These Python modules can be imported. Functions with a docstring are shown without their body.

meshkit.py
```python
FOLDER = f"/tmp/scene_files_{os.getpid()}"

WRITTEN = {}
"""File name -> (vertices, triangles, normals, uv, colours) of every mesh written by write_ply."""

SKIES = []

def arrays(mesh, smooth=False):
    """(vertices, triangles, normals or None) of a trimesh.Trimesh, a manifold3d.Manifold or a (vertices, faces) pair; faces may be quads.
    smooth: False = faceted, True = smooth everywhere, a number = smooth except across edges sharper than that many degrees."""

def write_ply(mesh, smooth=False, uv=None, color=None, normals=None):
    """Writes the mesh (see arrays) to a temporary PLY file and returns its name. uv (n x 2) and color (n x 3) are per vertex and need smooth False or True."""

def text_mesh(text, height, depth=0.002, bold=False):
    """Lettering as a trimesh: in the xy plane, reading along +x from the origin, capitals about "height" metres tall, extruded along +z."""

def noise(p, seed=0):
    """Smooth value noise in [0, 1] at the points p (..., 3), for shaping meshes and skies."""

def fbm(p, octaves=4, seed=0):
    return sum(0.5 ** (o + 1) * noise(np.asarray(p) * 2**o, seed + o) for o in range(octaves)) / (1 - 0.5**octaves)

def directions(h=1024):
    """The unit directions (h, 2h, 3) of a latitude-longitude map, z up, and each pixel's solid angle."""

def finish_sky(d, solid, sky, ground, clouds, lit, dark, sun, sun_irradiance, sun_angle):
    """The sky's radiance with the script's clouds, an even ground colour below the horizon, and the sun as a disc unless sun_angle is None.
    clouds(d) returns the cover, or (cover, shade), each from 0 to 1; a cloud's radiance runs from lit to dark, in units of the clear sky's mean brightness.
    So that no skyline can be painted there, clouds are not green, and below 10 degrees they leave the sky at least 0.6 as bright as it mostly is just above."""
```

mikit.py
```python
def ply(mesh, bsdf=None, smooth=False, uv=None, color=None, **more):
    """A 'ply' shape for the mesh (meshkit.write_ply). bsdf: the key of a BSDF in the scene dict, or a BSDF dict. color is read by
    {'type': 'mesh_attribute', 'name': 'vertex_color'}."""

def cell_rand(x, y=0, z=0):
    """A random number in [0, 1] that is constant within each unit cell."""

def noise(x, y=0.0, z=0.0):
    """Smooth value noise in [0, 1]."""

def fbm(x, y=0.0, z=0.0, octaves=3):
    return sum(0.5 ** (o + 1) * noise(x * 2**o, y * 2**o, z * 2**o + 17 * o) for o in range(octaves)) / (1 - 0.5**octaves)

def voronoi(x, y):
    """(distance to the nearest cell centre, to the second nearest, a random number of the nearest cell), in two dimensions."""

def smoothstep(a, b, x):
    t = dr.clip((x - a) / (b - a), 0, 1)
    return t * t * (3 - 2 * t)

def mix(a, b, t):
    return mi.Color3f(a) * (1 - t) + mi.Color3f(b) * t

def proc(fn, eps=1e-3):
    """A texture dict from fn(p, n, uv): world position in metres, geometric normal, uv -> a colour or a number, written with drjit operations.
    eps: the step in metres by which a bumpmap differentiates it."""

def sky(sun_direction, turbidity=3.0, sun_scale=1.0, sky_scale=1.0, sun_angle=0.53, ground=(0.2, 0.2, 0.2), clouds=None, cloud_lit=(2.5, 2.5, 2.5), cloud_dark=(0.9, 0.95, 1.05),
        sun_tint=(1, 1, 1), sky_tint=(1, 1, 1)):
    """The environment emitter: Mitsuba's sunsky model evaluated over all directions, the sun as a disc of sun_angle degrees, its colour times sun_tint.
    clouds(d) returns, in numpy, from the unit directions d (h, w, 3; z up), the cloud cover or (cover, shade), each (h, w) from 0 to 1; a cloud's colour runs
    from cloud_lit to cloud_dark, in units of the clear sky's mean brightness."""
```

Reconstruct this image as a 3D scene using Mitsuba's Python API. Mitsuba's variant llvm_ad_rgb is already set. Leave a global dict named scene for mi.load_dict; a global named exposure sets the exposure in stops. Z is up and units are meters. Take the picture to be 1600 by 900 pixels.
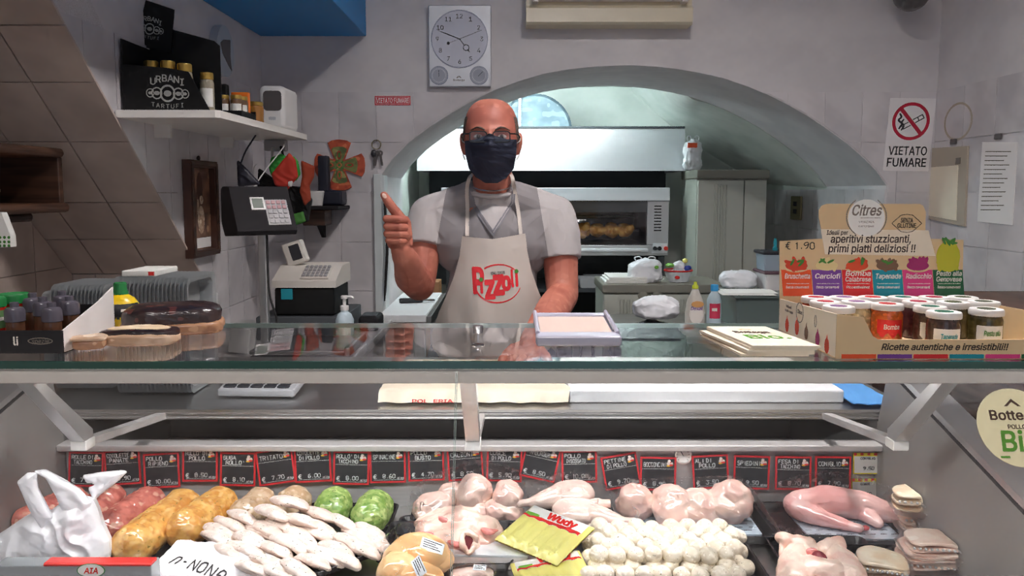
import math, random
import numpy as np, trimesh, manifold3d as m3
import shapely, shapely.geometry as sg
from shapely import affinity, ops
import mitsuba as mi, drjit as dr
import mikit, meshkit
from mikit import proc, noise, fbm, voronoi, smoothstep, mix

T = mi.ScalarTransform4f
rng = np.random.default_rng(7)
scene, labels = {}, {}

# ---------------------------------------------------------------- camera, daylight, exposure
FOCAL = 1250.0                      # in pixels of the 1600 x 900 frame
PITCH = math.atan(0.096)            # the phone looks slightly down
CAM_Z = 1.45
PRINCIPAL_Y = 420.0
cp, sp = math.cos(PITCH), math.sin(PITCH)
scene['camera'] = {'type': 'perspective', 'fov': math.degrees(2 * math.atan(800 / FOCAL)), 'fov_axis': 'x',
                   'principal_point_offset_y': (450 - PRINCIPAL_Y) / 900.0,
                   'near_clip': 0.05, 'far_clip': 60.0,
                   'to_world': T().look_at(origin=[0, 0, CAM_Z], target=[0, cp, CAM_Z - sp], up=[0, 0, 1])}
# overcast daylight that comes in through the open shop front behind the customer
scene['daylight'] = {'type': 'constant', 'radiance': {'type': 'rgb', 'value': [0.48, 0.55, 0.68]}}
exposure = 0.0


def ray(px, py):
    u, v = (px - 800) / FOCAL, (py - PRINCIPAL_Y) / FOCAL
    return np.array([u, cp - v * sp, -sp - v * cp])


def at_y(px, py, Y):
    d = ray(px, py)
    return np.array([0, 0, CAM_Z]) + d * (Y / d[1])


def at_z(px, py, Z):
    d = ray(px, py)
    return np.array([0, 0, CAM_Z]) + d * ((Z - CAM_Z) / d[2])


def at_x(px, py, X):
    d = ray(px, py)
    return np.array([0, 0, CAM_Z]) + d * (X / d[0])


# ---------------------------------------------------------------- registering things, parts and materials
def numbered(base):
    if base not in scene and base not in labels and not any(k.startswith(base + '__') for k in (scene if base not in labels else ())):
        return base
    n = 1
    while f'{base}_{n:03d}' in scene or f'{base}_{n:03d}' in labels:
        n += 1
    return f'{base}_{n:03d}'


_counts = {}


def fresh(base):
    """base, base_001, base_002 ... : quick numbering of keys"""
    n = _counts.get(base, -1) + 1
    _counts[base] = n
    return base if n == 0 else f'{base}_{n:03d}'


def tag(key, label=None, cat=None, group=None, kind=None):
    d = {}
    if label: d['label'] = label
    if cat: d['category'] = cat
    if group: d['group'] = group
    if kind: d['kind'] = kind
    labels[key] = d


def thing(name, label, cat, group=None, kind=None):
    k = fresh(name)
    tag(k, label, cat, group, kind)
    return k


INSIDE = None      # (low, high) corner of the space that meshes are pressed into while it is set


def ordinal(n):
    w = 'first second third fourth fifth sixth seventh eighth ninth tenth eleventh twelfth thirteenth fourteenth fifteenth sixteenth seventeenth eighteenth nineteenth'.split()
    return w[n] if n < len(w) else ('twentieth' if n == 19 else f'{n + 1}th')


def obj(parent, name, mesh, mat, smooth=35, label=None, kind=None, **more):
    """one mesh as one entry of the scene; parent None = top level"""
    if isinstance(mesh, (list, tuple)) and len(mesh) and isinstance(mesh[0], trimesh.Trimesh):
        mesh = join(*mesh)
    if INSIDE is not None:
        mesh = mesh.copy()
        mesh.vertices = np.clip(mesh.vertices, *INSIDE)
    k = fresh(name if parent is None else parent + '__' + name)
    scene[k] = mikit.ply(mesh, mat, smooth=smooth, **more)
    if label or kind:
        labels[k] = {}
        if label: labels[k]['label'] = label
        if kind: labels[k]['kind'] = kind
    return k


def one(name, mesh, mat, label, cat, group=None, smooth=35, kind=None):
    k = obj(None, name, mesh, mat, smooth)
    tag(k, label, cat, group, kind)
    return k


def structure(name, mesh, mat, label=None, smooth=30):
    k = obj(None, name, mesh, mat, smooth)
    tag(k, label, None, None, 'structure')
    return k


def color(c):
    if isinstance(c, dict): return c
    if isinstance(c, (int, float)): c = (c, c, c)
    return {'type': 'rgb', 'value': [float(x) for x in c]}


def srgb(r, g, b):
    return tuple((x / 255 / 12.92 if x <= 10 else ((x / 255 + 0.055) / 1.055) ** 2.4) for x in (r, g, b))


def M(name, base, rough=0.5, metal=0.0, coat=0.0, coat_gloss=0.95, spec=0.5, sheen=0.0, bump=None, scale=1.0, trans=None):
    d = {'type': 'principled', 'base_color': color(base), 'roughness': color_or_float(rough), 'metallic': float(metal), 'specular': float(spec)}
    if coat:
        d['clearcoat'], d['clearcoat_gloss'] = float(coat), float(coat_gloss)
    if sheen:
        d['sheen'] = float(sheen)
    if bump is not None:
        d = {'type': 'bumpmap', 'arbitrary': bump, 'scale': float(scale), 'bsdf': d}
    scene['mat_' + name] = {'type': 'twosided', 'bsdf': d}
    return 'mat_' + name


def color_or_float(r):
    return r if isinstance(r, dict) else float(r)


# ---------------------------------------------------------------- mesh helpers
def join(*ms):
    flat = []
    for m in ms:
        flat.extend(m if isinstance(m, (list, tuple)) else [m])
    return trimesh.util.concatenate([m for m in flat if m is not None and len(m.faces)])


def tri(v, f):
    return trimesh.Trimesh(np.asarray(v, float), np.asarray(f, int), process=False)


def box(x0, x1, y0, y1, z0, z1):
    m = trimesh.creation.box((x1 - x0, y1 - y0, z1 - z0))
    m.apply_translation(((x0 + x1) / 2, (y0 + y1) / 2, (z0 + z1) / 2))
    return m


def rbox(x0, x1, y0, y1, z0, z1, r=0.003):
    """box with rounded (chamfered twice) edges"""
    hx, hy, hz = abs(x1 - x0) / 2, abs(y1 - y0) / 2, abs(z1 - z0) / 2
    r = min(r, hx * .99, hy * .99, hz * .99)
    k = r * (1 - math.cos(math.pi / 4))
    p = []
    for sx in (-1, 1):
        for sy in (-1, 1):
            for sz in (-1, 1):
                for a, b, c in ((r, r, 0), (r, 0, r), (0, r, r), (k, k, r), (k, r, k), (r, k, k)):
                    p.append((sx * (hx - a), sy * (hy - b), sz * (hz - c)))
    m = trimesh.Trimesh(np.array(p)).convex_hull
    m.apply_translation(((x0 + x1) / 2, (y0 + y1) / 2, (z0 + z1) / 2))
    return m


def frame_matrix(o, x, y, z):
    m = np.eye(4)
    m[:3, 0], m[:3, 1], m[:3, 2], m[:3, 3] = x, y, z, o
    return m


def norm(v):
    v = np.asarray(v, float)
    return v / np.linalg.norm(v)


def moved(m, loc=(0, 0, 0), rz=0.0, rx=0.0, ry=0.0, scale=None):
    m = m.copy()
    if scale is not None:
        s = np.eye(4)
        s[0, 0], s[1, 1], s[2, 2] = (scale,) * 3 if np.isscalar(scale) else scale
        m.apply_transform(s)
    for a, ax in ((rx, (1, 0, 0)), (ry, (0, 1, 0)), (rz, (0, 0, 1))):
        if a:
            m.apply_transform(trimesh.transformations.rotation_matrix(math.radians(a), ax))
    m.apply_translation(loc)
    return m


def placed(m, o, x, y, z=None):
    """mesh axes x, y (and z) put on the given directions, its origin on o"""
    x, y = np.asarray(x, float), np.asarray(y, float)
    z = np.cross(norm(x), norm(y)) if z is None else np.asarray(z, float)
    m = m.copy()
    m.apply_transform(frame_matrix(o, x, y, z))
    return m


def prism(poly, h):
    """polygon (list of points or shapely) extruded along +z"""
    g = poly if hasattr(poly, 'geom_type') else sg.Polygon(poly)
    if not g.is_valid: g = g.buffer(0)
    gs = [x for x in getattr(g, 'geoms', [g]) if x.geom_type == 'Polygon' and x.area > 1e-12]
    return join([trimesh.creation.extrude_polygon(x, h, engine='earcut') for x in gs])


def prism_y(poly, y0, y1):
    """polygon in (x, z) extruded along y"""
    m = prism(poly, y1 - y0)
    v = m.vertices
    m = tri(np.c_[v[:, 0], y0 + v[:, 2], v[:, 1]], m.faces[:, ::-1])
    return m


def prism_x(poly, x0, x1):
    """polygon in (y, z) extruded along x"""
    m = prism(poly, x1 - x0)
    v = m.vertices
    return tri(np.c_[x0 + v[:, 2], v[:, 0], v[:, 1]], m.faces)


def lathe(profile, n=24, loc=(0, 0, 0)):
    m = trimesh.creation.revolve(np.asarray(profile, float), sections=n)
    m.apply_translation(loc)
    return m


def frames(p):
    p = np.asarray(p, float)
    t = np.gradient(p, axis=0)
    t /= np.linalg.norm(t, axis=1, keepdims=True) + 1e-12
    a = np.cross(t[0], (0, 0, 1.0) if abs(t[0][2]) < 0.9 else (1.0, 0, 0))
    a /= np.linalg.norm(a)
    A, B = [], []
    for q in t:
        a = a - q * (a @ q)
        a /= np.linalg.norm(a)
        A.append(a.copy())
        B.append(np.cross(q, a))
    return p, t, np.array(A), np.array(B)


def loft(rings, cap=True):
    """rings: (k, n, 3), closed around n"""
    r = np.asarray(rings, float)
    k, n = r.shape[:2]
    v = r.reshape(-1, 3)
    i, j = np.meshgrid(np.arange(k - 1), np.arange(n), indexing='ij')
    a, b, c, d = i * n + j, i * n + (j + 1) % n, (i + 1) * n + (j + 1) % n, (i + 1) * n + j
    f = np.vstack([np.stack([a, b, c], -1).reshape(-1, 3), np.stack([a, c, d], -1).reshape(-1, 3)])
    if cap:
        v = np.vstack([v, r[0].mean(0), r[-1].mean(0)])
        q = np.arange(n)
        f = np.vstack([f, np.stack([(q + 1) % n, q, q * 0 + k * n], 1), np.stack([(k - 1) * n + q, (k - 1) * n + (q + 1) % n, q * 0 + k * n + 1], 1)])
    return tri(v, f)


def tube(pts, r, n=8, flat=1.0):
    p, t, A, B = frames(pts)
    r = np.broadcast_to(r, (len(p),))
    ang = np.arange(n) * 2 * np.pi / n
    rings = p[:, None] + r[:, None, None] * (np.cos(ang)[None, :, None] * A[:, None] + flat * np.sin(ang)[None, :, None] * B[:, None])
    return loft(rings)


def curve(pts, n=24):
    """Catmull-Rom through the points"""
    p = np.asarray(pts, float)
    p = np.vstack([2 * p[0] - p[1], p, 2 * p[-1] - p[-2]])
    out = []
    for u in np.linspace(0, len(p) - 3 - 1e-9, n):
        i, t = int(u), u - int(u)
        a, b, c, d = p[i:i + 4]
        out.append(0.5 * ((2 * b) + (c - a) * t + (2 * a - 5 * b + 4 * c - d) * t * t + (3 * b - a - 3 * c + d) * t ** 3))
    return np.array(out)


_ico = {}


def ico(sub):
    if sub not in _ico:
        _ico[sub] = trimesh.creation.icosphere(subdivisions=sub)
    return _ico[sub].copy()


def blob(c, r, sub=3, amp=0.0, freq=30.0, seed=0, rz=0.0, ry=0.0, rx=0.0, power=1.0):
    """ellipsoid roughened with noise"""
    m = ico(sub)
    v = np.array(m.vertices)
    if power != 1.0:
        v = np.sign(v) * np.abs(v) ** power
    r = np.broadcast_to(r, 3).astype(float)
    n = m.vertices.copy()
    w = v * r
    if amp:
        w = w + n * amp * (2 * meshkit.fbm(w * freq + seed * 7.31, 3, seed)[:, None] - 1)
    m = tri(w, m.faces)
    return moved(m, c, rz=rz, ry=ry, rx=rx)


def rough(m, amp, freq, seed=0, along=None):
    """mesh pushed along its normals by noise"""
    m = m.copy()
    n = np.array(m.vertex_normals)
    m.vertices = m.vertices + n * amp * (2 * meshkit.fbm(m.vertices * freq + seed * 3.77, 3, seed)[:, None] - 1)
    return m


def grid_sheet(P, thick=0.0):
    """P (a, b, 3) points of a sheet; with a thickness it becomes a closed slab along its normals"""
    P = np.asarray(P, float)
    a, b = P.shape[:2]
    i, j = np.meshgrid(np.arange(a - 1), np.arange(b - 1), indexing='ij')
    q = lambda i, j: i * b + j
    f = np.vstack([np.stack([q(i, j), q(i + 1, j), q(i + 1, j + 1)], -1).reshape(-1, 3), np.stack([q(i, j), q(i + 1, j + 1), q(i, j + 1)], -1).reshape(-1, 3)])
    m = tri(P.reshape(-1, 3), f)
    if not thick: return m
    n = np.array(m.vertex_normals)
    v2 = m.vertices - n * thick
    k = a * b
    rim = np.r_[q(0, np.arange(b)), q(np.arange(1, a), b - 1), q(a - 1, np.arange(b - 2, -1, -1)), q(np.arange(a - 2, 0, -1), 0)]
    nx = np.roll(rim, -1)
    side = np.vstack([np.stack([rim, rim + k, nx], 1), np.stack([nx, rim + k, nx + k], 1)])
    return tri(np.vstack([m.vertices, v2]), np.vstack([f, f[:, ::-1] + k, side]))


def pane(p, u, v):
    """single sheet: corner p, edges u and v"""
    p, u, v = (np.asarray(a, float) for a in (p, u, v))
    return tri([p, p + u, p + u + v, p + v], [[0, 1, 2], [0, 2, 3]])


def hull(*ms):
    pts = np.vstack([m.vertices if hasattr(m, 'vertices') else np.asarray(m) for m in ms])
    return trimesh.Trimesh(pts).convex_hull


def to_man(m):
    m = trimesh.Trimesh(m.vertices, m.faces, process=True)
    return m3.Manifold(m3.Mesh(np.asarray(m.vertices, np.float32), np.asarray(m.faces, np.uint32)))


def from_man(m):
    q = m.to_mesh()
    return trimesh.Trimesh(q.vert_properties[:, :3], q.tri_verts, process=False)


def union(*ms):
    out = None
    for m in ms:
        a = m if isinstance(m, m3.Manifold) else to_man(m)
        out = a if out is None else out + a
    return out


def bones(chains, seg=16):
    """chains: lists of (point, radius): hull of neighbouring spheres, united"""
    out = None
    for ch in chains:
        for (p, r), (q, s) in zip(ch, ch[1:]):
            a = m3.Manifold.sphere(float(r), seg).translate([float(x) for x in p])
            b = m3.Manifold.sphere(float(s), seg).translate([float(x) for x in q])
            h = m3.Manifold.batch_hull([a, b])
            out = h if out is None else out + h
    return out


def smoothed(man, length, it=12):
    m = from_man(man.refine_to_length(length))
    m = trimesh.Trimesh(m.vertices, m.faces, process=True)
    trimesh.smoothing.filter_taubin(m, lamb=0.5, nu=0.53, iterations=it)
    return m


# ---------------------------------------------------------------- lettering
_texts = {}


def text(s, h, depth=0.0006, bold=False, slant=0.0, width=None, align=None, squeeze=1.0):
    """lettering in the xy plane, capitals h tall, baseline at y = 0; align l / c / r"""
    align = align or ('c' if width is None else 'l')
    key = (s, bold)
    if key not in _texts:
        _texts[key] = meshkit.text_mesh(s, 1.0, 1.0, bold)
    m = _texts[key].copy()
    v = np.array(m.vertices) * [h * squeeze, h, depth]
    v[:, 0] += slant * v[:, 1]
    x0, x1 = v[:, 0].min(), v[:, 0].max()
    if width is not None:
        v[:, 0] = (v[:, 0] - x0) * width / (x1 - x0)
        x0, x1 = 0, width
    v[:, 0] -= {'l': x0, 'c': (x0 + x1) / 2, 'r': x1}[align]
    return tri(v, m.faces)


_S = {  # single-stroke capitals and figures on a 4 x 6 grid, for handwriting
    'A': ['00 26 40', '12 32'], 'B': ['00 06 36 45 44 33 03', '33 42 41 30 00'], 'C': ['45 36 16 05 01 10 30 41'], 'D': ['00 06 26 44 42 20 00'],
    'E': ['46 06 00 40', '03 33'], 'F': ['46 06 00', '03 33'], 'G': ['45 36 16 05 01 10 30 41 43 23'], 'H': ['06 00', '46 40', '03 43'], 'I': ['26 20'],
    'L': ['06 00 40'], 'M': ['00 06 23 46 40'], 'N': ['00 06 40 46'], 'O': ['16 05 01 10 30 41 45 36 16'], 'P': ['00 06 36 45 44 33 03'],
    'Q': ['16 05 01 10 30 41 45 36 16', '22 40'], 'R': ['00 06 36 45 44 33 03', '23 40'], 'S': ['45 36 16 05 04 13 33 42 41 30 10 01'], 'T': ['06 46', '26 20'],
    'U': ['06 01 10 30 41 46'], 'V': ['06 20 46'], 'Z': ['06 46 00 40'], 'K': ['06 00', '46 03 40'], 'W': ['06 10 24 30 46'],
    '0': ['16 05 01 10 30 41 45 36 16'], '1': ['15 26 20'], '2': ['05 16 36 45 44 00 40'], '3': ['06 46 24 33 42 41 30 10 01'], '4': ['36 02 42', '35 30'],
    '5': ['46 06 03 33 42 41 30 00'], '6': ['36 15 02 01 10 30 41 42 33 02'], '7': ['06 46 10'], '8': ['16 05 04 13 33 44 45 36 16', '13 02 01 10 30 41 42 33'],
    '9': ['10 31 44 45 36 16 05 04 13 44'], '.': ['20 21'], "'": ['26 24'], '-': ['13 33'], '/': ['00 46'], '€': ['46 26 14 12 20 40', '04 34', '02 32'],
    'e': ['02 32 33 24 14 03 01 10 30'], 'a': ['34 14 03 01 10 31 34 30'], 'l': ['16 11 20'], 'k': ['06 00', '34 02 30'], 'g': ['34 14 03 02 11 31 34 3- 1-'],
}


def scrawl(s, h, w=0.0011, depth=0.0004, gap=1.5, align='c', seed=1, wobble=0.25):
    """handwritten capitals h tall"""
    r = random.Random(seed)
    lines, x, u = [], 0.0, h / 6
    for ch in s:
        if ch == ' ':
            x += 3.2; continue
        for st in _S[ch]:
            p = [(x + int(a[0]) + r.uniform(-wobble, wobble), (-1.5 if a[1] == '-' else int(a[1])) + r.uniform(-wobble, wobble)) for a in st.split()]
            lines.append(p)
        x += (3.0 if ch in "I.'1" else 4.0) + gap
    g = shapely.MultiLineString([[(a * u, b * u) for a, b in p] for p in lines]).buffer(w / 2, quad_segs=1)
    m = prism(g, depth)
    x0, x1 = m.vertices[:, 0].min(), m.vertices[:, 0].max()
    m.apply_translation((-{'l': x0, 'c': (x0 + x1) / 2, 'r': x1}[align], 0, 0))
    return m


def disc(r, n=32):
    return sg.Point(0, 0).buffer(r, quad_segs=n // 4)


def rrect(x0, x1, y0, y1, r):
    return sg.box(x0 + r, y0 + r, x1 - r, y1 - r).buffer(r, quad_segs=4)


X_, Y_, Z_ = np.eye(3)

# ================================================================ the room
WL, WR, WB = -1.0, 1.70, 3.25          # left wall, right wall, back wall
KB = 4.8                               # end wall of the kitchen behind the arch
CEIL = 2.95


def plaster(a, b, f=9.0):
    return proc(lambda p, n, uv: mix(a, b, smoothstep(.3, .75, fbm(p.x * f, p.y * f, p.z * f, 4))))


def marble(a, b):
    """glazed tile with faint cloudy veins"""
    def fn(p, n, uv):
        w = fbm(p.x * 7 + p.z * 3, p.y * 7 - p.z * 2, p.z * 6, 4)
        return mix(a, b, smoothstep(.32, .72, w))
    return proc(fn)


M('plaster', plaster(srgb(213, 209, 210), srgb(203, 199, 201)), .75, bump=proc(lambda p, n, uv: fbm(p.x * 60, p.y * 60, p.z * 60, 2)), scale=.0006)
M('plaster_kitchen', plaster(srgb(205, 208, 202), srgb(192, 197, 190)), .7)
M('tile', marble(srgb(214, 209, 211), srgb(194, 189, 191)), .25, spec=.45)
M('tile_b', marble(srgb(208, 204, 206), srgb(186, 182, 185)), .25, spec=.45)
M('tile_stair', marble(srgb(200, 184, 174), srgb(182, 166, 157)), .35, spec=.4)
M('tile_stair_b', marble(srgb(192, 177, 168), srgb(172, 158, 150)), .35, spec=.4)
M('grout', srgb(158, 148, 142), .9)
M('blue_paint', srgb(38, 118, 176), .55)
M('floor', marble(srgb(120, 112, 104), srgb(96, 90, 84)), .4)
M('ceiling', srgb(225, 222, 218), .8)

# ---- back wall with the arch cut through it
arch = [(-.53, 1.514)] + [tuple(at_y(px, py, WB)[[0, 2]]) for px, py in ((612, 250), (640, 222), (672, 198), (705, 177), (738, 158), (772, 141), (810, 127), (850, 115), (890, 108), (930, 104), (960, 102.5), (990, 102),
        (1025, 104), (1060, 108), (1095, 114), (1130, 122), (1165, 134), (1200, 148), (1230, 163), (1260, 180), (1290, 200), (1320, 222), (1345, 243), (1368, 266))] + [(1.513, 1.476)]
hole = sg.Polygon([(1.513, -.1), (-.53, -.1)] + arch)
wall_poly = sg.box(WL - .6, 0, WR + .2, CEIL).difference(hole)
structure('wall_back', prism_y(wall_poly, WB, WB + .62), 'mat_plaster', 'plastered back wall with a wide arch cut through to the kitchen')

TW, TH, GR = .1495, .2, .003
TILE_TOP = 1.848
tile_x0 = -.842
wall_face = sg.box(WL + .004, 0, WR - .004, TILE_TOP).difference(hole.buffer(.004))
for c in range(-2, 18):
    for r in range(0, 6):
        q = sg.box(tile_x0 + c * TW + GR / 2, TILE_TOP - (r + 1) * TH + GR / 2, tile_x0 + (c + 1) * TW - GR / 2, TILE_TOP - r * TH - GR / 2).intersection(wall_face)
        if q.area < 4e-4: continue
        for g in getattr(q, 'geoms', [q]):
            if g.geom_type == 'Polygon' and g.area > 2e-4:
                obj('wall_back', 'tile', prism_y(g, WB - .004, WB + .001), 'mat_tile' if rng.random() < .6 else 'mat_tile_b', False)

# ---- right wall
structure('wall_right', box(WR, WR + .2, -2.6, WB, 0, CEIL), 'mat_plaster', 'plain right side wall, tiled below')
for c in range(0, 10):
    for r in range(0, 7):
        y1 = WB - .006 - c * .2
        z1 = TILE_TOP - r * .2
        obj('wall_right', 'tile', box(WR - .004, WR + .001, y1 - .2 + GR, y1, z1 - .2 + GR, z1), 'mat_tile' if rng.random() < .5 else 'mat_tile_b', False)

# ---- left wall: stops along the sloping underside of the stair
SL0, SL1 = (2.53, 1.195), (1.0, 2.531)     # (y, z) on the wall where the slope starts and where it leaves
slope = (SL1[1] - SL0[1]) / (SL1[0] - SL0[0])
zs = lambda y: SL0[1] + slope * (y - SL0[0])
yc = SL0[0] + (CEIL - SL0[1]) / slope
structure('wall_left', prism_x([(SL0[0], 0), (WB, 0), (WB, CEIL), (yc, CEIL), (SL0[0], SL0[1])], WL - .08, WL), 'mat_plaster', 'left side wall above the sloping stair, tiled below')
lw = sg.Polygon([(SL0[0] + .012, 0), (WB - .005, 0), (WB - .005, TILE_TOP), (SL0[0] + (TILE_TOP - SL0[1]) / slope + .012, TILE_TOP), (SL0[0] + .012, SL0[1])])
for c in range(0, 12):
    for r in range(0, 6):
        q = sg.box(WB - .005 - (c + 1) * TW + GR / 2, TILE_TOP - (r + 1) * TH + GR / 2, WB - .005 - c * TW - GR / 2, TILE_TOP - r * TH - GR / 2).intersection(lw)
        if q.geom_type == 'Polygon' and q.area > 3e-4:
            obj('wall_left', 'tile', prism_x(q, WL - .001, WL + .004), 'mat_tile_b' if rng.random() < .6 else 'mat_tile', False)

# ---- the niche under the stair, left of the left wall
NX = -1.40
structure('wall_niche', join(box(NX - .1, NX, -2.6, SL0[0] + .1, 0, CEIL), box(NX, WL - .08, SL0[0], SL0[0] + .1, 0, SL0[1])), 'mat_grout', 'tiled niche walls under the stair')
# slab of the stair: its underside carries tiles in slanting rows
sd = norm((0, SL1[0] - SL0[0], SL1[1] - SL0[1]))
sn = np.cross((1, 0, 0), sd)               # out of the underside
if sn[2] > 0: sn = -sn
slab0 = np.array((0, *SL0))
slab = prism_x([SL0, (SL0[0] + .12, SL0[1] + .0), (yc + .3, CEIL + .1), (yc - .06, CEIL + .1)], NX, WL)
structure('ceiling_stair', slab, 'mat_grout', 'sloping underside of the stair covered with beige tiles')
rows = [0.0] + [float((at_x(px, py, WL)[1] - SL0[0]) / sd[1]) for px, py in ((278, 350), (245, 267), (193, 181), (142, 97), (93, 15))]
rows += [rows[-1] + .2, rows[-1] + .4, rows[-1] + .6, rows[-1] + .8]
for r in range(len(rows) - 1):
    for c in range(3):
        x1 = WL + .012 - c * .155
        x0 = max(x1 - .155 + .004, NX + .002)
        if x1 - x0 < .02: continue
        h = rows[r + 1] - rows[r] - .004
        m = box(0, x1 - x0, 0, h, 0, .006)
        obj('ceiling_stair', 'tile', placed(m, slab0 + sd * (rows[r] + .004) + np.array((x0, 0, 0)) + sn * .0, X_, sd, sn), 'mat_tile_stair' if rng.random() < .6 else 'mat_tile_stair_b', False)
# niche wall tiles
for c in range(6):
    for r in range(6):
        y1, z1 = SL0[0] - .002 - c * .2, SL0[1] + .02 - (r - 2) * .2
        q = sg.box(y1 - .197, z1 - .197, y1, z1).intersection(sg.Polygon([(SL0[0], 0), (SL0[0], SL0[1] - .012), (yc, CEIL - .02), (yc, 0)]))
        if q.geom_type == 'Polygon' and q.area > 1e-3:
            obj('wall_niche', 'tile', prism_x(q, NX - .001, NX + .005), 'mat_tile_stair' if rng.random() < .5 else 'mat_tile_stair_b', False)
for c in range(3):
    for r in range(4):
        x1, z1 = WL - .084 - c * .155 + .07, SL0[1] - .006 - r * .2
        x0 = max(x1 - .152, NX + .006)
        if x1 - x0 > .02:
            obj('wall_niche', 'tile', box(x0, min(x1, WL), SL0[0] - .005, SL0[0] + .001, z1 - .197, z1), 'mat_tile_stair_b', False)

# ---- blue painted beam in the corner over the shelf
structure('ceiling_beam', rbox(WL + .001, -.578, 1.2, WB - .001, 2.065, CEIL - .01, .004), 'mat_blue_paint', 'bright blue boxed beam under the ceiling in the left corner')

# ---- floor, ceiling, walls behind the customer (open shop front)
structure('floor', box(NX - .1, WR + .2, -2.8, KB + .2, -.1, 0), 'mat_floor', 'grey tiled floor of the shop')
structure('ceiling', box(NX - .1, WR + .2, -2.8, WB + .62, CEIL, CEIL + .1), 'mat_ceiling', 'plain white ceiling of the shop')
structure('wall_front', prism_y(sg.box(NX - .1, 0, WR + .2, CEIL).difference(sg.box(-.75, .0, 1.05, 2.15)), -2.8, -2.6), 'mat_plaster', 'shop front wall with its open doorway')

# ---- kitchen room behind the arch
KC = 2.065
structure('wall_kitchen', join(box(-.66, 1.66, KB, KB + .1, 0, KC), box(-.66, -.555, WB + .62, KB, 0, KC), box(1.515, 1.66, WB + .62, KB, 0, KC)), 'mat_plaster_kitchen', 'pale kitchen walls behind the arch')
structure('ceiling_kitchen', box(-.66, 1.66, WB + .62, KB + .1, KC, KC + .1), 'mat_plaster_kitchen', 'low pale ceiling of the kitchen')
ax_, az_ = np.array(arch).T
fr = [(.70, 2.06), (.76, 2.03)] + [(x, float(np.interp(x, ax_, az_)) + .010) for x in (.84, .94, 1.04, 1.14, 1.24, 1.34, 1.43, 1.495)] + [(1.520, 1.478)]
bk = [(.70, 2.06), (.835, 1.945), (.975, 1.83), (1.11, 1.73), (1.25, 1.645), (1.39, 1.565), (1.520, 1.507)]
front_c, back_c = curve([(a, b, 0) for a, b in fr], 33), curve([(a, b, 0) for a, b in bk], 33)
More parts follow.
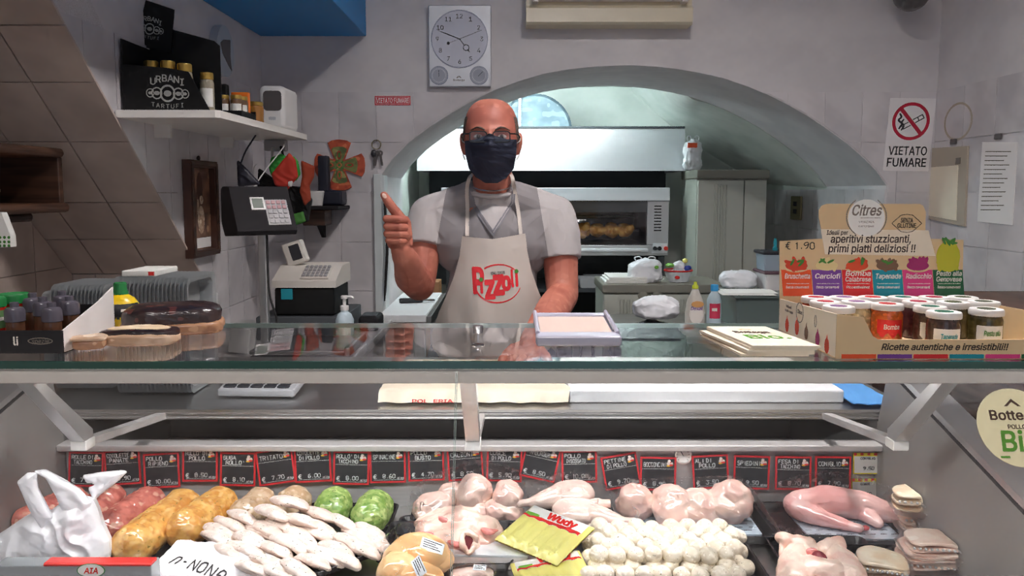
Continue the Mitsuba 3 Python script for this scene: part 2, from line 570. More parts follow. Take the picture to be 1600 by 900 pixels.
P = [[(1 - t) * np.array((f[0], WB + .615, f[1])) + t * np.array((b[0], KB, b[1])) for f, b in zip(front_c, back_c)] for t in np.linspace(0, 1, 9)]
structure('ceiling_vault', grid_sheet(P, -.012), 'mat_plaster_kitchen', 'grey vault sweeping down on the right of the kitchen')
# tiles on the right reveal of the arch, below the springing, and on the kitchen's right wall
for c in range(8):
    for r in range(5):
        y0, z1 = WB + .004 + c * .1945, 1.462 - r * .2
        obj('wall_kitchen', 'tile', box(1.509 if c < 3 else 1.511, 1.516, y0, y0 + .1915, z1 - .197, z1), 'mat_tile', False)

# ================================================================ lamps
def light(rgb):
    return {'type': 'area', 'radiance': {'type': 'rgb', 'value': [float(x) for x in rgb]}}


M('lamp_white', srgb(225, 225, 222), .4)
M('lamp_beige', srgb(214, 203, 178), .35, coat=.6)
M('tube_off', srgb(228, 220, 215), .15)
M('lamp_glass', srgb(240, 240, 240), .3)


def downlight(x, y, rgb, label, r=.11):
    k = thing('ceiling_spotlight', label, 'ceiling lamp', 'round spotlights over the counter')
    obj(k, 'housing', lathe([(r + .012, .0), (r + .012, -.10), (r + .004, -.10), (r + .004, -.012), (0, -.012)], 32, (x, y, CEIL)), 'mat_lamp_white')
    d = trimesh.creation.cylinder(r, .004, sections=32)
    v = prism(disc(r), .003)
    v.apply_translation((x, y, CEIL - .05))
    kk = obj(k, 'bulb', v, 'mat_lamp_glass', False)
    scene[kk]['emitter'] = light(rgb)


downlight(.42, 1.50, (330, 311, 304), 'round ceiling spotlight over the counter, nearest the arch')
k = thing('ceiling_light_panel', 'flat white light panel on the ceiling over the customers', 'ceiling lamp')
obj(k, 'frame', rbox(-.80, .50, -.78, -.62, CEIL - .045, CEIL - .001, .004), 'mat_lamp_white')
kk = obj(k, 'diffuser', box(-.78, .48, -.77, -.63, CEIL - .049, CEIL - .0455), 'mat_lamp_glass', False)
scene[kk]['emitter'] = light((50, 47.5, 46.5))

# fluorescent batten of the kitchen, up behind the arch
k = thing('kitchen_tube_lamp', 'fluorescent batten under the kitchen ceiling, behind the arch', 'ceiling lamp')
obj(k, 'housing', rbox(-.42, .52, 4.0, 4.08, 2.03, KC - .001, .004), 'mat_lamp_white')
kk = obj(k, 'tube', tube([(-.38, 4.04, 2.012), (.05, 4.04, 2.012), (.48, 4.04, 2.012)], .014, 12), 'mat_lamp_glass')
scene[kk]['emitter'] = light((84, 104, 106))

# ================================================================ the refrigerated display counter
def steel(name, c, rough, fx=4, fz=260, amp=.05):
    M(name, proc(lambda p, n, uv: mi.Color3f(*c) * (1 - amp + 2 * amp * noise(p.x * fx, p.y * 40, p.z * fz))), rough, metal=1.0)


steel('steel', (.62, .61, .60), .30)
M('steel_soft', proc(lambda p, n, uv: mi.Color3f(.56, .545, .54) * (.95 + .1 * noise(p.x * 5, p.y * 40, p.z * 240))), .48, metal=.45)
M('alu', (.66, .66, .66), .35, metal=.9)
M('chrome', (.8, .8, .8), .12, metal=1.0)
M('glass_edge', srgb(44, 82, 74), .12, spec=.8)
M('glass_edge_pale', srgb(150, 172, 166), .12, spec=.8)
M('rubber', srgb(22, 22, 24), .6)
M('white_cap', srgb(225, 224, 220), .35)
scene['mat_pane'] = {'type': 'thindielectric', 'int_ior': 1.5}

M('bar_satin', srgb(226, 221, 212), .35)
M('steel_side', (.27, .26, .25), .5, metal=.4)
C = thing('display_counter', 'long glass and steel refrigerated display counter full of poultry', 'display counter')
GZ, GY0, GY1 = 1.22, 1.073, 1.393       # top of the glass shelf, its front and back edge
CL, CR = -.86, .70                      # inner faces of the two ends
obj(C, 'glass_top', pane((-.95, GY0, GZ), (1.89, 0, 0), (0, GY1 - GY0, 0)), 'mat_pane', False, label='clear glass shelf on top of the counter')
obj(C, 'glass_top__edge', box(-.95, .94, GY0 - .001, GY0 + .004, GZ - .010, GZ), 'mat_glass_edge', False, label='dark green front edge of the glass')
obj(C, 'glass_top__edge', box(-.95, .94, GY1 - .003, GY1 + .001, GZ - .008, GZ), 'mat_glass_edge_pale', False, label='pale back edge of the glass')
obj(C, 'front_bar', rbox(-.95, .94, GY0 + .004, GY0 + .026, 1.188, 1.2095, .002), 'mat_bar_satin', label='brushed metal bar under the front of the glass shelf')
kk = obj(C, 'lamp_strip', rbox(-.84, .68, GY0 + .030, GY0 + .040, 1.193, 1.203, .002), 'mat_lamp_glass', False, label='light strip under the front of the glass shelf')
obj(C, 'lamp_strip__cover', prism_x([(GY0 + .0265, 1.2045), (GY0 + .046, 1.2045), (GY0 + .046, 1.196), (GY0 + .048, 1.196), (GY0 + .048, 1.2065), (GY0 + .0265, 1.2065)], -.85, .69), 'mat_bar_satin', False, label='metal cover over the light strip')
scene[kk]['emitter'] = light((62, 65, 66))
for x in (-.672, -.061, .603):
    b = obj(C, 'support_arm', None or prism_x([(1.079, 1.190), (1.101, 1.190), (1.232, 1.078), (1.232, 1.058), (1.215, 1.058)], x - .011, x + .011), 'mat_alu', False)
    obj(b, 'end_block', rbox(x - .0125, x + .0125, 1.207, 1.236, 1.050, 1.066, .002), 'mat_white_cap')
    obj(b, 'beam', prism_x([(1.23, 1.064), (1.23, 1.052), (1.52, 1.014), (1.52, 1.026)], x - .009, x + .009), 'mat_steel_soft', False)
    for z, y in ((1.088, 1.203), (1.068, 1.222)):
        obj(b, 'screw', blob((x, y + .0, z), (.0035, .003, .0035), 1), 'mat_rubber')
obj(C, 'worktop', prism_x([(1.5, 1.035), (1.497, 1.031), (1.5, 1.027), (1.497, 1.0235), (1.501, 1.02), (1.499, 1.017), (1.506, 1.013), (1.99, 1.013), (1.99, 1.035)], -.995, .772), 'mat_steel', False, label='stainless worktop on the server side')
obj(C, 'air_duct', join(box(CL - .05, CR + .05, 1.97, 1.985, .834, 1.0125), box(CL - .05, CL, 1.498, 1.97, .834, 1.0125), box(CR, CR + .05, 1.498, 1.97, .834, 1.0125)), 'mat_steel_side', False, label='deep air duct behind the slot under the worktop')
obj(C, 'ledge', rbox(CL, CR, 1.468, 1.508, .962, .975, .003), 'mat_steel_soft')
obj(C, 'back_panel', rbox(CL, CR, 1.50, 1.53, .80, .965, .002), 'mat_steel_soft', label='stainless back wall of the display')
obj(C, 'deck', rbox(CL, CR, .86, 1.50, .835, .845, .002), 'mat_steel', label='stainless deck of the display')
obj(C, 'base', rbox(CL - .05, CR + .05, .86, 1.99, .10, .832, .006), 'mat_steel_soft')
obj(C, 'plinth', box(CL - .02, CR + .02, .92, 1.95, .0, .10), 'mat_rubber')
for x0, x1, xi in ((CL - .05, CL, CL), (CR, CR + .05, CR)):
    s = obj(C, 'side_panel', prism_x([(1.497, .833), (1.497, 1.008), (1.465, 1.118), (1.0, .995), (.86, .955), (.86, .833)], x0, x1), 'mat_steel_side', False, label='stainless end wall of the display')
    d = norm((0, -.465, -.123))
    up = norm((0, -.123, .465))
    p0 = np.array((x0, 1.465, 1.118))
    for nm, mt, a, b in (('seal', 'mat_rubber', .0, .007), ('trim', 'mat_alu', .007, .018)):
        obj(s, nm, placed(box(0, .05, 0, .62, a, b), p0, X_, d, up), mt, False)
    xm = (x0 + x1) / 2
    obj(s, 'glass', tri([(xm, 1.462, 1.135), (xm, 1.40, 1.207), (xm, 1.077, 1.207), (xm, .90, .985)], [[0, 1, 2], [0, 2, 3]]), 'mat_pane', False, label='clear glass end pane')
# front glass: two panes hung from the bar, leaning out towards the customer
fg_top, fg_bot = np.array((0, 1.071, 1.207)), np.array((0, .865, .80))
for x0, x1 in ((-.91, -.0765), (-.0745, .75)):
    g = obj(C, 'front_glass', pane((x0, *fg_top[1:]), (x1 - x0, 0, 0), fg_bot - fg_top), 'mat_pane', False, label='clear front pane of the display')
    e = x1 if x0 < -.5 else x0
    obj(g, 'edge', placed(box(-.0003, .0003, 0, .45, -.0012, .0012), (e, *fg_top[1:]), X_, norm(fg_bot - fg_top)), 'mat_glass_edge_pale', False)
# hinge of the front glass, standing through the glass shelf
h = obj(C, 'glass_hinge', lathe([(0, 0), (.008, 0), (.008, .012), (0, .012)], 20, tuple(at_z(747, 520, GZ + .001))), 'mat_chrome')
q = at_z(747, 541, GZ + .001)
obj(h, 'cap', lathe([(0, 0), (.009, 0), (.010, .002), (.0085, .004), (0, .0045)], 20, tuple(q)), 'mat_chrome')

# dial thermometer on the back wall of the display
def thermometer():
    c = at_y(1067, 711, 1.498)
    k = thing('dial_thermometer', 'round white dial thermometer on the steel wall above the price tags', 'thermometer')
    ring = prism(disc(.0165).difference(disc(.0145)), .006)
    obj(k, 'rim', placed(ring, c, X_, Z_), 'mat_chrome')
    M('dial', srgb(226, 226, 222), .35)
    M('ink', srgb(30, 30, 34), .6)
    obj(k, 'face', placed(prism(disc(.0146), .002), c, X_, Z_), 'mat_dial', False)
    obj(k, 'needle', placed(prism(affinity.rotate(sg.box(-.0006, -.002, .0006, .009), 30, origin=(0, 0)), .0006), c + (0, -.0021, 0), X_, Z_), 'mat_ink', False)
    tk = [affinity.rotate(sg.box(-.0004, .0105, .0004, .0130), a, origin=(0, 0)) for a in range(-135, 136, 27)]
    obj(k, 'markings', placed(prism(ops.unary_union(tk), .0004), c + (0, -.0021, 0), X_, Z_), 'mat_ink', False)


thermometer()

# ---- price tags leaning on the back wall of the display
M('tag_red', srgb(196, 40, 48), .4)
M('tag_black', srgb(24, 25, 30), .55)
M('chalk', srgb(222, 226, 228), .7)
M('emblem_white', srgb(236, 228, 220), .5)
M('emblem_yellow', srgb(232, 190, 60), .5)
M('emblem_red', srgb(200, 40, 40), .5)


def emblem(parent, c, x, y, z, s):
    """small poultry badge of a few colour patches"""
    for nm, mt, g, d in (('badge', 'mat_emblem_white', affinity.scale(disc(.5 * s, 12), 1, .62).union(affinity.translate(disc(.24 * s, 12), -.12 * s, .38 * s)), .0003),
                         ('badge', 'mat_emblem_yellow', affinity.translate(affinity.scale(disc(.26 * s, 12), 1.2, .5), -.22 * s, -.34 * s), .0005),
                         ('badge', 'mat_emblem_red', affinity.translate(affinity.scale(disc(.3 * s, 12), 1.1, .5), .2 * s, -.22 * s).union(affinity.translate(disc(.09 * s, 8), .1 * s, .2 * s)), .0006)):
        obj(parent, nm, placed(prism(g, d), c, x, y), mt, False)


def price_tag(cx, cy, w, h, rot, l1, l2, price, Y=1.488, word=None):
    """cx, cy: centre in the photograph; rot: degrees anticlockwise"""
    c = at_y(cx, cy, Y)
    x = np.array((math.cos(math.radians(rot)), 0, math.sin(math.radians(rot))))
    up = norm(np.cross((0, -1, 0), x)) * -1 if False else np.array((-x[2], 0, x[0]))
    tilt = .10
    up = norm(up * math.cos(tilt) + np.array((0, math.sin(tilt), 0)))
    z = np.cross(x, up)
    W, H = w * Y / FOCAL, h * Y / FOCAL
    name = ' '.join(t for t in (l1, l2) if t)
    k = thing('price_tag', f'red edged black price tag chalked {name} at {price} euro' if price else f'red edged black price tag chalked {name}', 'price tag', 'chalk price tags along the back of the display')
    b = .0036
    obj(k, 'border', placed(prism(sg.box(-W / 2, -H / 2, W / 2, H / 2).difference(sg.box(-W / 2 + b, -H / 2 + b, W / 2 - b, H / 2 - b)), .0018), c, x, up, z), 'mat_tag_red', False)
    obj(k, 'board', placed(prism(sg.box(-W / 2 + b, -H / 2 + b, W / 2 - b, H / 2 - b), .0012), c, x, up, z), 'mat_tag_black', False)
    f = c + z * .0013
    seed = len(labels)
    wr = []
    top = H / 2 - b

    def fit(m, most):
        w_ = np.ptp(m.vertices[:, 0])
        return m if w_ <= most else moved(m, scale=(most / w_, 1, 1))

    if l2:
        wr.append(moved(fit(scrawl(l1, .0068, .0012, align='l', seed=seed), W - 2 * b - .019), (-W / 2 + b + .002, top - .0100, 0)))
        wr.append(moved(fit(scrawl(l2, .0068, .0012, align='c', seed=seed + 1), W - 2 * b - .024), (-.006, top - .0195, 0)))
        ly = top - .022
    else:
        wr.append(moved(fit(scrawl(l1, .0078, .0012, align='l', seed=seed), W - 2 * b - .019), (-W / 2 + b + .003, top - .0150, 0)))
        ly = top - .0190
    wr.append(prism(sg.box(-W / 2 + b, ly - .0005, W / 2 - b, ly + .0001), .0003))
    wr.append(moved(text('€', .0085, .0004, True), (-W / 2 + b + .006, -H / 2 + b + .004, 0)))
    if price:
        wr.append(moved(scrawl(price, .0072, .0011, align='c', seed=seed + 2), (.002, -H / 2 + b + .0055, 0)))
    wr.append(moved(text('al kg', .0042, .0004, True, slant=.15), (W / 2 - b - .007, -H / 2 + b + .0035, 0)))
    wr.append(prism(sg.box(-W / 2 + b + .003, -H / 2 + b + .0018, W / 2 - b - .003, -H / 2 + b + .0024), .0003))
    obj(k, 'writing', placed(join(wr), f, x, up, z), 'mat_chalk', False)
    emblem(k, f + x * (W / 2 - b - .0085) + up * (H / 2 - b - .009), x, up, z, .0125)


for row in [(135, 733, 56, 56, -1, 'ROLLE DI', 'TACCHINO', '7.90'), (192, 730, 58, 56, 4, 'COTOLETTE', 'PANATE', '9.90'), (253, 735, 58, 56, 3, 'POLLO', 'RIPIENO', '10.00'),
            (313, 726, 57, 54, 0, "ROLLO' DI", 'POLLO', '8.50'), (372, 733, 57, 54, -1, 'SUGA', "ROLLO'", '8.10'), (431, 729, 60, 56, 8, 'TRITATO', '', '7.70'),
            (489, 726, 59, 56, 3, 'COTOLETTE', 'DI POLLO', '6.00'), (549, 731, 58, 54, -1, "ROLLO' DI", 'TACCHINO', '8.00'), (606, 728, 58, 54, 1, 'SPINACINE', '', '8.60'),
            (666, 725, 58, 54, 2, 'POLLO', 'BUSTO', '4.70'), (727, 724, 57, 54, 4, 'CALZONI', '', '8.50'), (788, 726, 57, 54, -2, 'COSCE', 'DI POLLO', '5.90'),
            (844, 723, 58, 54, -13, 'HAMBURGER', '', '8.50'), (905, 729, 57, 52, 1, 'POLLO', 'DISOSSATO', '10.00'), (970, 736, 58, 54, 10, 'PETTINE', 'DI POLLO', '9.70'),
            (1028, 740, 58, 54, -1, 'BOCCONCINI', '', '8.90'), (1110, 737, 58, 54, 3, 'ALI DI', 'POLLO', '3.50'), (1174, 738, 58, 54, -2, 'SPIEDINI', '', '9.50'),
            (1239, 739, 58, 54, -1, 'FESA DI', 'TACCHINO', '8.70'), (1301, 739, 58, 54, -1, 'CONIGLIO', '', '7.90')]:
    price_tag(*row)


def yellow_tag(cx, cy, w, h, t1, t2, label, Y=1.492):
    M('card_white', srgb(218, 218, 212), .5)
    M('card_yellow', srgb(226, 208, 40), .45)
    M('card_red', srgb(206, 52, 40), .45)
    c = at_y(cx, cy, Y)
    W, H = w * Y / FOCAL, h * Y / FOCAL
    k = thing('price_card', label, 'price tag')
    x, up = X_, norm((0, .08, 1))
    z = np.cross(x, up)
    obj(k, 'border', placed(prism(sg.box(-W / 2, -H / 2, W / 2, H / 2), .0008), c, x, up, z), 'mat_card_yellow', False)
    obj(k, 'card', placed(prism(sg.box(-W / 2 + .002, -H / 2 + .002, W / 2 - .002, H / 2 - .0065), .0012), c, x, up, z), 'mat_card_white', False)
    for i in range(5):
        xx = -W / 2 + .004 + i * (W - .008) / 4
        obj(k, 'spot', placed(prism(sg.box(xx - .0028, H / 2 - .005, xx + .0028, H / 2), .0011), c, x, up, z), 'mat_card_red', False)
    obj(k, 'writing', placed(join(moved(scrawl(t1, .0040, .0009, seed=3), (-.002, H / 2 - .0125, 0)), moved(scrawl(t2, .0062, .0009, seed=5), (0, -H / 2 + .008, 0))), c + z * .0013, x, up, z), 'mat_ink', False)
    emblem(k, c + z * .0013 + x * (W / 2 - .007) - up * (H / 2 - .009), x, up, z, .010)


yellow_tag(1357, 724, 50, 34, 'CONIGLIO', '9.50', 'yellow edged white price card right of the black tags, upper one')
yellow_tag(1353, 764, 48, 34, 'COSCE', '4.20', 'yellow edged white price card right of the black tags, lower one')

# round hanging sticker on the front glass
M('sticker', srgb(226, 218, 178), .45)
M('sticker_green', srgb(84, 140, 48), .5)
M('sticker_brown', srgb(70, 52, 42), .5)
gu = norm(fg_top - fg_bot)
sc = np.array((.668, *(fg_top + (fg_bot - fg_top) * .16)[1:])) + np.array((0, -.004, -.002))
k = thing('round_sticker', 'round cream sticker with green lettering on the front glass by the right end', 'sticker')
obj(k, 'disc', placed(prism(disc(.052, 48), .0008), sc, X_, gu), 'mat_sticker', False)
zf = np.cross(X_, gu)
obj(k, 'lettering', placed(join(moved(text('Bottega', .0125, .0004, True, width=.066, align='c'), (0, .010, 0)), moved(text('POLLO', .0055, .0004, True), (0, -.002, 0)), moved(prism(sg.Polygon([(-.011, .0), (0, .010), (.011, 0), (.007, 0), (0, .006), (-.007, 0)]), .0004), (0, .028, 0))), sc + zf * .0009, X_, gu), 'mat_sticker_brown', False)
obj(k, 'lettering', placed(join(moved(text('Bio', .026, .0004, True, slant=.1), (0, -.031, 0)), prism(sg.box(-.03, -.040, -.018, -.0375), .0004)), sc + zf * .0009, X_, gu), 'mat_sticker_green', False)

# ================================================================ the poultry in the display
DZ = .8452
INSIDE = ((CL + .003, -9, DZ), (CR - .003, 1.481, 9))


def pz(px, py, z, ymax=1.470):
    """point on the display deck at height z, not farther back than the tags"""
    q = at_z(px, py, z)
    return q if q[1] <= ymax else at_y(px, py, ymax)



def speckled(base, alt, spots, f=45.0, fs=160.0, cut=.70, amount=.9, soft=.06, second=None, cut2=.8):
    def fn(p, n, uv):
        c = mix(base, alt, smoothstep(.35, .68, fbm(p.x * f, p.y * f, p.z * f, 3)))
        c = mix(c, spots, amount * smoothstep(cut, cut + soft, noise(p.x * fs, p.y * fs, p.z * fs)))
        if second is not None:
            c = mix(c, second, .9 * smoothstep(cut2, cut2 + .05, noise(p.x * fs * 1.7 + 9, p.y * fs * 1.7, p.z * fs * 1.7)))
        return c
    return proc(fn)


crinkle = proc(lambda p, n, uv: dr.abs(fbm(p.x * 120 + 40 * p.y, p.y * 120 - 30 * p.x, p.z * 160, 2) - .5), eps=6e-4)
lumpy = proc(lambda p, n, uv: fbm(p.x * 260, p.y * 260, p.z * 260, 2), eps=5e-4)
M('roll_red', speckled(srgb(196, 112, 98), srgb(168, 82, 72), srgb(222, 176, 154), 60, 110, .62, .8, .25), .15, coat=1.0, spec=.9)
M('roll_yellow', speckled(srgb(222, 172, 92), srgb(200, 136, 58), srgb(232, 196, 130), 60, 120, .55, .6, .35, second=srgb(150, 120, 50), cut2=.86), .13, coat=1.0, spec=.9)
M('roll_beige', speckled(srgb(206, 180, 150), srgb(186, 152, 116), srgb(230, 212, 188), 70, 120, .58, .7, .3, second=srgb(150, 120, 86), cut2=.86), .13, coat=1.0, spec=.9)
M('roll_green', speckled(srgb(148, 176, 96), srgb(108, 146, 62), srgb(184, 202, 128), 90, 130, .58, .8, .25, second=srgb(74, 112, 44), cut2=.82), .22, coat=.9, spec=.9)
M('patty', speckled(srgb(228, 213, 202), srgb(214, 195, 183), srgb(236, 224, 215), 90, 220, .75, second=srgb(92, 88, 66), cut2=.86), .55, bump=lumpy, scale=.0010)
M('meatball', speckled(srgb(226, 217, 198), srgb(212, 200, 178), srgb(236, 229, 213), 90, 260, .7, second=srgb(120, 108, 84), cut2=.88), .7, bump=lumpy, scale=.0016)
M('chicken_skin', speckled(srgb(238, 206, 188), srgb(232, 186, 170), srgb(244, 220, 200), 40, 420, .8, .4), .26, coat=.4, bump=lumpy, scale=.0005)
M('chicken_breast', speckled(srgb(238, 206, 192), srgb(230, 188, 176), srgb(242, 216, 204), 26, 60, .75, .5), .12, coat=.5, spec=.9)
M('chicken_white', speckled(srgb(238, 216, 204), srgb(230, 200, 188), srgb(246, 232, 218), 34, 300, .8, .4), .15, coat=.4, spec=.9, bump=lumpy, scale=.0004)
M('chicken_yellow', speckled(srgb(240, 196, 140), srgb(234, 172, 112), srgb(244, 214, 170), 26, 60, .78, .5), .14, coat=.8)
M('rabbit_meat', speckled(srgb(230, 184, 178), srgb(218, 156, 152), srgb(238, 208, 202), 30, 45, .58, .7, .3), .13, coat=.6, spec=.9)
M('raw_red', srgb(196, 84, 88), .3, coat=.6)
M('raw_dark', srgb(112, 40, 46), .4)
M('raw_pink', srgb(222, 136, 130), .3, coat=.5)
M('bone', srgb(238, 206, 192), .4)
M('tray_black', srgb(20, 20, 23), .28, spec=.5)
M('tray_clear', srgb(150, 156, 160), .2)
M('mat_pad', srgb(158, 174, 186), .6)
M('slot_dark', srgb(44, 50, 58), .7)
M('white_plastic', srgb(236, 236, 238), .35)
M('paper', srgb(232, 228, 226), .6)
M('label_white', srgb(222, 228, 232), .4)
scene['mat_film'] = {'type': 'thindielectric', 'int_ior': 1.38}


def quad_frame(a, b, d):
    """origin and two edge vectors, the second squared up to the first"""
    a, b, d = map(np.asarray, (a, b, d))
    u, v = b - a, d - a
    u[2] = v[2] = 0
    v = v - u * (v @ u) / (u @ u)
    return a, u, v


def tray_mesh(w, d, h, flare=.008, t=.0015, rad=.012):
    rings = []
    for g, z in ((-flare, 0.0), (0.0, h - .001), (.003, h), (.0015, h + .0008), (-.001, h - .0005), (-flare - t, t), (-flare - t - .02, t)):
        q = rrect(-w / 2 - g, w / 2 + g, -d / 2 - g, d / 2 + g, max(rad + g, .002))
        c = np.array(q.exterior.coords)[:-1]
        rings.append(np.c_[c, np.full(len(c), z)])
    n = min(len(r) for r in rings)
    assert all(len(r) == n for r in rings)
    return loft(rings)


def tray(label, a, b, d, h=.016, mat='mat_tray_black', z=DZ, name='meat_tray', group=None):
    """a, b, d: three corners in the photograph at the rim's height"""
    a, u, v = quad_frame(*(np.clip(pz(*p, z + h), (CL + .014, 0, 0), (CR - .014, 9, 9)) for p in (a, b, d)))
    w, l = np.linalg.norm(u), np.linalg.norm(v)
    m = tray_mesh(w, l, h)
    c = a + u / 2 + v / 2
    c[2] = z
    m = placed(m, c, u / w, v / l, Z_)
    if m.volume < 0: m.invert()
    return one(name, m, mat, label, 'tray', group, 30), c, u / w, v / l, w, l


def roll(p, q, r, mat, seed, n=36, k=26):
    """wrapped roll of meat: a soft cylinder with round ends"""
    p, q = np.asarray(p), np.asarray(q)
    L = np.linalg.norm(q - p)
    t = np.linspace(0, 1, k)
    s = np.clip(np.minimum(t, 1 - t) * L / r, 0, 1)
    rad = r * np.sqrt(1 - (1 - s) ** 2.4) + .0005
    pts = p + np.outer(t, q - p)
    m = tube(pts, rad, n)
    m = rough(m, .0035, 38, seed)
    m = rough(m, .0012, 120, seed + 3)
    m.vertices[:, 2] = np.maximum(m.vertices[:, 2], min(p[2], q[2]) - r * .93)
    return m


def roll_row(rows, mat, name, label, group, r, zc):
    for i, (b, f) in enumerate(rows):
        p, q = pz(*b, zc, 1.455), at_z(*f, zc)
        film_ = roll(p, q, r * (1 + .05 * rng.uniform(-1, 1)), mat, i + 11, 72, 84)
        ax = norm(q - p)
        v = np.array(film_.vertices)
        al = (v - p) @ ax
        w = v - np.outer(al, ax)
        pleat = (1 - 2 * np.abs(meshkit.fbm(np.c_[al * 90, w[:, 0] * 34, w[:, 2] * 34] + 5 * i, 2, i) - .5)) ** 5
        pleat2 = (1 - 2 * np.abs(meshkit.fbm(v * 48 + 9 + i, 2, i + 3) - .5)) ** 6
        v = v + np.array(film_.vertex_normals) * (.0006 + .0017 * pleat + .0016 * pleat2)[:, None]
        v[:, 2] = np.maximum(v[:, 2], DZ + .0018)
        one(name, tri(v, film_.faces), mat, label + (f', {ordinal(i)} from the left' if len(rows) > 1 else ''), 'meat roll', group, True)


# trays along the back
tray('black tray under the red sausage rolls, at the left end', (80, 778), (262, 778), (20, 868), name='meat_tray')
tray('black tray under the yellow rolls', (288, 772), (400, 772), (165, 872))
tray('black tray under the beige rolls, behind the white cutlets', (386, 770), (506, 770), (330, 830))
tray('black tray under the two green rolls', (508, 768), (622, 768), (496, 822))
zr = DZ + .003
roll_row([((128, 776), (25, 828)), ((186, 772), (85, 842)), ((243, 776), (158, 838))], 'mat_roll_red', 'sausage_roll', 'red minced meat roll with pale fat specks', 'red rolls in the left tray', .0275, zr + .0275)
roll_row([((298, 783), (192, 862)), ((357, 780), (273, 838))], 'mat_roll_yellow', 'yellow_roll', 'film wrapped yellow orange meat roll', 'yellow rolls', .030, zr + .030)
roll_row([((418, 779), (372, 812)), ((474, 777), (440, 800))], 'mat_roll_beige', 'beige_roll', 'film wrapped beige meat roll half hidden by the white cutlets', 'beige rolls', .028, zr + .028)
roll_row([((529, 779), (512, 806)), ((592, 784), (570, 818))], 'mat_roll_green', 'spinach_roll', 'film wrapped green spinach roll', 'green rolls', .029, zr + .029)

# white cutlets heaped on a black tray
tray('black tray set askew under the heap of white cutlets', (607, 852), (491, 793), (512, 908), h=.014, z=DZ + .0180)
CUT = [(453, 789, .062, 30), (424, 804, .055, 35), (380, 812, .040, 38), (470, 817, .044, 30), (497, 807, .042, 38), (530, 818, .034, 40), (360, 823, .032, 38), (441, 823, .036, 35), (418, 830, .034, 38),
       (504, 830, .030, 40), (578, 834, .022, 40), (345, 833, .026, 35), (413, 835, .026, 35), (490, 835, .026, 38), (562, 842, .020, 42), (390, 846, .026, 38), (453, 853, .026, 38), (471, 842, .028, 40), (548, 853, .020, 42),
       (432, 863, .022, 38), (527, 863, .018, 42), (343, 845, .020, 35), (385, 863, .018, 35), (507, 872, .018, 38), (488, 882, .018, 36), (420, 884, .016, 36), (467, 896, .016, 36), (360, 868, .016, 38), (585, 850, .016, 42), (440, 900, .014, 36), (395, 893, .014, 30), (568, 862, .016, 42), (535, 878, .016, 40)]
order = sorted(range(len(CUT)), key=lambda i: CUT[i][1])
for i, (px, py, dz, a) in enumerate(CUT):
    c = at_z(px, py, DZ + dz + .012)
    m = ico(3)
    v = np.array(m.vertices)
    v = v * [.0425, .0225, .0100]
    v[:, 2] *= 1 + .25 * np.sign(v[:, 2])
    v[:, 1] *= 1 - .18 * (v[:, 0] / .0425)
    v[:, 2] += .0022 * np.cos(v[:, 0] / .0425 * 1.5)
    m = tri(v, m.faces)
    m = rough(m, .0045, 45, i)
    m = rough(m, .0008, 220, i + 50)
    m = moved(m, c, rx=-30 + rng.uniform(-6, 6), ry=rng.uniform(-6, 6), rz=-a - 5 + rng.uniform(-5, 5), scale=rng.uniform(.94, 1.06))
    one('cutlet', m, 'mat_patty', f'white raw chicken cutlet with herb specks, {ordinal(order.index(i))} down from the top of the heap', 'cutlet', 'white cutlets heaped on a black tray', True)

# white meatballs
bt = tray('black tray full of white meatballs at the front', (913, 838), (1158, 838), (902, 930), h=.016)
k = 0
for layer, (dz, n_r) in enumerate(((.018, 7), (.036, 5))):
    for r in range(n_r):
        y = 1.338 - r * .0262 - layer * .022
        xl = .139 - .004 * r + layer * .013
        nn = 9 if layer == 0 else 8
        for c in range(nn):
            x = xl + c * .0292 + (.014 if r % 2 else 0) + rng.uniform(-.0025, .0025)
            if x > .385 + .006 * r - layer * .015: continue
            s = rng.uniform(.0135, .0158)
            m = blob((x, y + rng.uniform(-.003, .003), DZ + dz + rng.uniform(-.0015, .0015)), (s, s, s * .95), 3, .0022, 60, k, rz=rng.uniform(0, 360))
            one('meatball', m, 'mat_meatball', f'white meatball, {ordinal(c)} from the left in the {ordinal(r)} {("bottom", "top")[layer]} layer row from the back', 'meatball', 'white meatballs in the front tray', True)
            k += 1


# ---- wrapped packs: the film is a sheet stretched over what lies in the tray
def film(parent, ms, amp=.0012, seed=0, lift=.001, edge=.0045):
    h = hull(*ms)
    v, f = trimesh.remesh.subdivide_to_size(h.vertices, h.faces, edge)
    m = trimesh.Trimesh(v, f)
    m.merge_vertices()
    trimesh.smoothing.filter_laplacian(m, lamb=.4, iterations=4)
    n = np.array(m.vertex_normals)
    w = 1 - 2 * np.abs(meshkit.fbm(m.vertices * (38, 38, 60) + seed, 2, seed) - .5)
    w2 = 1 - 2 * np.abs(meshkit.fbm(m.vertices * (95, 60, 140) + seed, 2, seed + 5) - .5)
    m.vertices = m.vertices + n * (lift + .001 + amp * (2.2 * w ** 4 + 1.1 * w2 ** 4)[:, None])
    m.vertices[:, 2] = np.maximum(m.vertices[:, 2], DZ + .0006)
    m.vertices = np.clip(m.vertices, *INSIDE)
    obj(parent, 'film', m, 'mat_film', True, label='clear cling film')


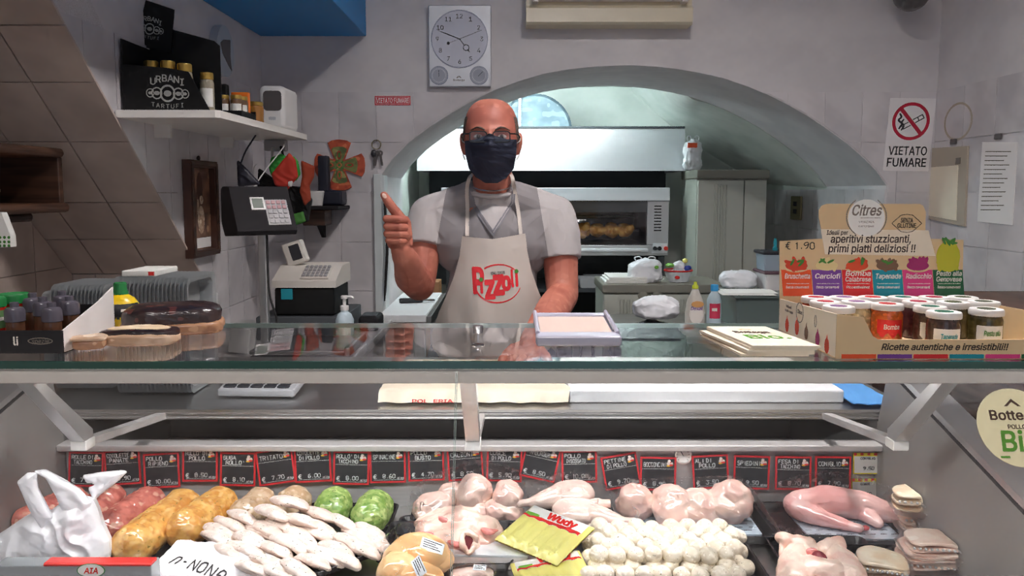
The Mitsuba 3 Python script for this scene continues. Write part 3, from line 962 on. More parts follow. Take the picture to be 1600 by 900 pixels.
def pad(parent, a, b, d, z, nx, ny):
    """grey absorbent pad with slots; a, b, d corners in the photograph"""
    a, u, v = quad_frame(*(at_z(*p, z) for p in (a, b, d)))
    w, l = np.linalg.norm(u), np.linalg.norm(v)
    m = prism(rrect(0, w, 0, l, .004), .003)
    obj(parent, 'pad', placed(m, a - (0, 0, .003), u / w, v / l, Z_), 'mat_mat_pad', False, label='blue grey slotted absorbent pad')
    sl = [sg.box(.004 + (i + .5 * (j % 2)) * (w - .008) / nx, .003 + j * (l - .006) / ny, .004 + (i + .5 * (j % 2)) * (w - .008) / nx + (w / nx) * .55, .003 + j * (l - .006) / ny + .0012) for i in range(nx) for j in range(ny)]
    sl = [s for s in sl if s.bounds[2] < w - .002]
    obj(parent, 'pad_slots', placed(prism(ops.unary_union(sl), .0004), a, u / w, v / l, Z_), 'mat_slot_dark', False, kind='stuff')


def meat(c, r, seed, rz=0.0, rx=0.0, ry=0.0, amp=.004, freq=26, sub=4, taper=0.0, bend=0.0):
    m = ico(sub)
    v = np.array(m.vertices)
    v[:, 1] *= 1 - taper * v[:, 0]
    v[:, 2] *= 1 - taper * .7 * v[:, 0]
    v = v * r
    v[:, 1] += bend * v[:, 0] ** 2 / r[0]
    m = rough(tri(v, m.faces), amp, freq, seed)
    return moved(m, c, rz=rz, rx=rx, ry=ry)


def drumstick(p, knee, foot, r0, r1, r2):
    return smoothed(bones([[(p, r0), (np.add(p, knee) / 2, (r0 + r1) / 2 * 1.05), (knee, r1)], [(knee, r1), (np.add(knee, foot) / 2, r2 * 1.02), (foot, r2), (np.asarray(foot) + (np.asarray(foot) - knee) * .06, r2 * 1.25)]]), .005, 10)


def chicken_pack(label, corners, pieces, mat, padspec=None, h=.018, trayed=True, amp=.0012, seed=0):
    k = thing('poultry_pack', label, 'packed meat', 'cling film packs of poultry')
    ms = []
    a, u, v = quad_frame(*(np.clip(pz(*p, DZ + h), (CL + .014, 0, 0), (CR - .014, 9, 9)) for p in corners))
    w, l = np.linalg.norm(u), np.linalg.norm(v)
    m = tray_mesh(w, l, h)
    c = a + u / 2 + v / 2
    c[2] = DZ
    t = placed(m, c, u / w, v / l, Z_)
    if t.volume < 0: t.invert()
    obj(k, 'tray', t, 'mat_tray_black', 30)
    if padspec: pad(k, *padspec)
    for nm, m, mt in pieces:
        obj(k, nm, m, mt or mat, True)
        ms.append(m)
    film(k, ms + [t], amp, seed)
    return k


zc = lambda px, py, dz: pz(px, py, DZ + dz, 1.447)
chicken_pack('cling film pack of pink chicken thighs in a black tray under the calzoni tag', ((650, 772), (815, 772), (640, 813)),
             [('thigh', meat(zc(676, 790, .030), (.040, .030, .024), 1, 0, ry=-25, taper=.2, amp=.013), None), ('thigh', meat(zc(706, 776, .040), (.034, .026, .028), 2, 0, ry=-30, amp=.013), None),
              ('thigh', meat(zc(742, 772, .050), (.032, .030, .038), 3, 0, ry=10, taper=.15, amp=.013), None), ('thigh', meat(zc(792, 778, .044), (.029, .028, .034), 4, 0, ry=20, amp=.012), None),
              ('thigh', meat(zc(785, 797, .026), (.038, .026, .022), 5, 0, ry=8, amp=.012), None), ('thigh', meat(zc(735, 798, .024), (.036, .024, .022), 6, 0, amp=.012), None)], 'mat_chicken_breast', seed=1)


def leg_quarter(c, rz, s, flip=1, seed=0):
    body = meat((0, 0, 0), np.array((.048, .034, .022)) * s, seed, 0, taper=.35, amp=.003)
    d = drumstick(np.array((.025, .006 * flip, 0)) * s, np.array((.062, .016 * flip, -.001)) * s, np.array((.092, .012 * flip, -.003)) * s, .020 * s, .012 * s, .0062 * s)
    m = from_man(union(body, d))
    return moved(m, c, rz=rz)


chicken_pack('cling film pack of two pale plucked chicken halves with legs, right of the chicken thighs', ((832, 776), (952, 776), (815, 836)),
             [('chicken_half', leg_quarter(zc(888, 772, .036), 195, 1.05, 1, 4), None), ('chicken_half', leg_quarter(zc(905, 800, .026), -14, 1.05, -1, 8), None), ('wing', meat(zc(930, 786, .040), (.022, .013, .010), 9, 30), None),
              ('bone', moved(trimesh.creation.cylinder(.0075, .022, sections=16), zc(944, 787, .044), rx=0, ry=90), 'mat_bone')], 'mat_chicken_white', seed=2)
chicken_pack('cling film pack of four smooth chicken breasts on a slotted pad', ((970, 778), (1176, 778), (980, 838)),
             [('breast', meat(zc(993, 786, .036), (.037, .030, .036), 11, 0, ry=20, taper=.22, amp=.016, freq=24), None), ('breast', meat(zc(1049, 793, .036), (.035, .034, .041), 12, 0, ry=-18, taper=.2, amp=.016, freq=24), None),
              ('breast', meat(zc(1094, 793, .036), (.036, .032, .036), 13, 0, ry=30, taper=.15, amp=.016, freq=24), None), ('breast', meat(zc(1140, 786, .042), (.046, .036, .043), 14, 0, ry=35, taper=.22, amp=.020, freq=22), None)], 'mat_chicken_breast',
             ((980, 808), (1172, 808), (984, 835), DZ + .006, 9, 5), seed=3)
chicken_pack('cling film pack holding a skinned pink rabbit, by the right end wall', ((1175, 774), (1400, 774), (1200, 850)),
             [('rabbit', rough(smoothed(bones([[(zc(1248, 790, .032), .026), (zc(1290, 784, .036), .031), (zc(1340, 788, .034), .026), (zc(1382, 799, .028), .019), (zc(1420, 808, .024), .012)], [(zc(1250, 795, .030), .022), (zc(1290, 812, .020), .014), (zc(1342, 826, .014), .008)], [(zc(1350, 800, .026), .016), (zc(1372, 818, .016), .009)]]), .006, 10), .003, 40, 5), None),
              ('raw_end', blob(zc(1352, 825, .014), (.008, .006, .005), 2, .001), 'mat_raw_red')], 'mat_rabbit_meat', ((1215, 782), (1392, 782), (1240, 842), DZ + .006, 11, 10), seed=4)

# unwrapped raw chicken with its neck opening, on a black tray
tray('black tray under the raw chicken with the neck opening', (612, 815), (800, 815), (600, 880), h=.018)
k = thing('raw_chicken', 'raw pink chicken with a round neck opening, on a black tray in the middle', 'raw chicken')
body = smoothed(union(bones([[(zc(676, 832, .032), .030), (zc(712, 824, .040), .033), (zc(752, 832, .032), .027)], [(zc(690, 848, .024), .024), (zc(728, 850, .026), .024)], [(zc(660, 820, .040), .012), (zc(680, 806, .050), .011), (zc(708, 804, .052), .014), (zc(740, 806, .050), .012)], [(zc(760, 818, .040), .014), (zc(776, 832, .030), .012), (zc(756, 846, .026), .014)]])), .006, 8)
body = rough(rough(body, .008, 34, 2), .0024, 110, 5)
obj(k, 'body', body, 'mat_chicken_skin', True)
nk = zc(733, 843, .044)
t = np.linspace(0, 2 * np.pi, 25)
ringp = np.array([nk + (.0105 * math.cos(a) + .002 * math.sin(2 * a), -.012 + .005 * math.sin(a) + .003 * math.cos(3 * a), .0145 * math.sin(a)) for a in t])
obj(k, 'neck_rim', rough(tube(ringp, .0052, 10), .003, 90, 3), 'mat_chicken_skin', True)
obj(k, 'neck_opening', placed(prism(affinity.scale(disc(.011, 20), .92, 1.3), .002), nk + (0, -.0095, 0), X_, norm((0, .3, 1))), 'mat_raw_dark', False, label='dark red opening of the neck')
for i, (x, y, z) in enumerate(((683, 808, .060), (655, 832, .040), (700, 846, .040), (752, 826, .046), (672, 850, .036))):
    obj(k, 'pink_fold', rough(tube(curve([zc(x, y, z), zc(x + 12, y + 5, z + .001), zc(x + 26, y + 3, z - .002)], 10), (.002, .0035, .0045, .005, .005, .005, .0045, .004, .003, .002), 8), .002, 100, i), 'mat_raw_pink', True)
tag_c = zc(667, 802, .052)

# packed yellow chickens at the front, with labels
def label_card(parent, c, u, v, w, h, mt='mat_label_white'):
    z = np.cross(norm(u), norm(v))
    obj(parent, 'label', placed(prism(rrect(-w / 2, w / 2, -h / 2, h / 2, .001), .0005), c, norm(u), norm(v), z), mt, False, label='white product label')
    obj(parent, 'label__print', placed(join([prism(sg.box(-w * .4, -h * .3 + i * h * .2, w * (.4 - .13 * (i % 3)), -h * .3 + i * h * .2 + h * .06), .0003) for i in range(4)]), c + z * .0005, norm(u), norm(v), z), 'mat_ink', False)


for i, (label, spec) in enumerate((('film wrapped yellow skinned chicken with a white label, behind another yellow chicken', [((655, 866, .034), (.050, .038, .032), -10), ((628, 872, .034), (.030, .026, .026), 30), ((680, 874, .028), (.030, .022, .022), 0)]),
                                   ('film wrapped yellow skinned chicken at the front edge, lowest of the yellow ones', [((622, 896, .030), (.034, .030, .030), 20), ((655, 905, .026), (.036, .028, .026), 0)]))):
    k = thing('yellow_chicken_pack', label, 'packed meat', 'yellow skinned chickens at the front')
    ms = [meat(zc(*c), np.array(r), 20 + i * 5 + j, a, taper=.1) for j, (c, r, a) in enumerate(spec)]
    ms = [from_man(union(*ms))]
    obj(k, 'chicken', ms[0], 'mat_chicken_yellow', True)
    film(k, ms, .0010, 7 + i)
    c = zc(676, 855, .062) if i == 0 else zc(655, 888, .058)
    label_card(k, c + (0, -.004, .004), (1, -.35, -.2) if i == 0 else (.45, -1, -.3), (.2, .6, .7) if i == 0 else (.75, .2, .6), .038, .016)
# clear lidded tub at the very front
k = thing('clear_tub', 'clear round lidded tub with a sticker at the front edge, beside the yellow chickens', 'tub')
c = zc(738, 905, .012)
obj(k, 'tub', lathe([(0, 0), (.030, 0), (.036, .025), (.038, .0255), (.037, .029), (.028, .033), (0, .035)], 40, (c[0], c[1], DZ + .0005)), 'mat_film', 30)
obj(k, 'content', lathe([(0, .002), (.028, .002), (.033, .020), (0, .024)], 32, (c[0], c[1], DZ + .001)), 'mat_chicken_white', True)
label_card(k, np.array((c[0] + .012, c[1] - .012, DZ + .0365)), (1, -.1, 0), (.1, .9, .25), .020, .012)
# white long carton
k = thing('white_carton', 'plain white shallow carton lying in front of the raw chicken', 'carton')
p0 = at_z(700, 889, DZ + .001)
obj(k, 'box', moved(rbox(0, .128, 0, .055, 0, .024, .002), (p0[0], p0[1], DZ + .0005), rz=-2), 'mat_paper')
obj(k, 'lid_edge', moved(rbox(-.001, .129, -.0008, .056, .021, .0255, .001), (p0[0], p0[1], DZ + .0005), rz=-2), 'mat_label_white')

# yellow sausage packs
M('pack_yellow', srgb(234, 226, 124), .30, coat=.8)
M('pack_white', srgb(238, 238, 232), .35, coat=.5)
M('pack_red', srgb(210, 44, 40), .35, coat=.5)
M('pack_green', srgb(110, 170, 60), .35, coat=.5)
M('pack_orange', srgb(206, 120, 70), .4)


def fat_text(w_, h, d, t, **kw):
    m = text(w_, h, d, True, **kw)
    return join([moved(m, (t * math.cos(q), t * math.sin(q), 0)) for q in np.arange(6) * math.pi / 3])


def sausage_pack(label, c, u, v, w, l, seed, word):
    u, v = norm(u), norm(v)
    z = norm(np.cross(u, v))
    k = thing('sausage_pack', label, 'sausage pack', 'yellow frankfurter packs')
    n, m = 41, 25
    X, Yg = np.meshgrid(np.linspace(-w / 2, w / 2, n), np.linspace(-l / 2, l / 2, m), indexing='ij')
    edge = np.clip(np.minimum(w / 2 - abs(X), l / 2 - abs(Yg)) / .010, 0, 1)
    Zg = .0015 + edge ** .6 * (.008 + .0028 * np.abs(np.sin(X / w * np.pi * 6)) * (Yg < l * .2)) + .0012 * (meshkit.fbm(np.stack([X, Yg, X * 0], -1) * 90, 2, seed) - .5) * edge
    zig = np.where(np.arange(n) % 2, .0015, 0)
    P = np.stack([X, Yg, Zg], -1)
    P[:, 0, 1] -= zig
    P[:, -1, 1] += zig
    sheet = grid_sheet(P)
    bot = P.copy()
    bot[..., 2] = -.006 * edge ** .5 - .0005
    body = join(sheet, tri(grid_sheet(bot).vertices, grid_sheet(bot).faces[:, ::-1]))
    j0 = int(m * .62)
    def band(a, b, i0, i1, off):
        q = P[i0:i1, a:b].copy()
        q[..., 2] += off
        return grid_sheet(q, .0004)
    put = lambda mm: placed(mm, c, u, v, z)
    obj(k, 'pouch', put(body), 'mat_pack_yellow', True)
    obj(k, 'banner', put(band(j0, m - 1, 2, n - 2, .0007)), 'mat_pack_white', True, label='white printed band')
    obj(k, 'banner__stripe', put(band(j0, j0 + 3, 2, n - 2, .0012)), 'mat_pack_red', True)
    obj(k, 'banner__stripe', put(band(j0 + 1, j0 + 4, 3, 12, .0016)), 'mat_pack_green', True)
    zt = float(P[n // 2, m - 5, 2]) + .0016
    obj(k, 'banner__lettering', put(moved(fat_text(word, .0150, .0006, .0007), (w * .10, l * .24, zt))), 'mat_pack_red', False)
    for i in range(6):
        x = -w / 2 + (i + .5) * w / 6
        obj(k, 'sausage', put(tube([(x, -l * .40, .0015), (x, 0, .0018), (x, l * .38, .0015)], (.006, .0065, .006), 10)), 'mat_pack_orange', True)
    return k


a, b2, d2 = at_z(846, 806, DZ + .052), at_z(936, 840, DZ + .044), at_z(768, 838, DZ + .036)
u, v = b2 - a, a - d2
c = (b2 + d2) / 2 + (0, 0, .004)
sausage_pack('yellow frankfurter pack with red lettering, leaning on top in the middle', c, u, np.cross(np.cross(norm(u), norm(v)), norm(u)), np.linalg.norm(u) * 1.08, np.linalg.norm(v) * 1.12, 3, 'Wudy')
sausage_pack('yellow frankfurter pack lying lower at the front edge, under the other one', at_z(862, 897, DZ + .014), (1, .22, .1), (-.25, 1, .25), .115, .075, 4, 'Wudy')

# ---- whole chicken on a black tray, right
tray('black tray under the whole chicken at the right', (1195, 835), (1345, 838), (1190, 920), h=.016)
k = thing('whole_chicken', 'whole raw plucked chicken with raised legs, on a black tray at the right', 'raw chicken')
b = bones([[(zc(1246, 870, .034), .022), (zc(1242, 890, .030), .027), (zc(1242, 915, .028), .030)], [(zc(1302, 868, .034), .020), (zc(1318, 884, .030), .025), (zc(1326, 910, .028), .030)],
           [(zc(1264, 853, .044), .013), (zc(1264, 866, .040), .016)], [(zc(1268, 900, .032), .030), (zc(1300, 906, .030), .030)],
           [(zc(1262, 855, .044), .014), (zc(1244, 849, .048), .0135), (zc(1229, 844, .050), .0095)], [(zc(1229, 843, .052), .012), (zc(1223, 841, .051), .011)], [(zc(1222, 848, .047), .006), (zc(1221, 866, .034), .0045)],
           [(zc(1288, 860, .042), .015), (zc(1302, 852, .047), .0125), (zc(1312, 848, .048), .011)], [(zc(1313, 852, .046), .011), (zc(1310, 862, .042), .010)]])
body = rough(rough(smoothed(b, .005, 6), .004, 45, 9), .0015, 120, 3)
obj(k, 'body', body, 'mat_chicken_skin', True)
obj(k, 'cavity', blob(zc(1280, 872, .056), (.012, .014, .010), 3, .002, 80, ry=25), 'mat_raw_dark', True, label='dark red opening')
obj(k, 'cavity__flap', blob(zc(1270, 864, .060), (.011, .006, .008), 3, .002, 80, ry=25), 'mat_raw_pink', True)

# ---- clear clamshell packs at the right end
M('lid_clear', srgb(190, 192, 192), .15)


def clam_pack(label, c, rz, w, d, h, meatmat, seed):
    k = thing('sliced_meat_pack', label, 'packed meat', 'clear packs of sliced meat at the right end')
    c = np.asarray(c)
    base = moved(tray_mesh(w, d, h * .45, .006), c, rz=rz)
    obj(k, 'base', base, 'mat_film', 30)
    for j in range(3):
        s = rough(blob((0, 0, 0), (w * .44, d * .40, .0042), 3, power=.55), .0016, 60, seed + j)
        s.vertices[:, 2] += .005 * np.sin(s.vertices[:, 0] / w * 4 + j)
        obj(k, 'slice', moved(s, c + (0, 0, .012 + j * .0085), rz=rz + 3 * j), meatmat, True)
    P = []
    for g, z in ((.004, h * .45), (0, h * .47), (-.006, h * .95), (-.012, h), (-.03, h + .001)):
        q = rrect(-w / 2 - g, w / 2 + g, -d / 2 - g, d / 2 + g, .012 + max(g, -.011))
        cc = np.array(q.exterior.coords)[:-1]
        # ribs pressed into the lid
        P.append(np.c_[cc, np.full(len(cc), z)])
    lid = loft(P, True)
    obj(k, 'lid', moved(lid, c, rz=rz), 'mat_film', 30)
    for i in range(11):
        x = -w * .40 + i * w * .08
        obj(k, 'rib', moved(blob((x, -d / 2 + .007, h * .86), (.0022, .0035, .0022), 1), c, rz=rz), 'mat_lid_clear', True)


M('slice_pale', speckled(srgb(238, 222, 196), srgb(228, 202, 168), srgb(244, 232, 210), 40, 70, .72), .4)
M('slice_pink', speckled(srgb(238, 216, 200), srgb(228, 194, 176), srgb(244, 228, 214), 40, 70, .72), .4)
sz = .0005
clam_pack('clear pack of pale sliced meat, middle one of the three, topmost against the end wall', (*at_z(1442, 826, DZ + .02)[:2], DZ + .052), -14, .115, .075, .028, 'mat_slice_pale', 1)
clam_pack('clear pack of pink sliced meat, nearer the camera at the right end wall', (*at_z(1462, 872, DZ + .02)[:2], DZ + .021), -10, .105, .075, .030, 'mat_slice_pink', 2)
clam_pack('clear pack of sliced meat beside the whole chicken', (*at_z(1378, 884, DZ + .02)[:2], DZ + sz), -24, .085, .085, .030, 'mat_slice_pale', 3)
for y0, lab in ((1452, 'clear pack of meat at the bottom of the right hand stack'), ):
    clam_pack(lab, (*at_z(y0, 868, DZ + .02)[:2], DZ + sz), -12, .110, .085, .019, 'mat_slice_pink', 4)
clam_pack('clear pack of meat under the topmost pack, at the foot of the end wall', (*at_z(1448, 822, DZ + .02)[:2], DZ + sz), -10, .105, .07, .045, 'mat_slice_pink', 6)

# ---- empty black tray between meat packs
tray('empty black tray left of the raw chicken', (628, 806), (656, 806), (610, 835), h=.016)

# ---- white carrier bag, bottom left
M('bag', srgb(238, 239, 243), .42, spec=.5)


def inflate(poly, depth, step=.005, fold=.003, freq=60, seed=0, floor=None):
    """closed pillow whose outline is the polygon (x, z); it swells along y"""
    vv, ff = trimesh.creation.triangulate_polygon(poly, engine='earcut')
    vv, ff = trimesh.remesh.subdivide_to_size(np.c_[vv, np.zeros(len(vv))], ff, step, max_iter=14)
    m = trimesh.Trimesh(vv, ff)
    m.merge_vertices()
    vv, ff = np.array(m.vertices), np.array(m.faces)
    d = shapely.distance(poly.exterior if not poly.interiors else poly.boundary, shapely.points(vv[:, :2]))
    t = depth * (1 - (1 - np.clip(d / (depth * 1.5), 0, 1)) ** 2) ** .5
    q = np.c_[vv[:, 0], np.zeros(len(vv)), vv[:, 1]]
    w = np.clip(d / .01, 0, 1)
    f1 = fold * w * (2 * meshkit.fbm(q * freq + seed, 3, seed) - 1) + fold * 1.2 * w * np.abs(np.sin(q[:, 0] * 75 + q[:, 2] * 55 + 5 * meshkit.noise(q * 25, seed))) * np.clip(d / .02, 0, 1)
    n = len(vv)
    e = np.sort(trimesh.Trimesh(vv, ff, process=False).edges, axis=1)
    front = np.c_[vv[:, 0], -t + f1, vv[:, 1]]
    back = np.c_[vv[:, 0], t + .0004, vv[:, 1]]
    m = tri(np.vstack([front, back]), np.vstack([ff, ff[:, ::-1] + n]))
    return m


def carrier_bag():
    k = thing('carrier_bag', 'crumpled white plastic carrier bag with loop handles, at the left end of the display', 'plastic bag')
    Yb = 1.222
    W_ = lambda pts: sg.Polygon([tuple(at_y(max(a, -60) / 4.286, 690 + b / 4.286, Yb)[[0, 2]]) for a, b in pts]).buffer(-.002).buffer(.004, quad_segs=4).buffer(-.002)
    z_bot = 876
    x_left = CL + .010
    body = W_([(-40, 640), (60, 575), (160, 505), (270, 445), (330, 470), (400, 415), (480, 400), (560, 370), (625, 385), (655, 450), (690, 560), (735, 660), (738, 740), (716, z_bot), (-40, z_bot)])
    body = body.intersection(sg.box(x_left, DZ + .001, 1, 2))
    m = inflate(body, .036, .0045, .0045, 45, 2)
    m.apply_translation((0, Yb, 0))
    obj(k, 'body', m, 'mat_bag', True)
    for i, (pts, dy, dp) in enumerate((([(170, 235), (235, 178), (300, 176), (296, 215), (308, 290), (400, 470), (340, 560), (250, 420)], -.020, .009), ([(235, 178), (330, 168), (440, 225), (560, 300), (640, 390), (600, 470), (450, 440), (402, 335), (345, 232), (292, 200)], -.012, .010), ([(520, 246), (650, 224), (780, 212), (832, 219), (745, 300), (645, 375), (600, 420), (560, 330), (690, 275), (600, 300), (555, 300)], .014, .007))):
        m = inflate(W_(pts), dp, .004, .0025, 80, 5 + i)
        m.apply_translation((0, Yb + dy, 0))
        obj(k, 'handle', m, 'mat_bag', True)


carrier_bag()

# white plastic packet with marker writing
def packet():
    k = thing('written_packet', 'flat white plastic packet with black marker writing, leaning on the cutlet tray', 'packet')
    a, b_, d_ = at_z(222, 905, DZ + .018), at_z(400, 905, DZ + .020), at_z(278, 845, DZ + .040)
    n = 26
    s, t = np.meshgrid(np.linspace(0, 1, n), np.linspace(0, 1, n), indexing='ij')
    P = a + s[..., None] * (b_ - a) + t[..., None] * (d_ - a) * (1 - .25 * s[..., None])
    P[..., 2] += .010 * np.sin(np.pi * s) * np.sin(np.pi * np.clip(t * .8 + .1, 0, 1)) + .010 * (meshkit.fbm(P * 32, 3, 5) - .5) + .005 * (meshkit.fbm(P * 90, 2, 6) - .5)
    P[..., 0] += .012 * (meshkit.fbm(P * 30 + 7, 2, 8) - .5)
    P[..., 1] += .014 * (meshkit.fbm(P * 30 + 3, 2, 9) - .5)
    obj(k, 'packet', grid_sheet(P, .0012), 'mat_white_plastic', True)
    word = scrawl('GNON-U', .017, .0020, .0006, gap=2.2, align='c', seed=4, wobble=.4)
    # laid on the sheet
    uu, vv = norm(d_ - b_), None
    cx = P[11, 9]
    z = norm(np.cross(b_ - a, d_ - a))
    uu = norm((d_ - a) * .55 - (b_ - a) * .75)
    vv = np.cross(z, uu)
    m = placed(word, (0, 0, 0), uu, vv, z)
    v = np.array(m.vertices) + cx + z * .002
    from scipy.spatial import cKDTree
    kd = cKDTree(P.reshape(-1, 3)[:, :2])
    dd, ii = kd.query(v[:, :2], k=4)
    wgt = 1 / (dd + 1e-5)
    base = (P.reshape(-1, 3)[ii, 2] * wgt).sum(1) / wgt.sum(1)
    h = v[:, 2] - (cx + z * .002)[2] - (placed(word, (0, 0, 0), uu, vv, z).vertices[:, 2] - word.vertices[:, 2] * z[2])
    v[:, 2] = base + .0006 + word.vertices[:, 2]
    obj(k, 'writing', tri(v, m.faces), 'mat_ink', False, label='black marker writing')


packet()
# red topped carton with an oval badge in front of the bag
k = thing('red_carton', 'red edged clear fronted carton with an oval badge, at the bottom left corner', 'carton')
p0, p1 = at_z(2, 897, DZ + .003), at_z(236, 884, DZ + .02)
M('carton_red', srgb(206, 44, 40), .35)
M('badge_green', srgb(60, 120, 70), .4)
fy = 1.140
x0, x1 = at_y(-10, 890, fy)[0], at_y(236, 882, fy)[0]
zt = at_y(150, 878, fy)[2]
obj(k, 'tray', rbox(x0, x1, fy, fy + .03, DZ + .0005, zt - .006, .002), 'mat_tray_clear')
obj(k, 'lid', prism_x([(fy - .001, zt - .006), (fy - .001, zt - .0035), (fy + .002, zt - .002), (fy + .020, zt - .002), (fy + .020, zt - .006)], x0 + .075, x1), 'mat_carton_red', False, label='red cardboard lid')
bc = np.array((at_y(143, 890, fy)[0], fy - .0012, zt - .0125))
obj(k, 'badge', placed(prism(affinity.scale(disc(.021, 40), 1, .5), .0006), bc, X_, Z_), 'mat_badge_green', False)
obj(k, 'badge', placed(prism(affinity.scale(disc(.0195, 40), 1, .5), .0008), bc, X_, Z_), 'mat_pack_white', False)
obj(k, 'badge__lettering', placed(moved(text('AIA', .0085, .0004, True, slant=.2), (0, -.0042, 0)), bc - (0, .0008, 0), X_, Z_), 'mat_carton_red', False)

INSIDE = None

# ================================================================ what stands on the glass shelf and on the worktop
GT = GZ + .0006
M('card_kraft', srgb(216, 188, 146), .6)
M('card_cream', srgb(234, 222, 200), .55)
M('print_dark', srgb(58, 44, 40), .6)
M('print_grey', srgb(120, 112, 104), .6)
HUES = [('orange', srgb(222, 84, 44), 'Bruschetta', ''), ('purple', srgb(112, 62, 142), 'Carciofi', ''), ('red', srgb(208, 42, 46), 'Bomba', 'Calabrese'), ('teal', srgb(22, 134, 150), 'Tapenade', ''), ('pink', srgb(214, 62, 128), 'Radicchio', ''), ('dark_green', srgb(24, 84, 50), 'Pesto alla', 'Genovese')]
for nm, c, *_ in HUES: M('hue_' + nm, c, .5)
DISH = [srgb(188, 60, 38), srgb(226, 206, 150), srgb(206, 72, 40), srgb(110, 82, 62), srgb(150, 40, 96), srgb(190, 188, 50)]
for i, c in enumerate(DISH): M(f'dish_{i}', c, .6)
M('leaf_green', srgb(62, 120, 48), .6)

BX0, BX1, BY0, BY1 = .447, .757, 1.088, 1.325
k = thing('sauce_display_box', 'open kraft card display box of sauce jars with a tall printed header', 'display box')
# floor, front with a cut-out, sides, back
obj(k, 'floor', box(BX0, BX1, BY0, BY1, GT, GT + .0015), 'mat_card_kraft', False)
hz = lambda z: GT + z
front = [(BX0, hz(0)), (BX1, hz(0)), (BX1, hz(.058)), (BX1 - .012, hz(.058)), (BX1 - .052, hz(.027)), (BX0 + .058, hz(.027)), (BX0 + .050, hz(.032)), (BX0 + .036, hz(.058)), (BX0, hz(.062))]
obj(k, 'front', prism_y(front, BY0, BY0 + .0022), 'mat_card_kraft', False, label='low kraft front wall with a dark slogan')
pad_t = obj(k, 'side', prism_x([(BY0 + .0022, hz(.0015)), (BY1, hz(.0015)), (BY1, hz(.052)), (BY0 + .0022, hz(.062))], BX0, BX0 + .0022), 'mat_card_cream', False)
obj(k, 'side', prism_x([(BY0 + .0022, hz(.0015)), (BY1, hz(.0015)), (BY1, hz(.052)), (BY0 + .0022, hz(.058))], BX1 - .0022, BX1), 'mat_card_kraft', False)
for i in range(6):
    w = (BX1 - BX0 - .012) / 6
    obj(k, 'front__swatch', box(BX0 + .008 + i * w, BX0 + .008 + (i + 1) * w - .002, BY0 - .0004, BY0 + .0002, hz(.0005), hz(.0065)), 'mat_hue_' + HUES[(i) % 6][0], False)
obj(k, 'front__lettering', placed(text('Ricette autentiche e irresistibili!!', .0088, .0004, True, slant=.22, width=.175, align='c'), ((BX0 + BX1) / 2 - .005, BY0 - .0002, hz(.0125)), X_, Z_), 'mat_print_dark', False)
# prints of the left side: drop shapes and a round badge
P0 = np.array((BX0, BY1 - .01, hz(0)))
dirY = np.array((0, -1, 0))
for i, (a, b, r) in enumerate(((.020, .014, .010), (.065, .018, .011), (.105, .016, .009), (.150, .015, .010), (.185, .012, .010))):
    g = affinity.scale(disc(r, 16), .8, 1.1).union(sg.Polygon([(-.004, .006), (0, .016), (.004, .006)]))
    obj(pad_t, 'print', placed(prism(affinity.translate(g, a + .01, b), .0004), P0 + (-.0001, 0, 0), dirY, Z_, (-1, 0, 0)), f'mat_dish_{(0, 0, 3, 4, 0)[i]}', False)
obj(pad_t, 'print', placed(prism(affinity.translate(disc(.016, 24), .085, .043).difference(affinity.translate(disc(.0145, 24), .085, .043)), .0004), P0 + (-.0001, 0, 0), dirY, Z_, (-1, 0, 0)), 'mat_print_grey', False)
obj(pad_t, 'print', placed(join(moved(text('Citres', .006, .0004, True, slant=.3), (.085, .041, 0)), moved(text('Antipasti', .0045, .0004), (.035, .043, 0)), moved(text('ricette e sughi', .004, .0004), (.037, .036, 0)), moved(prism(affinity.scale(disc(.006, 16), .8, 1.5).difference(affinity.scale(disc(.0052, 16), .8, 1.5)), .0004), (.150, .040, 0))), P0 + (-.0001, 0, 0), dirY, Z_, (-1, 0, 0)), 'mat_print_grey', False)

# header card, leaning back a little
HY = BY1 + .0005
ho = np.array((BX0, HY, GT))
hup = norm((0, .06, 1))
W = BX1 - BX0
hdr = sg.Polygon([(0.002, 0), (W - .003, 0), (W - .003, .150), (W * .79, .152)]
                 + [(W * .79 - .002, .170), (W * .785, .196), (W * .77, .207), (W * .75, .210), (W * .25, .210), (W * .225, .207), (W * .21, .199), (W * .21, .188), (W * .235, .152), (.0, .148)])
hb = obj(k, 'header', placed(prism(hdr, .002), ho + (0, .002, 0), X_, hup), 'mat_card_kraft', False, label='tall printed header card')
hn = np.cross(X_, hup)
on = lambda m, x, y, off=.0: placed(m, ho + (0, .002, 0) + X_ * x + hup * y + hn * (.0021 + off), X_, hup)
obj(hb, 'panel', on(prism([(W * .245, .126), (W * .84, .123), (W * .80, .166), (W * .22, .168)], .0003), 0, 0), 'mat_card_cream', False)
obj(hb, 'logo', on(prism(disc(.031, 40), .0004), W * .465, .1865), 'mat_pack_white', False)
arc = [disc(.034, 40).difference(disc(.0325, 40)).intersection(sg.box(-.05, -.03, -.018, .0325)), disc(.034, 40).difference(disc(.0325, 40)).intersection(sg.box(.018, -.03, .05, .0325))]
obj(hb, 'logo__lettering', on(join(moved(text('Citres', .017, .0004, True, slant=.28, width=.050), (-.024, .003, 0)), moved(prism(sg.box(-.010, -.002, .024, -.0012), .0003), (0, 0, 0)), moved(text('VERONA', .0036, .0003, width=.026), (-.013, -.010, 0)), moved(text('CITRINI', .0030, .0003, width=.026), (-.013, -.017, 0)), prism(arc[0], .0003), prism(arc[1], .0003)), W * .465, .188, .0004), 'mat_print_grey', False)
dia = sg.Polygon([(-.030, 0), (-.012, .016), (0, .018), (.012, .016), (.030, 0), (.012, -.016), (0, -.018), (-.012, -.016)]).buffer(.002, quad_segs=4)
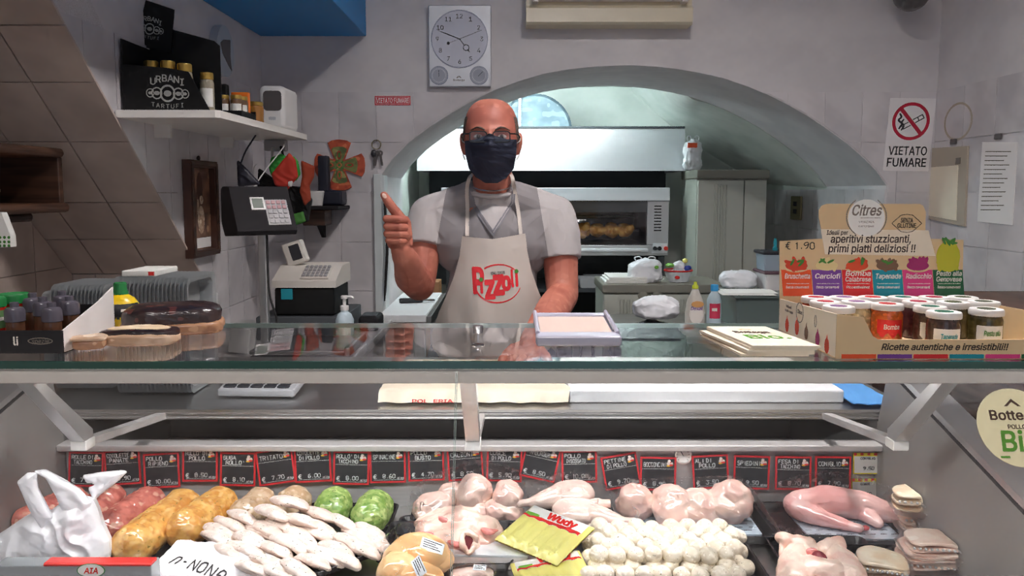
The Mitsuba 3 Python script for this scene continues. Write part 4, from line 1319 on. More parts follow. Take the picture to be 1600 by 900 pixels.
obj(hb, 'badge', on(moved(join(prism(dia.difference(dia.buffer(-.0012)), .0003), moved(text('SENZA', .0095, .0003, True, slant=.1, width=.026), (-.013, .002, 0), rz=0), moved(text('GLUTINE', .0095, .0003, True, slant=.1, width=.040), (-.020, -.0095, 0))), scale=(.78, .78, 1)), .2115, .1775, .0004), 'mat_print_dark', False)
obj(hb, 'lettering', on(join(moved(text('Ideali per', .0075, .0003, True, slant=.15, width=.036), (.078, .1585, 0)), moved(text('aperitivi stuzzicanti,', .0125, .0003, True, slant=.12, width=.134), (.085, .1455, 0)), moved(text('primi piatti deliziosi !!', .0125, .0003, True, slant=.12, width=.146), (.081, .1295, 0))), 0, 0, .0003), 'mat_print_dark', False)
obj(hb, 'handwriting', on(scrawl('€ 1.90', .0105, .0014, .0004, seed=5), .034, .135), 'mat_ink', False, label='handwritten price')
cw = (W - .006) / 6
for i, (nm, c, t1, t2) in enumerate(HUES):
    x0 = .003 + i * cw
    s = obj(hb, 'swatch', on(prism([(x0 + .004, .056), (x0 + cw + .003, .056), (x0 + cw - .001, .100), (x0, .100)], .0004), 0, 0, .0002 * (i % 2)), 'mat_hue_' + nm, False)
    tt = join(moved(text(t1, .0080, .0003, True, slant=.12, width=cw * .84), (x0 + .006, .0855 if not t2 else .090, 0)), *([moved(text(t2, .0078, .0003, True, slant=.12, width=cw * .84), (x0 + .006, .0805, 0))] if t2 else []), prism(sg.box(x0 + .009, .0765, x0 + cw - .004, .0773), .0003), moved(text('Piccantissima!' if i == 2 else 'Senza conservanti', .0042, .0003, True, slant=.1, width=cw * .76), (x0 + .008, .069, 0)))
    obj(s, 'lettering', on(tt, 0, 0, .0007), 'mat_emblem_white', False)
    r = np.random.default_rng(i)
    pts = ops.unary_union([affinity.translate(affinity.rotate(affinity.scale(disc(.006, 10), 1.4, .6), r.uniform(0, 180)), x0 + cw / 2 + r.uniform(-.014, .014), .105 + r.uniform(-.002, .010)) for _ in range(16)] + [affinity.translate(affinity.scale(disc(.017, 16), 1.1, .5), x0 + cw / 2, .107)])
    if i == 5:
        pts = pts.union(affinity.translate(affinity.scale(disc(.02, 16), 1, 1.3), x0 + cw / 2, .122))
    obj(hb, 'dish_print', on(prism(affinity.translate(affinity.scale(disc(.020, 20), 1.05, .42), x0 + cw / 2, .104), .0003), 0, 0, .0002), 'mat_card_kraft', False)
    obj(hb, 'dish_print', on(prism(pts.simplify(.0004), .0004), 0, 0, .0004), f'mat_dish_{i}', False)
    fl = ops.unary_union([affinity.translate(affinity.rotate(affinity.scale(disc(.0045, 10), 1.5, .45), r.uniform(0, 180)), x0 + cw / 2 + r.uniform(-.010, .010), .110 + r.uniform(0, .006) + (.034 if i == 5 else 0)) for _ in range(3 if i < 5 else 7)])
    obj(hb, 'dish_print', on(prism(fl, .0004), 0, 0, .0008), 'mat_leaf_green' if i != 4 else 'mat_dish_4', False)

# the jars in it
M('jar_glass', srgb(60, 40, 34), .08, spec=.6)
JAR = [srgb(170, 66, 40), srgb(206, 186, 140), srgb(206, 98, 40), srgb(62, 44, 40), srgb(70, 36, 46), srgb(66, 60, 28)]
for i, c in enumerate(JAR): M(f'sauce_{i}', speckled(c, tuple(x * .6 for x in c), tuple(min(1, x * 1.5) for x in c), 120, 200, .7, .6), .12, coat=1.0)
LIDC = [srgb(150, 52, 54), srgb(120, 96, 130), srgb(170, 56, 56), srgb(48, 94, 84), srgb(140, 52, 66), srgb(70, 74, 58)]
for i, c in enumerate(LIDC): M(f'lid_{i}', c, .35)
M('lid_white', srgb(230, 228, 224), .30, coat=.4)
SA = ['orange red sauce', 'pale artichoke cream', 'orange chilli sauce', 'dark olive tapenade', 'red chicory cream', 'dark green pesto']
spots = [(1274, 1.298, 0, 'back'), (1318, 1.298, 1, 'back'), (1363, 1.298, 2, 'back'), (1410, 1.298, 3, 'back'), (1458, 1.298, 4, 'back'), (1503, 1.298, 5, 'back'),
         (1289, 1.246, 0, 'middle'), (1338, 1.246, 1, 'middle'), (1386, 1.22, 2, 'front'), (1434, 1.246, 4, 'middle'), (1488, 1.240, 5, 'middle'), (1536, 1.246, 5, 'middle'),
         (1310, 1.193, 1, 'front'), (1453, 1.192, 3, 'front'), (1475, 1.138, 3, 'nearest'), (1541, 1.165, 5, 'nearest')]
for n_, (px, Y, i, row) in enumerate(spots):
    x = at_y(px, 490, Y)[0]
    same = sorted(q for q in spots if q[3] == row)
    k = thing('sauce_jar', f'jar of {SA[i]}, {ordinal(same.index(spots[n_]))} from the left in the kraft box, {row} row', 'jar', 'sauce jars in the kraft display box')
    z0 = GT + .0022
    o = (x, Y, z0)
    obj(k, 'glass', lathe([(0, 0), (.0205, 0), (.0225, .003), (.0225, .040), (.0205, .046), (.0205, .048), (0, .048)], 28, o), f'mat_sauce_{i}', 40, label='glass filled with sauce')
    obj(k, 'lid', lathe([(.0205, .0472), (.0232, .0475), (.0236, .049), (.0236, .054), (.0225, .0565), (.0195, .0572), (.0185, .0566), (0, .0566)], 32, o), 'mat_lid_white', 40, label='white twist lid')
    obj(k, 'lid__print', moved(prism(disc(.0125, 24), .0003), (x, Y, z0 + .0567)), f'mat_lid_{i}', False)
    if row in ('front', 'nearest'):
        a = np.radians(np.linspace(-150, -50, 13))
        zz = np.linspace(.006, .036, 6)
        wav = lambda A_, Z__: Z__
        P = np.array([[(x + .0229 * math.cos(q), Y + .0229 * math.sin(q), z0 + (.010 + .024 * t + .004 * math.sin(q * 9) * (1 - t))) for t in np.linspace(0, 1, 6)] for q in a])
        obj(k, 'label', grid_sheet(P, .0004), 'mat_pack_white' if i != 2 else 'mat_hue_red', True)
        tm = text(HUES[i][2], .0072, .0003, True, slant=.12, width=.024, align='c')
        tm = placed(tm, (x, Y - .0239, z0 + .020), X_, Z_)
        v = np.array(tm.vertices)
        v[:, 1] = Y - np.sqrt(np.maximum(.0238 ** 2 - (v[:, 0] - x) ** 2, 1e-8)) + (v[:, 1] - (Y - .0239)) * .5
        v[:, 0] -= .002
        obj(k, 'label__lettering', tri(v, tm.faces), 'mat_emblem_white' if i == 2 else 'mat_hue_teal' if i == 3 else 'mat_leaf_green', False)

# ---- leaflets
for i in range(5):
    a, b, d = at_z(1190, 561, GT), at_z(1290, 556, GT), at_z(1130, 514, GT)
    k = thing('leaflet', f'cream leaflet reading Bottega Bio, topmost of the pile on the glass' if i == 4 else f'cream leaflet, {("lowest", "second from the bottom", "third from the bottom", "second from the top")[i]} in the pile on the glass', 'leaflet', 'pile of leaflets')
    w, l = .094, .165
    ang = math.degrees(math.atan2(a[1] - d[1], a[0] - d[0]))
    off = np.array((.430 - (4 - i) * .0035 + (.004 if i == 1 else 0), 1.098 + (4 - i) * .001 + .002, GT + i * .0032))
    u, v = norm((1, -.03 + .02 * (i % 3), 0)), norm((-.155 - .03 * ((i * 7) % 3 - 1), 1, 0))
    base = off - u * w
    uu, vv = u * w, v * l
    m = tri(*(lambda c: (np.vstack([c, c + (0, 0, .003)]), [[0, 2, 1], [0, 3, 2], [4, 5, 6], [4, 6, 7], [0, 1, 5], [0, 5, 4], [1, 2, 6], [1, 6, 5], [2, 3, 7], [2, 7, 6], [3, 0, 4], [3, 4, 7]]))(np.array([base, base + uu, base + uu + vv, base + vv])))
    obj(k, 'sheets', m, 'mat_card_cream', False)
    if i == 4:
        c = base + (0, 0, .0031)
        for s, h_, wd, x_, y_, mt in (('Bottega', .017, .052, .5, .62, 'mat_sticker_brown'), ('Bio.', .030, .060, .56, .34, 'mat_sticker_green')):
            obj(k, 'lettering', placed(moved(text(s, h_, .0003, True, slant=0, width=wd), (-wd / 2, 0, 0)), c + uu * x_ + vv * y_, u, v, Z_), mt, False)
        obj(k, 'lettering', placed(prism(sg.Polygon([(-.010, .0), (0, .010), (.010, 0), (.006, 0), (0, .006), (-.006, 0)]), .0003), c + uu * .5 + vv * .80, u, v, Z_), 'mat_card_kraft', False)

# ---- clear change tray
M('acrylic', srgb(172, 170, 186), .08, spec=.9)
M('card_pink', srgb(206, 184, 174), .6)
k = thing('change_tray', 'clear acrylic change tray with a pale card insert, in the middle of the glass shelf', 'change tray')
x0, x1 = .040, .160
obj(k, 'base', rbox(x0 - .004, x1 + .004, 1.175, 1.215, GT, GT + .016, .004), 'mat_acrylic')
obj(k, 'back_rail', rbox(x0 - .003, x1 + .003, 1.352, 1.372, GT, GT + .022, .004), 'mat_acrylic')
obj(k, 'dish', prism_x([(1.205, GT), (1.36, GT), (1.36, GT + .017), (1.215, GT + .010), (1.205, GT + .010)], x0, x1), 'mat_acrylic', False)
obj(k, 'insert', placed(prism(sg.box(.004, 0, x1 - x0 - .004, .138), .0008), (x0, 1.216, GT + .0106), X_, norm((0, .145, .0066))), 'mat_card_pink', False, label='pale pink card insert')
for xx in (x0 - .001, x1 + .001):
    obj(k, 'rail', tube([(xx, 1.20, GT + .016), (xx, 1.28, GT + .020), (xx, 1.365, GT + .024)], .0035, 8), 'mat_acrylic')

# ---- spices at the left end
M('spice_card', srgb(26, 26, 30), .5)
M('cap_green', srgb(34, 120, 62), .35)
M('spice_red', srgb(176, 42, 32), .35)
M('spice_green', srgb(96, 130, 84), .5)
M('grinder_cap', srgb(84, 80, 90), .18)
M('spice_brown', srgb(92, 62, 46), .2)
k = thing('spice_display_box', 'black card counter box holding spice tubs, at the left end of the glass shelf', 'display box')
sx0, sx1, sy0, sy1 = -.83, -.640, 1.125, 1.275
obj(k, 'floor', box(sx0, sx1, sy0, sy1, GT, GT + .0015), 'mat_spice_card', False)
fr_ = obj(k, 'front', box(sx0, sx1, sy0, sy0 + .002, GT + .0015, GT + .033), 'mat_spice_card', False)
obj(fr_, 'lettering', placed(text('li', .012, .0004, True), (-.707, sy0 - .0002, GT + .012), X_, Z_), 'mat_emblem_white', False)
obj(fr_, 'lettering', placed(join([prism(affinity.scale(disc(.018, 24), 1, .28).difference(affinity.scale(disc(.0165, 24), 1, .22)), .0004), moved(text('spezie', .006, .0004, slant=.2), (0, -.003, 0))]), (-.672, sy0 - .0002, GT + .018), X_, Z_), 'mat_print_grey', False)
obj(k, 'side', prism_x([(sy0 + .002, GT + .0015), (sy1, GT + .0015), (sy1, GT + .078), (sy1 - .05, GT + .060), (sy0 + .002, GT + .033)], sx1 - .002, sx1), 'mat_paper', False, label='white inner side flap')
obj(k, 'back', box(sx0, sx1, sy1 - .002, sy1, GT + .0015, GT + .05), 'mat_spice_card', False)
for i, (x, y) in enumerate(((-.807, 1.158), (-.763, 1.158), (-.803, 1.205), (-.757, 1.206))):
    k = thing('spice_tub', f'red spice tub with a green lid, {("front left", "front right", "back left", "back right")[i]} one of four', 'spice tub', 'red spice tubs with green lids')
    o = (x, y, GT + .002)
    obj(k, 'body', lathe([(0, 0), (.0195, 0), (.0205, .002), (.0205, .062), (0, .062)], 24, o), 'mat_spice_red', 40)
    obj(k, 'band', lathe([(.0206, .030), (.0209, .030), (.0209, .056), (.0206, .056)], 24, o), 'mat_spice_green', 40)
    obj(k, 'band', lathe([(.0207, .041), (.0211, .041), (.0211, .046), (.0207, .046)], 24, o), 'mat_emblem_white', 40)
    obj(k, 'lid', lathe([(.0205, .060), (.0215, .061), (.0215, .072), (.0195, .0745), (0, .0745)], 24, o), 'mat_cap_green', 40)
for i, (x, y, h) in enumerate(((-.722, 1.150, 0), (-.698, 1.180, .004), (-.668, 1.150, 0), (-.722, 1.195, .008), (-.664, 1.190, .004), (-.692, 1.220, .008))):
    k = thing('pepper_grinder', f'small grinder jar of brown spice, {("front left", "middle", "front right", "back left", "right, second row", "rearmost")[i]} one in the black counter box', 'spice jar', 'clear grinder jars in the black box')
    o = (x, y, GT + .002)
    obj(k, 'body', lathe([(0, 0), (.0115, 0), (.0125, .002), (.0125, .040 + h), (0, .040 + h)], 16, o), 'mat_spice_brown', 40)
    obj(k, 'cap', lathe([(.0118, .040 + h), (.0138, .041 + h), (.0138, .056 + h), (.0115, .060 + h), (.006, .0615 + h), (.006, .068 + h), (0, .069 + h)], 16, o), 'mat_grinder_cap', 40)

# ---- lemon juice bottle
M('lemon', srgb(232, 194, 20), .3, coat=.4)
k = thing('lemon_juice_bottle', 'yellow round lemon juice bottle with a green cap at the back of the glass shelf', 'bottle')
q = at_z(194, 509, GT)
o = (q[0], 1.355, GT)
obj(k, 'body', lathe([(0, 0), (.022, 0), (.028, .006), (.0315, .020), (.030, .036), (.022, .049), (.013, .055), (.0115, .057), (0, .057)], 32, o), 'mat_lemon', 50)
obj(k, 'cap', lathe([(.0125, .056), (.0125, .061), (.0105, .063), (.0105, .074), (.009, .076), (0, .076)], 20, o), 'mat_cap_green', 50)
lb = []
P = np.array([[(o[0] + .0322 * math.cos(a) * math.cos(e), o[1] + .0322 * math.sin(a) * math.cos(e), GT + .026 + .030 * math.sin(e)) for e in np.linspace(-.45, .55, 8)] for a in np.radians(np.linspace(-85, 5, 14))])
obj(k, 'label', grid_sheet(P, .0005), 'mat_spice_card', True)
obj(k, 'label__print', grid_sheet(P[3:11, 4:6] + (0, -.0008, 0), .0004), 'mat_emblem_white', True)
obj(k, 'label__print', grid_sheet(P[5:13, 1:3] + (0, -.0008, 0), .0004), 'mat_leaf_green', True)

# ---- packs of sliced ham lying on the glass
M('ham_dark', speckled(srgb(48, 28, 28), srgb(30, 20, 24), srgb(96, 50, 44), 50, 80, .7, .6), .18, coat=1.0, bump=crinkle, scale=.002)
M('ham_rim', speckled(srgb(166, 122, 90), srgb(140, 96, 70), srgb(190, 150, 118), 50, 90, .7), .35, coat=.5)
M('ham_pale', speckled(srgb(206, 178, 152), srgb(184, 150, 122), srgb(226, 204, 180), 50, 90, .7), .3, coat=.7)


def soft_pack(name, label, cx, cy, z, hw, hd, hh, rz, parts):
    k = thing(name, label, 'packed meat', 'packs lying on the left of the glass shelf')
    for nm, mt, s, dz, hs, sd in parts:
        m = blob((0, 0, 0), (hw * s[0], hd * s[1], hh * hs), 4, power=.55)
        m = rough(m, .003, 35, sd)
        m = rough(m, .001, 120, sd + 1)
        m.vertices[:, 2] = np.maximum(m.vertices[:, 2], -hh * hs * .8)
        obj(k, nm, moved(m, (cx, cy, z + dz), rz=rz), mt, True)
    return k


soft_pack('ham_pack', 'dark glossy vacuum pack of ham with a tan rim, behind the pale sliced pack', -.555, 1.296, GT + .018, .074, .050, .021, 16, [('rind', 'mat_ham_dark', (1, 1), .009, 1.05, 1), ('rim', 'mat_ham_rim', (1.06, 1.05), -.006, .60, 4)])
soft_pack('sliced_ham_pack', 'pack of pale sliced ham with brown edges, nearest the edge of the glass shelf', -.560, 1.190, GT + .011, .056, .030, .012, 4, [('slices', 'mat_ham_pale', (1, 1), .0, .90, 7), ('rind', 'mat_ham_dark', (.98, .86), .007, .75, 9), ('wrapper', 'mat_slice_pale', (.80, .55), .0145, .22, 3)])
soft_pack('clear_meat_pack', 'small pack of brownish slices in front of the white flap of the black counter box', -.6275 + .012, 1.150, GT + .010, .024, .022, .010, 20, [('slices', 'mat_ham_rim', (.9, .9), .0, .8, 12), ('wrapper', 'mat_ham_pale', (1.0, .9), .008, .30, 15)])

# ================================================================ on the worktop
WT = 1.0355
M('board_cream', srgb(232, 222, 200), .5)
M('board_white', srgb(232, 234, 236), .45)
M('greaseproof', srgb(236, 224, 202), .55)
M('blue_cloth', srgb(84, 146, 206), .85)
M('knife_handle', srgb(30, 30, 34), .45)
one('cutting_board', rbox(-.250, .104, 1.545, 1.86, WT, WT + .022, .004), 'mat_board_cream', 'cream cutting board under greaseproof paper on the worktop, behind the middle arm', 'cutting board')
one('cutting_board', rbox(.112, .655, 1.545, 1.86, WT, WT + .026, .004), 'mat_board_white', 'long white cutting board on the worktop, right of the cream one', 'cutting board')
n = 30
s, t = np.meshgrid(np.linspace(0, 1, 40), np.linspace(0, 1, 16), indexing='ij')
P = np.stack([-.262 + .372 * s, 1.530 + .16 * t + .004 * np.sin(s * 40), WT + .0245 + .001 + .002 * meshkit.fbm(np.stack([s * 12, t * 5, s * 0], -1), 3, 1) - .021 * np.clip((.085 - t) / .085, 0, 1)], -1)
P[..., 0] += .006 * np.sin(t * 9) * (s > .98)
k = thing('greaseproof_paper', 'cream greaseproof paper with red print hanging over the edge of the cream board', 'paper sheet')
obj(k, 'sheet', grid_sheet(P, .0006), 'mat_greaseproof', True)
obj(k, 'lettering', placed(text('POLLERIA', .0065, .0003, True, slant=.0, width=.080), (-.195, 1.5275, WT + .0055), X_, norm((0, .5, .9))), 'mat_emblem_red', False)
k = thing('boning_knife', 'knife with a dark handle lying on the white cutting board', 'knife')
obj(k, 'blade', moved(prism([(0, 0), (.15, .002), (.17, .012), (.14, .020), (0, .020)], .0018), (.30, 1.66, WT + .0268), rz=4), 'mat_chrome', False)
obj(k, 'handle', moved(rbox(.17 - .17, .10, -.002, .022, 0, .014, .004), (.20, 1.650, WT + .0264), rz=4), 'mat_knife_handle')
# crumpled cling film on the white board
s, t = np.meshgrid(np.linspace(0, 1, 26), np.linspace(0, 1, 18), indexing='ij')
P = np.stack([.28 + .15 * s, 1.56 + .09 * t, WT + .030 + .018 * meshkit.fbm(np.stack([s * 5, t * 4, s * 0], -1), 3, 4)], -1)
one('cling_film', grid_sheet(P), 'mat_film', 'crumpled clear cling film lying on the white cutting board', 'cling film', smooth=True)
# blue cloth
s, t = np.meshgrid(np.linspace(0, 1, 36), np.linspace(0, 1, 16), indexing='ij')
P = np.stack([.625 + .125 * s + .02 * t * (1 - s), 1.508 + .20 * t, WT + .004 + .010 * np.exp(-((s - .35) / .3) ** 2) * (.4 + .6 * t) + .004 * meshkit.fbm(np.stack([s * 8, t * 6, s * 0], -1), 3, 9)], -1)
P[:, 0, 1] += .0035 * np.sin(np.linspace(0, 22, 36))
P[..., 0] = np.maximum(P[..., 0], .658)
one('cleaning_cloth', grid_sheet(P, .002), 'mat_blue_cloth', 'bright blue cleaning cloth on the worktop at the end of the white board', 'cloth', smooth=True)
# calculator
M('calculator', srgb(176, 178, 182), .4)
M('calculator_key', srgb(34, 36, 42), .4)
M('screen_grey', srgb(110, 118, 110), .2)
k = thing('calculator', 'grey desk calculator with dark keys on the worktop, left of the cream board', 'calculator')
cx0, cx1 = at_z(362, 606, WT)[0], at_z(478, 606, WT)[0]
bo = np.array((cx0 + .0, 1.585, WT + .004))
cu, cv = norm((1, -.04, 0)), norm((.04, 1, .14))
obj(k, 'body', placed(rbox(0, cx1 - cx0, 0, .17, -.002, .014, .004), bo, cu, cv), 'mat_calculator')
obj(k, 'screen', placed(rbox(.012, cx1 - cx0 - .012, .115, .15, .0135, .0155, .0008), bo, cu, cv), 'mat_screen_grey')
for r in range(5):
    for c in range(5):
        w = (cx1 - cx0 - .02) / 5
        obj(k, 'key', placed(rbox(.010 + c * w, .010 + (c + 1) * w - .004, .010 + r * .019, .010 + r * .019 + .013, .0136, .0175, .0015), bo, cu, cv), 'mat_calculator_key')

# rows of nested clear plastic tubs standing on their sides
scene['mat_tub_clear'] = {'type': 'principledthin', 'base_color': color(srgb(206, 210, 212)), 'roughness': .18, 'spec_trans': .55, 'diff_trans': .5, 'eta': 1.45}
TUB = {}


def tub_mesh(w, h, d=.03):
    rings = []
    for q, z in ((.014, 0), (.008, d * .9), (.0, d * .97), (-.003, d), (.0012, d), (.0092, d * .9), (.0152, .0012)):
        c = np.array(rrect(-w / 2 + q, w / 2 - q, -h / 2 + q, h / 2 - q, .018).exterior.coords)[:-1]
        rings.append(np.c_[c, np.full(len(c), z)])
    return loft(rings)


for x0, x1, y, h, wd, lab, n in ((-.985, -.845, 1.72, .215, .15, 'left hand', 15), (-.835, -.655, 1.68, .235, .15, 'right hand', 19)):
    m = tub_mesh(wd, h)
    for i in range(n):
        x = x0 + (x1 - x0 - .03) * i / (n - 1)
        mm = placed(m, (x, y, WT + h / 2 + .0048), Y_, Z_, X_)
        one('plastic_tub', mm, 'mat_tub_clear', f'clear plastic tub, {ordinal(i)} from the left in the {lab} row on the worktop', 'plastic tub', f'clear tubs in the {lab} row', 30)

# ================================================================ the kitchen behind the arch
M('hood_steel', (.80, .83, .86), .30, metal=.25)
M('oven_steel', (.60, .61, .62), .36, metal=.9)
M('oven_dark', srgb(18, 20, 24), .35)
M('cabinet', srgb(178, 180, 170), .5)
M('cabinet_rib', srgb(164, 166, 156), .5)
M('cabinet_top', srgb(124, 122, 112), .55)
M('galvanised', speckled(srgb(96, 112, 120), srgb(78, 94, 104), srgb(114, 128, 134), 16, 40, .65, .7), .55, metal=.2)
M('roast', speckled(srgb(226, 172, 84), srgb(206, 140, 58), srgb(240, 204, 124), 40, 60, .7), .4, coat=.5)
M('grey_dark', srgb(62, 66, 70), .6)
HY0 = 4.25
hx0, hx1 = at_y(651, 230, HY0)[0], at_y(1072, 230, HY0)[0]
hz1, hz0 = at_y(800, 200, HY0)[2], at_y(800, 267, HY0)[2]
k = thing('extractor_hood', 'wide stainless extractor hood over the rotisserie', 'extractor hood')
obj(k, 'front', prism_x([(HY0, hz0), (HY0 + .012, hz0), (HY0 + .052, hz1), (HY0 + .04, hz1)], hx0, hx1), 'mat_hood_steel', False, label='broad bright steel front')
obj(k, 'rim', rbox(hx0, hx1, HY0 + .035, HY0 + .06, hz1, hz1 + .012, .002), 'mat_grey_dark')
obj(k, 'canopy', join(box(hx0, hx1, HY0 + .05, 4.79, hz1 - .015, hz1), box(hx0, hx0 + .012, HY0 + .03, 4.79, hz0, hz1 - .015), box(hx1 - .012, hx1, HY0 + .03, 4.79, hz0, hz1 - .015)), 'mat_hood_steel', False)
obj(k, 'filter', rbox(hx0 + .02, hx1 - .02, HY0 + .06, 4.78, hz0 + .05, hz0 + .06, .002), 'mat_oven_dark')
obj(k, 'splashback', box(hx0 + .01, hx1 - .005, 4.77, 4.795, .9, hz0 + .04), 'mat_grey_dark', False, label='dark splashback under the hood')
c = at_y(836, 205, 4.45)
k = thing('air_duct', 'round galvanised air duct on top of the extractor hood', 'air duct')
m = lathe([(0, 0), (.19, 0), (.205, .012), (.205, .30), (0, .30)], 48)
obj(k, 'duct', placed(m, (c[0], 4.45, hz1 + .013 - .0), X_, Z_, (0, 1, 0)) if False else placed(trimesh.intersections.slice_mesh_plane(placed(m, (c[0], 4.45, c[2]), X_, Z_, (0, 1, 0)), (0, 0, 1), (0, 0, hz1 + .003), cap=False), (0, 0, 0), X_, Y_, Z_), 'mat_galvanised', 30)
xs = at_y(812, 170, 4.44)[0]
obj(k, 'seam', rbox(xs - .008, xs + .008, 4.435, 4.448, hz1 + .004, at_y(812, 148, 4.44)[2], .002), 'mat_hood_steel')

# rotisserie
OY = 4.22
ox0, ox1 = at_y(690, 350, OY)[0], at_y(1045, 350, OY)[0]
zt, zg1, zg0, zb = (at_y(900, y, OY)[2] for y in (293, 314, 383, 400))
gx0, gx1 = at_y(760, 350, OY)[0], at_y(1011, 350, OY)[0]
k = thing('rotisserie_oven', 'steel rotisserie oven with a glass front and chickens on the spit', 'oven')
obj(k, 'top_panel', rbox(ox0, ox1, OY - .02, 4.75, zg1, zt, .004), 'mat_hood_steel')
obj(k, 'base_panel', rbox(ox0, ox1, OY, 4.75, zb, zg0, .004), 'mat_oven_steel')
obj(k, 'base_panel__rail', rbox(ox0, ox1 - .11, OY - .02, OY, zg0 - .035, zg0 - .018, .003), 'mat_hood_steel')
obj(k, 'control_panel', rbox(gx1, ox1, OY, 4.75, zg0, zg1, .003), 'mat_oven_steel')
obj(k, 'side_panel', rbox(ox0, gx0, OY, 4.75, zg0, zg1, .003), 'mat_oven_steel')
obj(k, 'cavity', join(box(gx0, gx1, 4.68, 4.70, zg0, zg1), box(gx0, gx1, OY + .01, 4.68, zg0, zg0 + .004), box(gx0, gx1, OY + .01, 4.68, zg1 - .004, zg1), box(gx1 - .004, gx1, OY + .01, 4.68, zg0, zg1), box(gx0, gx0 + .004, OY + .01, 4.68, zg0, zg1)), 'mat_oven_dark', False, label='dark inside of the oven')
obj(k, 'glass_door', pane((gx0, OY + .003, zg0), (gx1 - gx0, 0, 0), (0, 0, zg1 - zg0)), 'mat_pane', False)
obj(k, 'door_top', rbox(gx0, gx1, OY + .004, OY + .02, zg1 - .060, zg1 - .003, .002), 'mat_grey_dark')
for i in range(9):
    z = zg1 - .02 - i * .016
    obj(k, 'vent', box(ox1 - .078, ox1 - .040, OY - .002, OY + .002, z - .010, z - .004), 'mat_oven_dark', False)
bz = at_y(1030, 388, OY)[2]
obj(k, 'button_plate', rbox(at_y(1020, 388, OY)[0], ox1 - .006, OY - .006, OY + .001, bz - .026, bz + .026, .002), 'mat_hood_steel')
for x, mt in ((1023, 'mat_oven_dark'), (1030, 'mat_oven_dark'), (1040, 'mat_card_red')):
    obj(k, 'button', placed(prism(disc(.011, 16), .012), (at_y(x, 387, OY)[0], OY - .004, bz), X_, Z_), mt, False)
# spit and its chickens
zc_ = at_y(940, 360, 4.40)[2]
obj(k, 'spit', tube([(gx0 + .01, 4.42, zc_), (.4, 4.42, zc_), (gx1 - .01, 4.42, zc_)], .006, 8), 'mat_chrome')
obj(k, 'spit', tube([(gx0 + .01, 4.52, zc_ + .07), (.4, 4.52, zc_ + .07), (gx1 - .01, 4.52, zc_ + .07)], .006, 8), 'mat_chrome')
obj(k, 'heater', tube([(gx0 + .02, 4.6, zc_ + .09), (.4, 4.6, zc_ + .09), (gx1 - .02, 4.6, zc_ + .09)], .012, 8), 'mat_chrome')
for i, px in enumerate((872, 889, 911, 933, 955, 976)):
    c = at_y(px, 360, 4.42)
    parts_ = [meat((0, 0, 0), (.042, .055, .040), 30 + i, 0, amp=.010, freq=20, sub=3)]
    for s in (-1, 1):
        parts_.append(blob((.02 * s, -.045, .012 * s), (.022, .022, .030), 3, .004, 40, i + s, ry=30 * s))
    one('roast_chicken', moved(from_man(union(*parts_)), (c[0], 4.42, zc_), ry=rng.uniform(-40, 40)), 'mat_roast', f'golden roast chicken on the spit in the oven, {ordinal(i)} from the left', 'roast chicken', 'roast chickens on the spit', True)
# open stand below with trays
k = thing('oven_stand', 'dark open stand under the rotisserie oven', 'stand')
for x in (ox0 + .02, ox1 - .05):
    for y in (OY + .02, 4.72):
        obj(k, 'leg', rbox(x, x + .035, y, y + .035, 0, zb - .001, .003), 'mat_grey_dark')
zsh = at_y(920, 452, OY)[2]
obj(k, 'shelf', rbox(ox0 + .02, ox1 - .02, OY + .02, 4.74, zsh - .02, zsh, .002), 'mat_grey_dark')
obj(k, 'back', box(ox0 + .02, ox1 - .02, 4.745, 4.76, .1, zb - .002), 'mat_oven_dark', False)
for i, (a, b, h, y) in enumerate(((905, 944, .05, 4.27), (915, 955, .04, 4.45))):
    x0, x1 = at_y(a, 440, y)[0], at_y(b, 440, y)[0]
    one('steel_pan', moved(tray_mesh(x1 - x0, .16, h), ((x0 + x1) / 2, y + .08, zsh + .001)), 'mat_label_white', f'pale rectangular pan on the oven stand, {("in front", "behind the other pan")[i]}', 'pan', 'pans on the oven stand', 30)


# ---- tall and low storage cabinets with ribbed doors
def cabinet(name, label, x0, x1, y0, y1, z1, seams, top_t, knobs=()):
    k = thing(name, label, 'cabinet')
    obj(k, 'body', box(x0, x1, y0 + .02, y1, 0, z1 - top_t), 'mat_cabinet', False)
    obj(k, 'top', rbox(x0 - .008, x1 + .008, y0 - .012, y1, z1 - top_t, z1, .006), 'mat_cabinet_top')
    ed = [x0, *seams, x1]
    for a, b in zip(ed, ed[1:]):
        d = obj(k, 'door', rbox(a + .002, b - .002, y0, y0 + .019, .06, z1 - top_t - .006, .004), 'mat_cabinet')
        m = (a + b) / 2
        for o in (-.028, -.014, 0, .014, .028):
            if b - a > .12:
                obj(d, 'rib', rbox(m + o - .004, m + o + .004, y0 - .004, y0 + .001, .09, z1 - top_t - .03, .002), 'mat_cabinet_rib')
    for x, z in knobs:
        obj(k, 'knob', placed(lathe([(0, 0), (.022, 0), (.022, .008), (.016, .012), (0, .012)], 20), (x, y0, z), X_, Z_), 'mat_cabinet_top')
    return k


ty = 4.0
tz = at_y(1120, 265, ty)[2]
cabinet('tall_cabinet', 'tall pale grey plastic cabinet with ribbed doors right of the rotisserie', at_y(1090, 300, ty)[0], 1.27, ty, 4.36, tz, [at_y(1163, 300, ty)[0]], .045)
ly = 3.62
lz = at_y(1020, 444, ly)[2]
lx0, lx1 = at_y(943, 470, ly)[0], at_y(1130, 470, ly)[0]
cabinet('low_cabinet', 'low pale plastic cabinet with a grey top and two round knobs', lx0, lx1, ly, 3.97, lz, [at_y(1016, 470, ly)[0]], .040, [(at_y(1004, 461, ly)[0], at_y(1004, 461, ly)[2]), (at_y(1026, 461, ly)[0], at_y(1026, 461, ly)[2])])

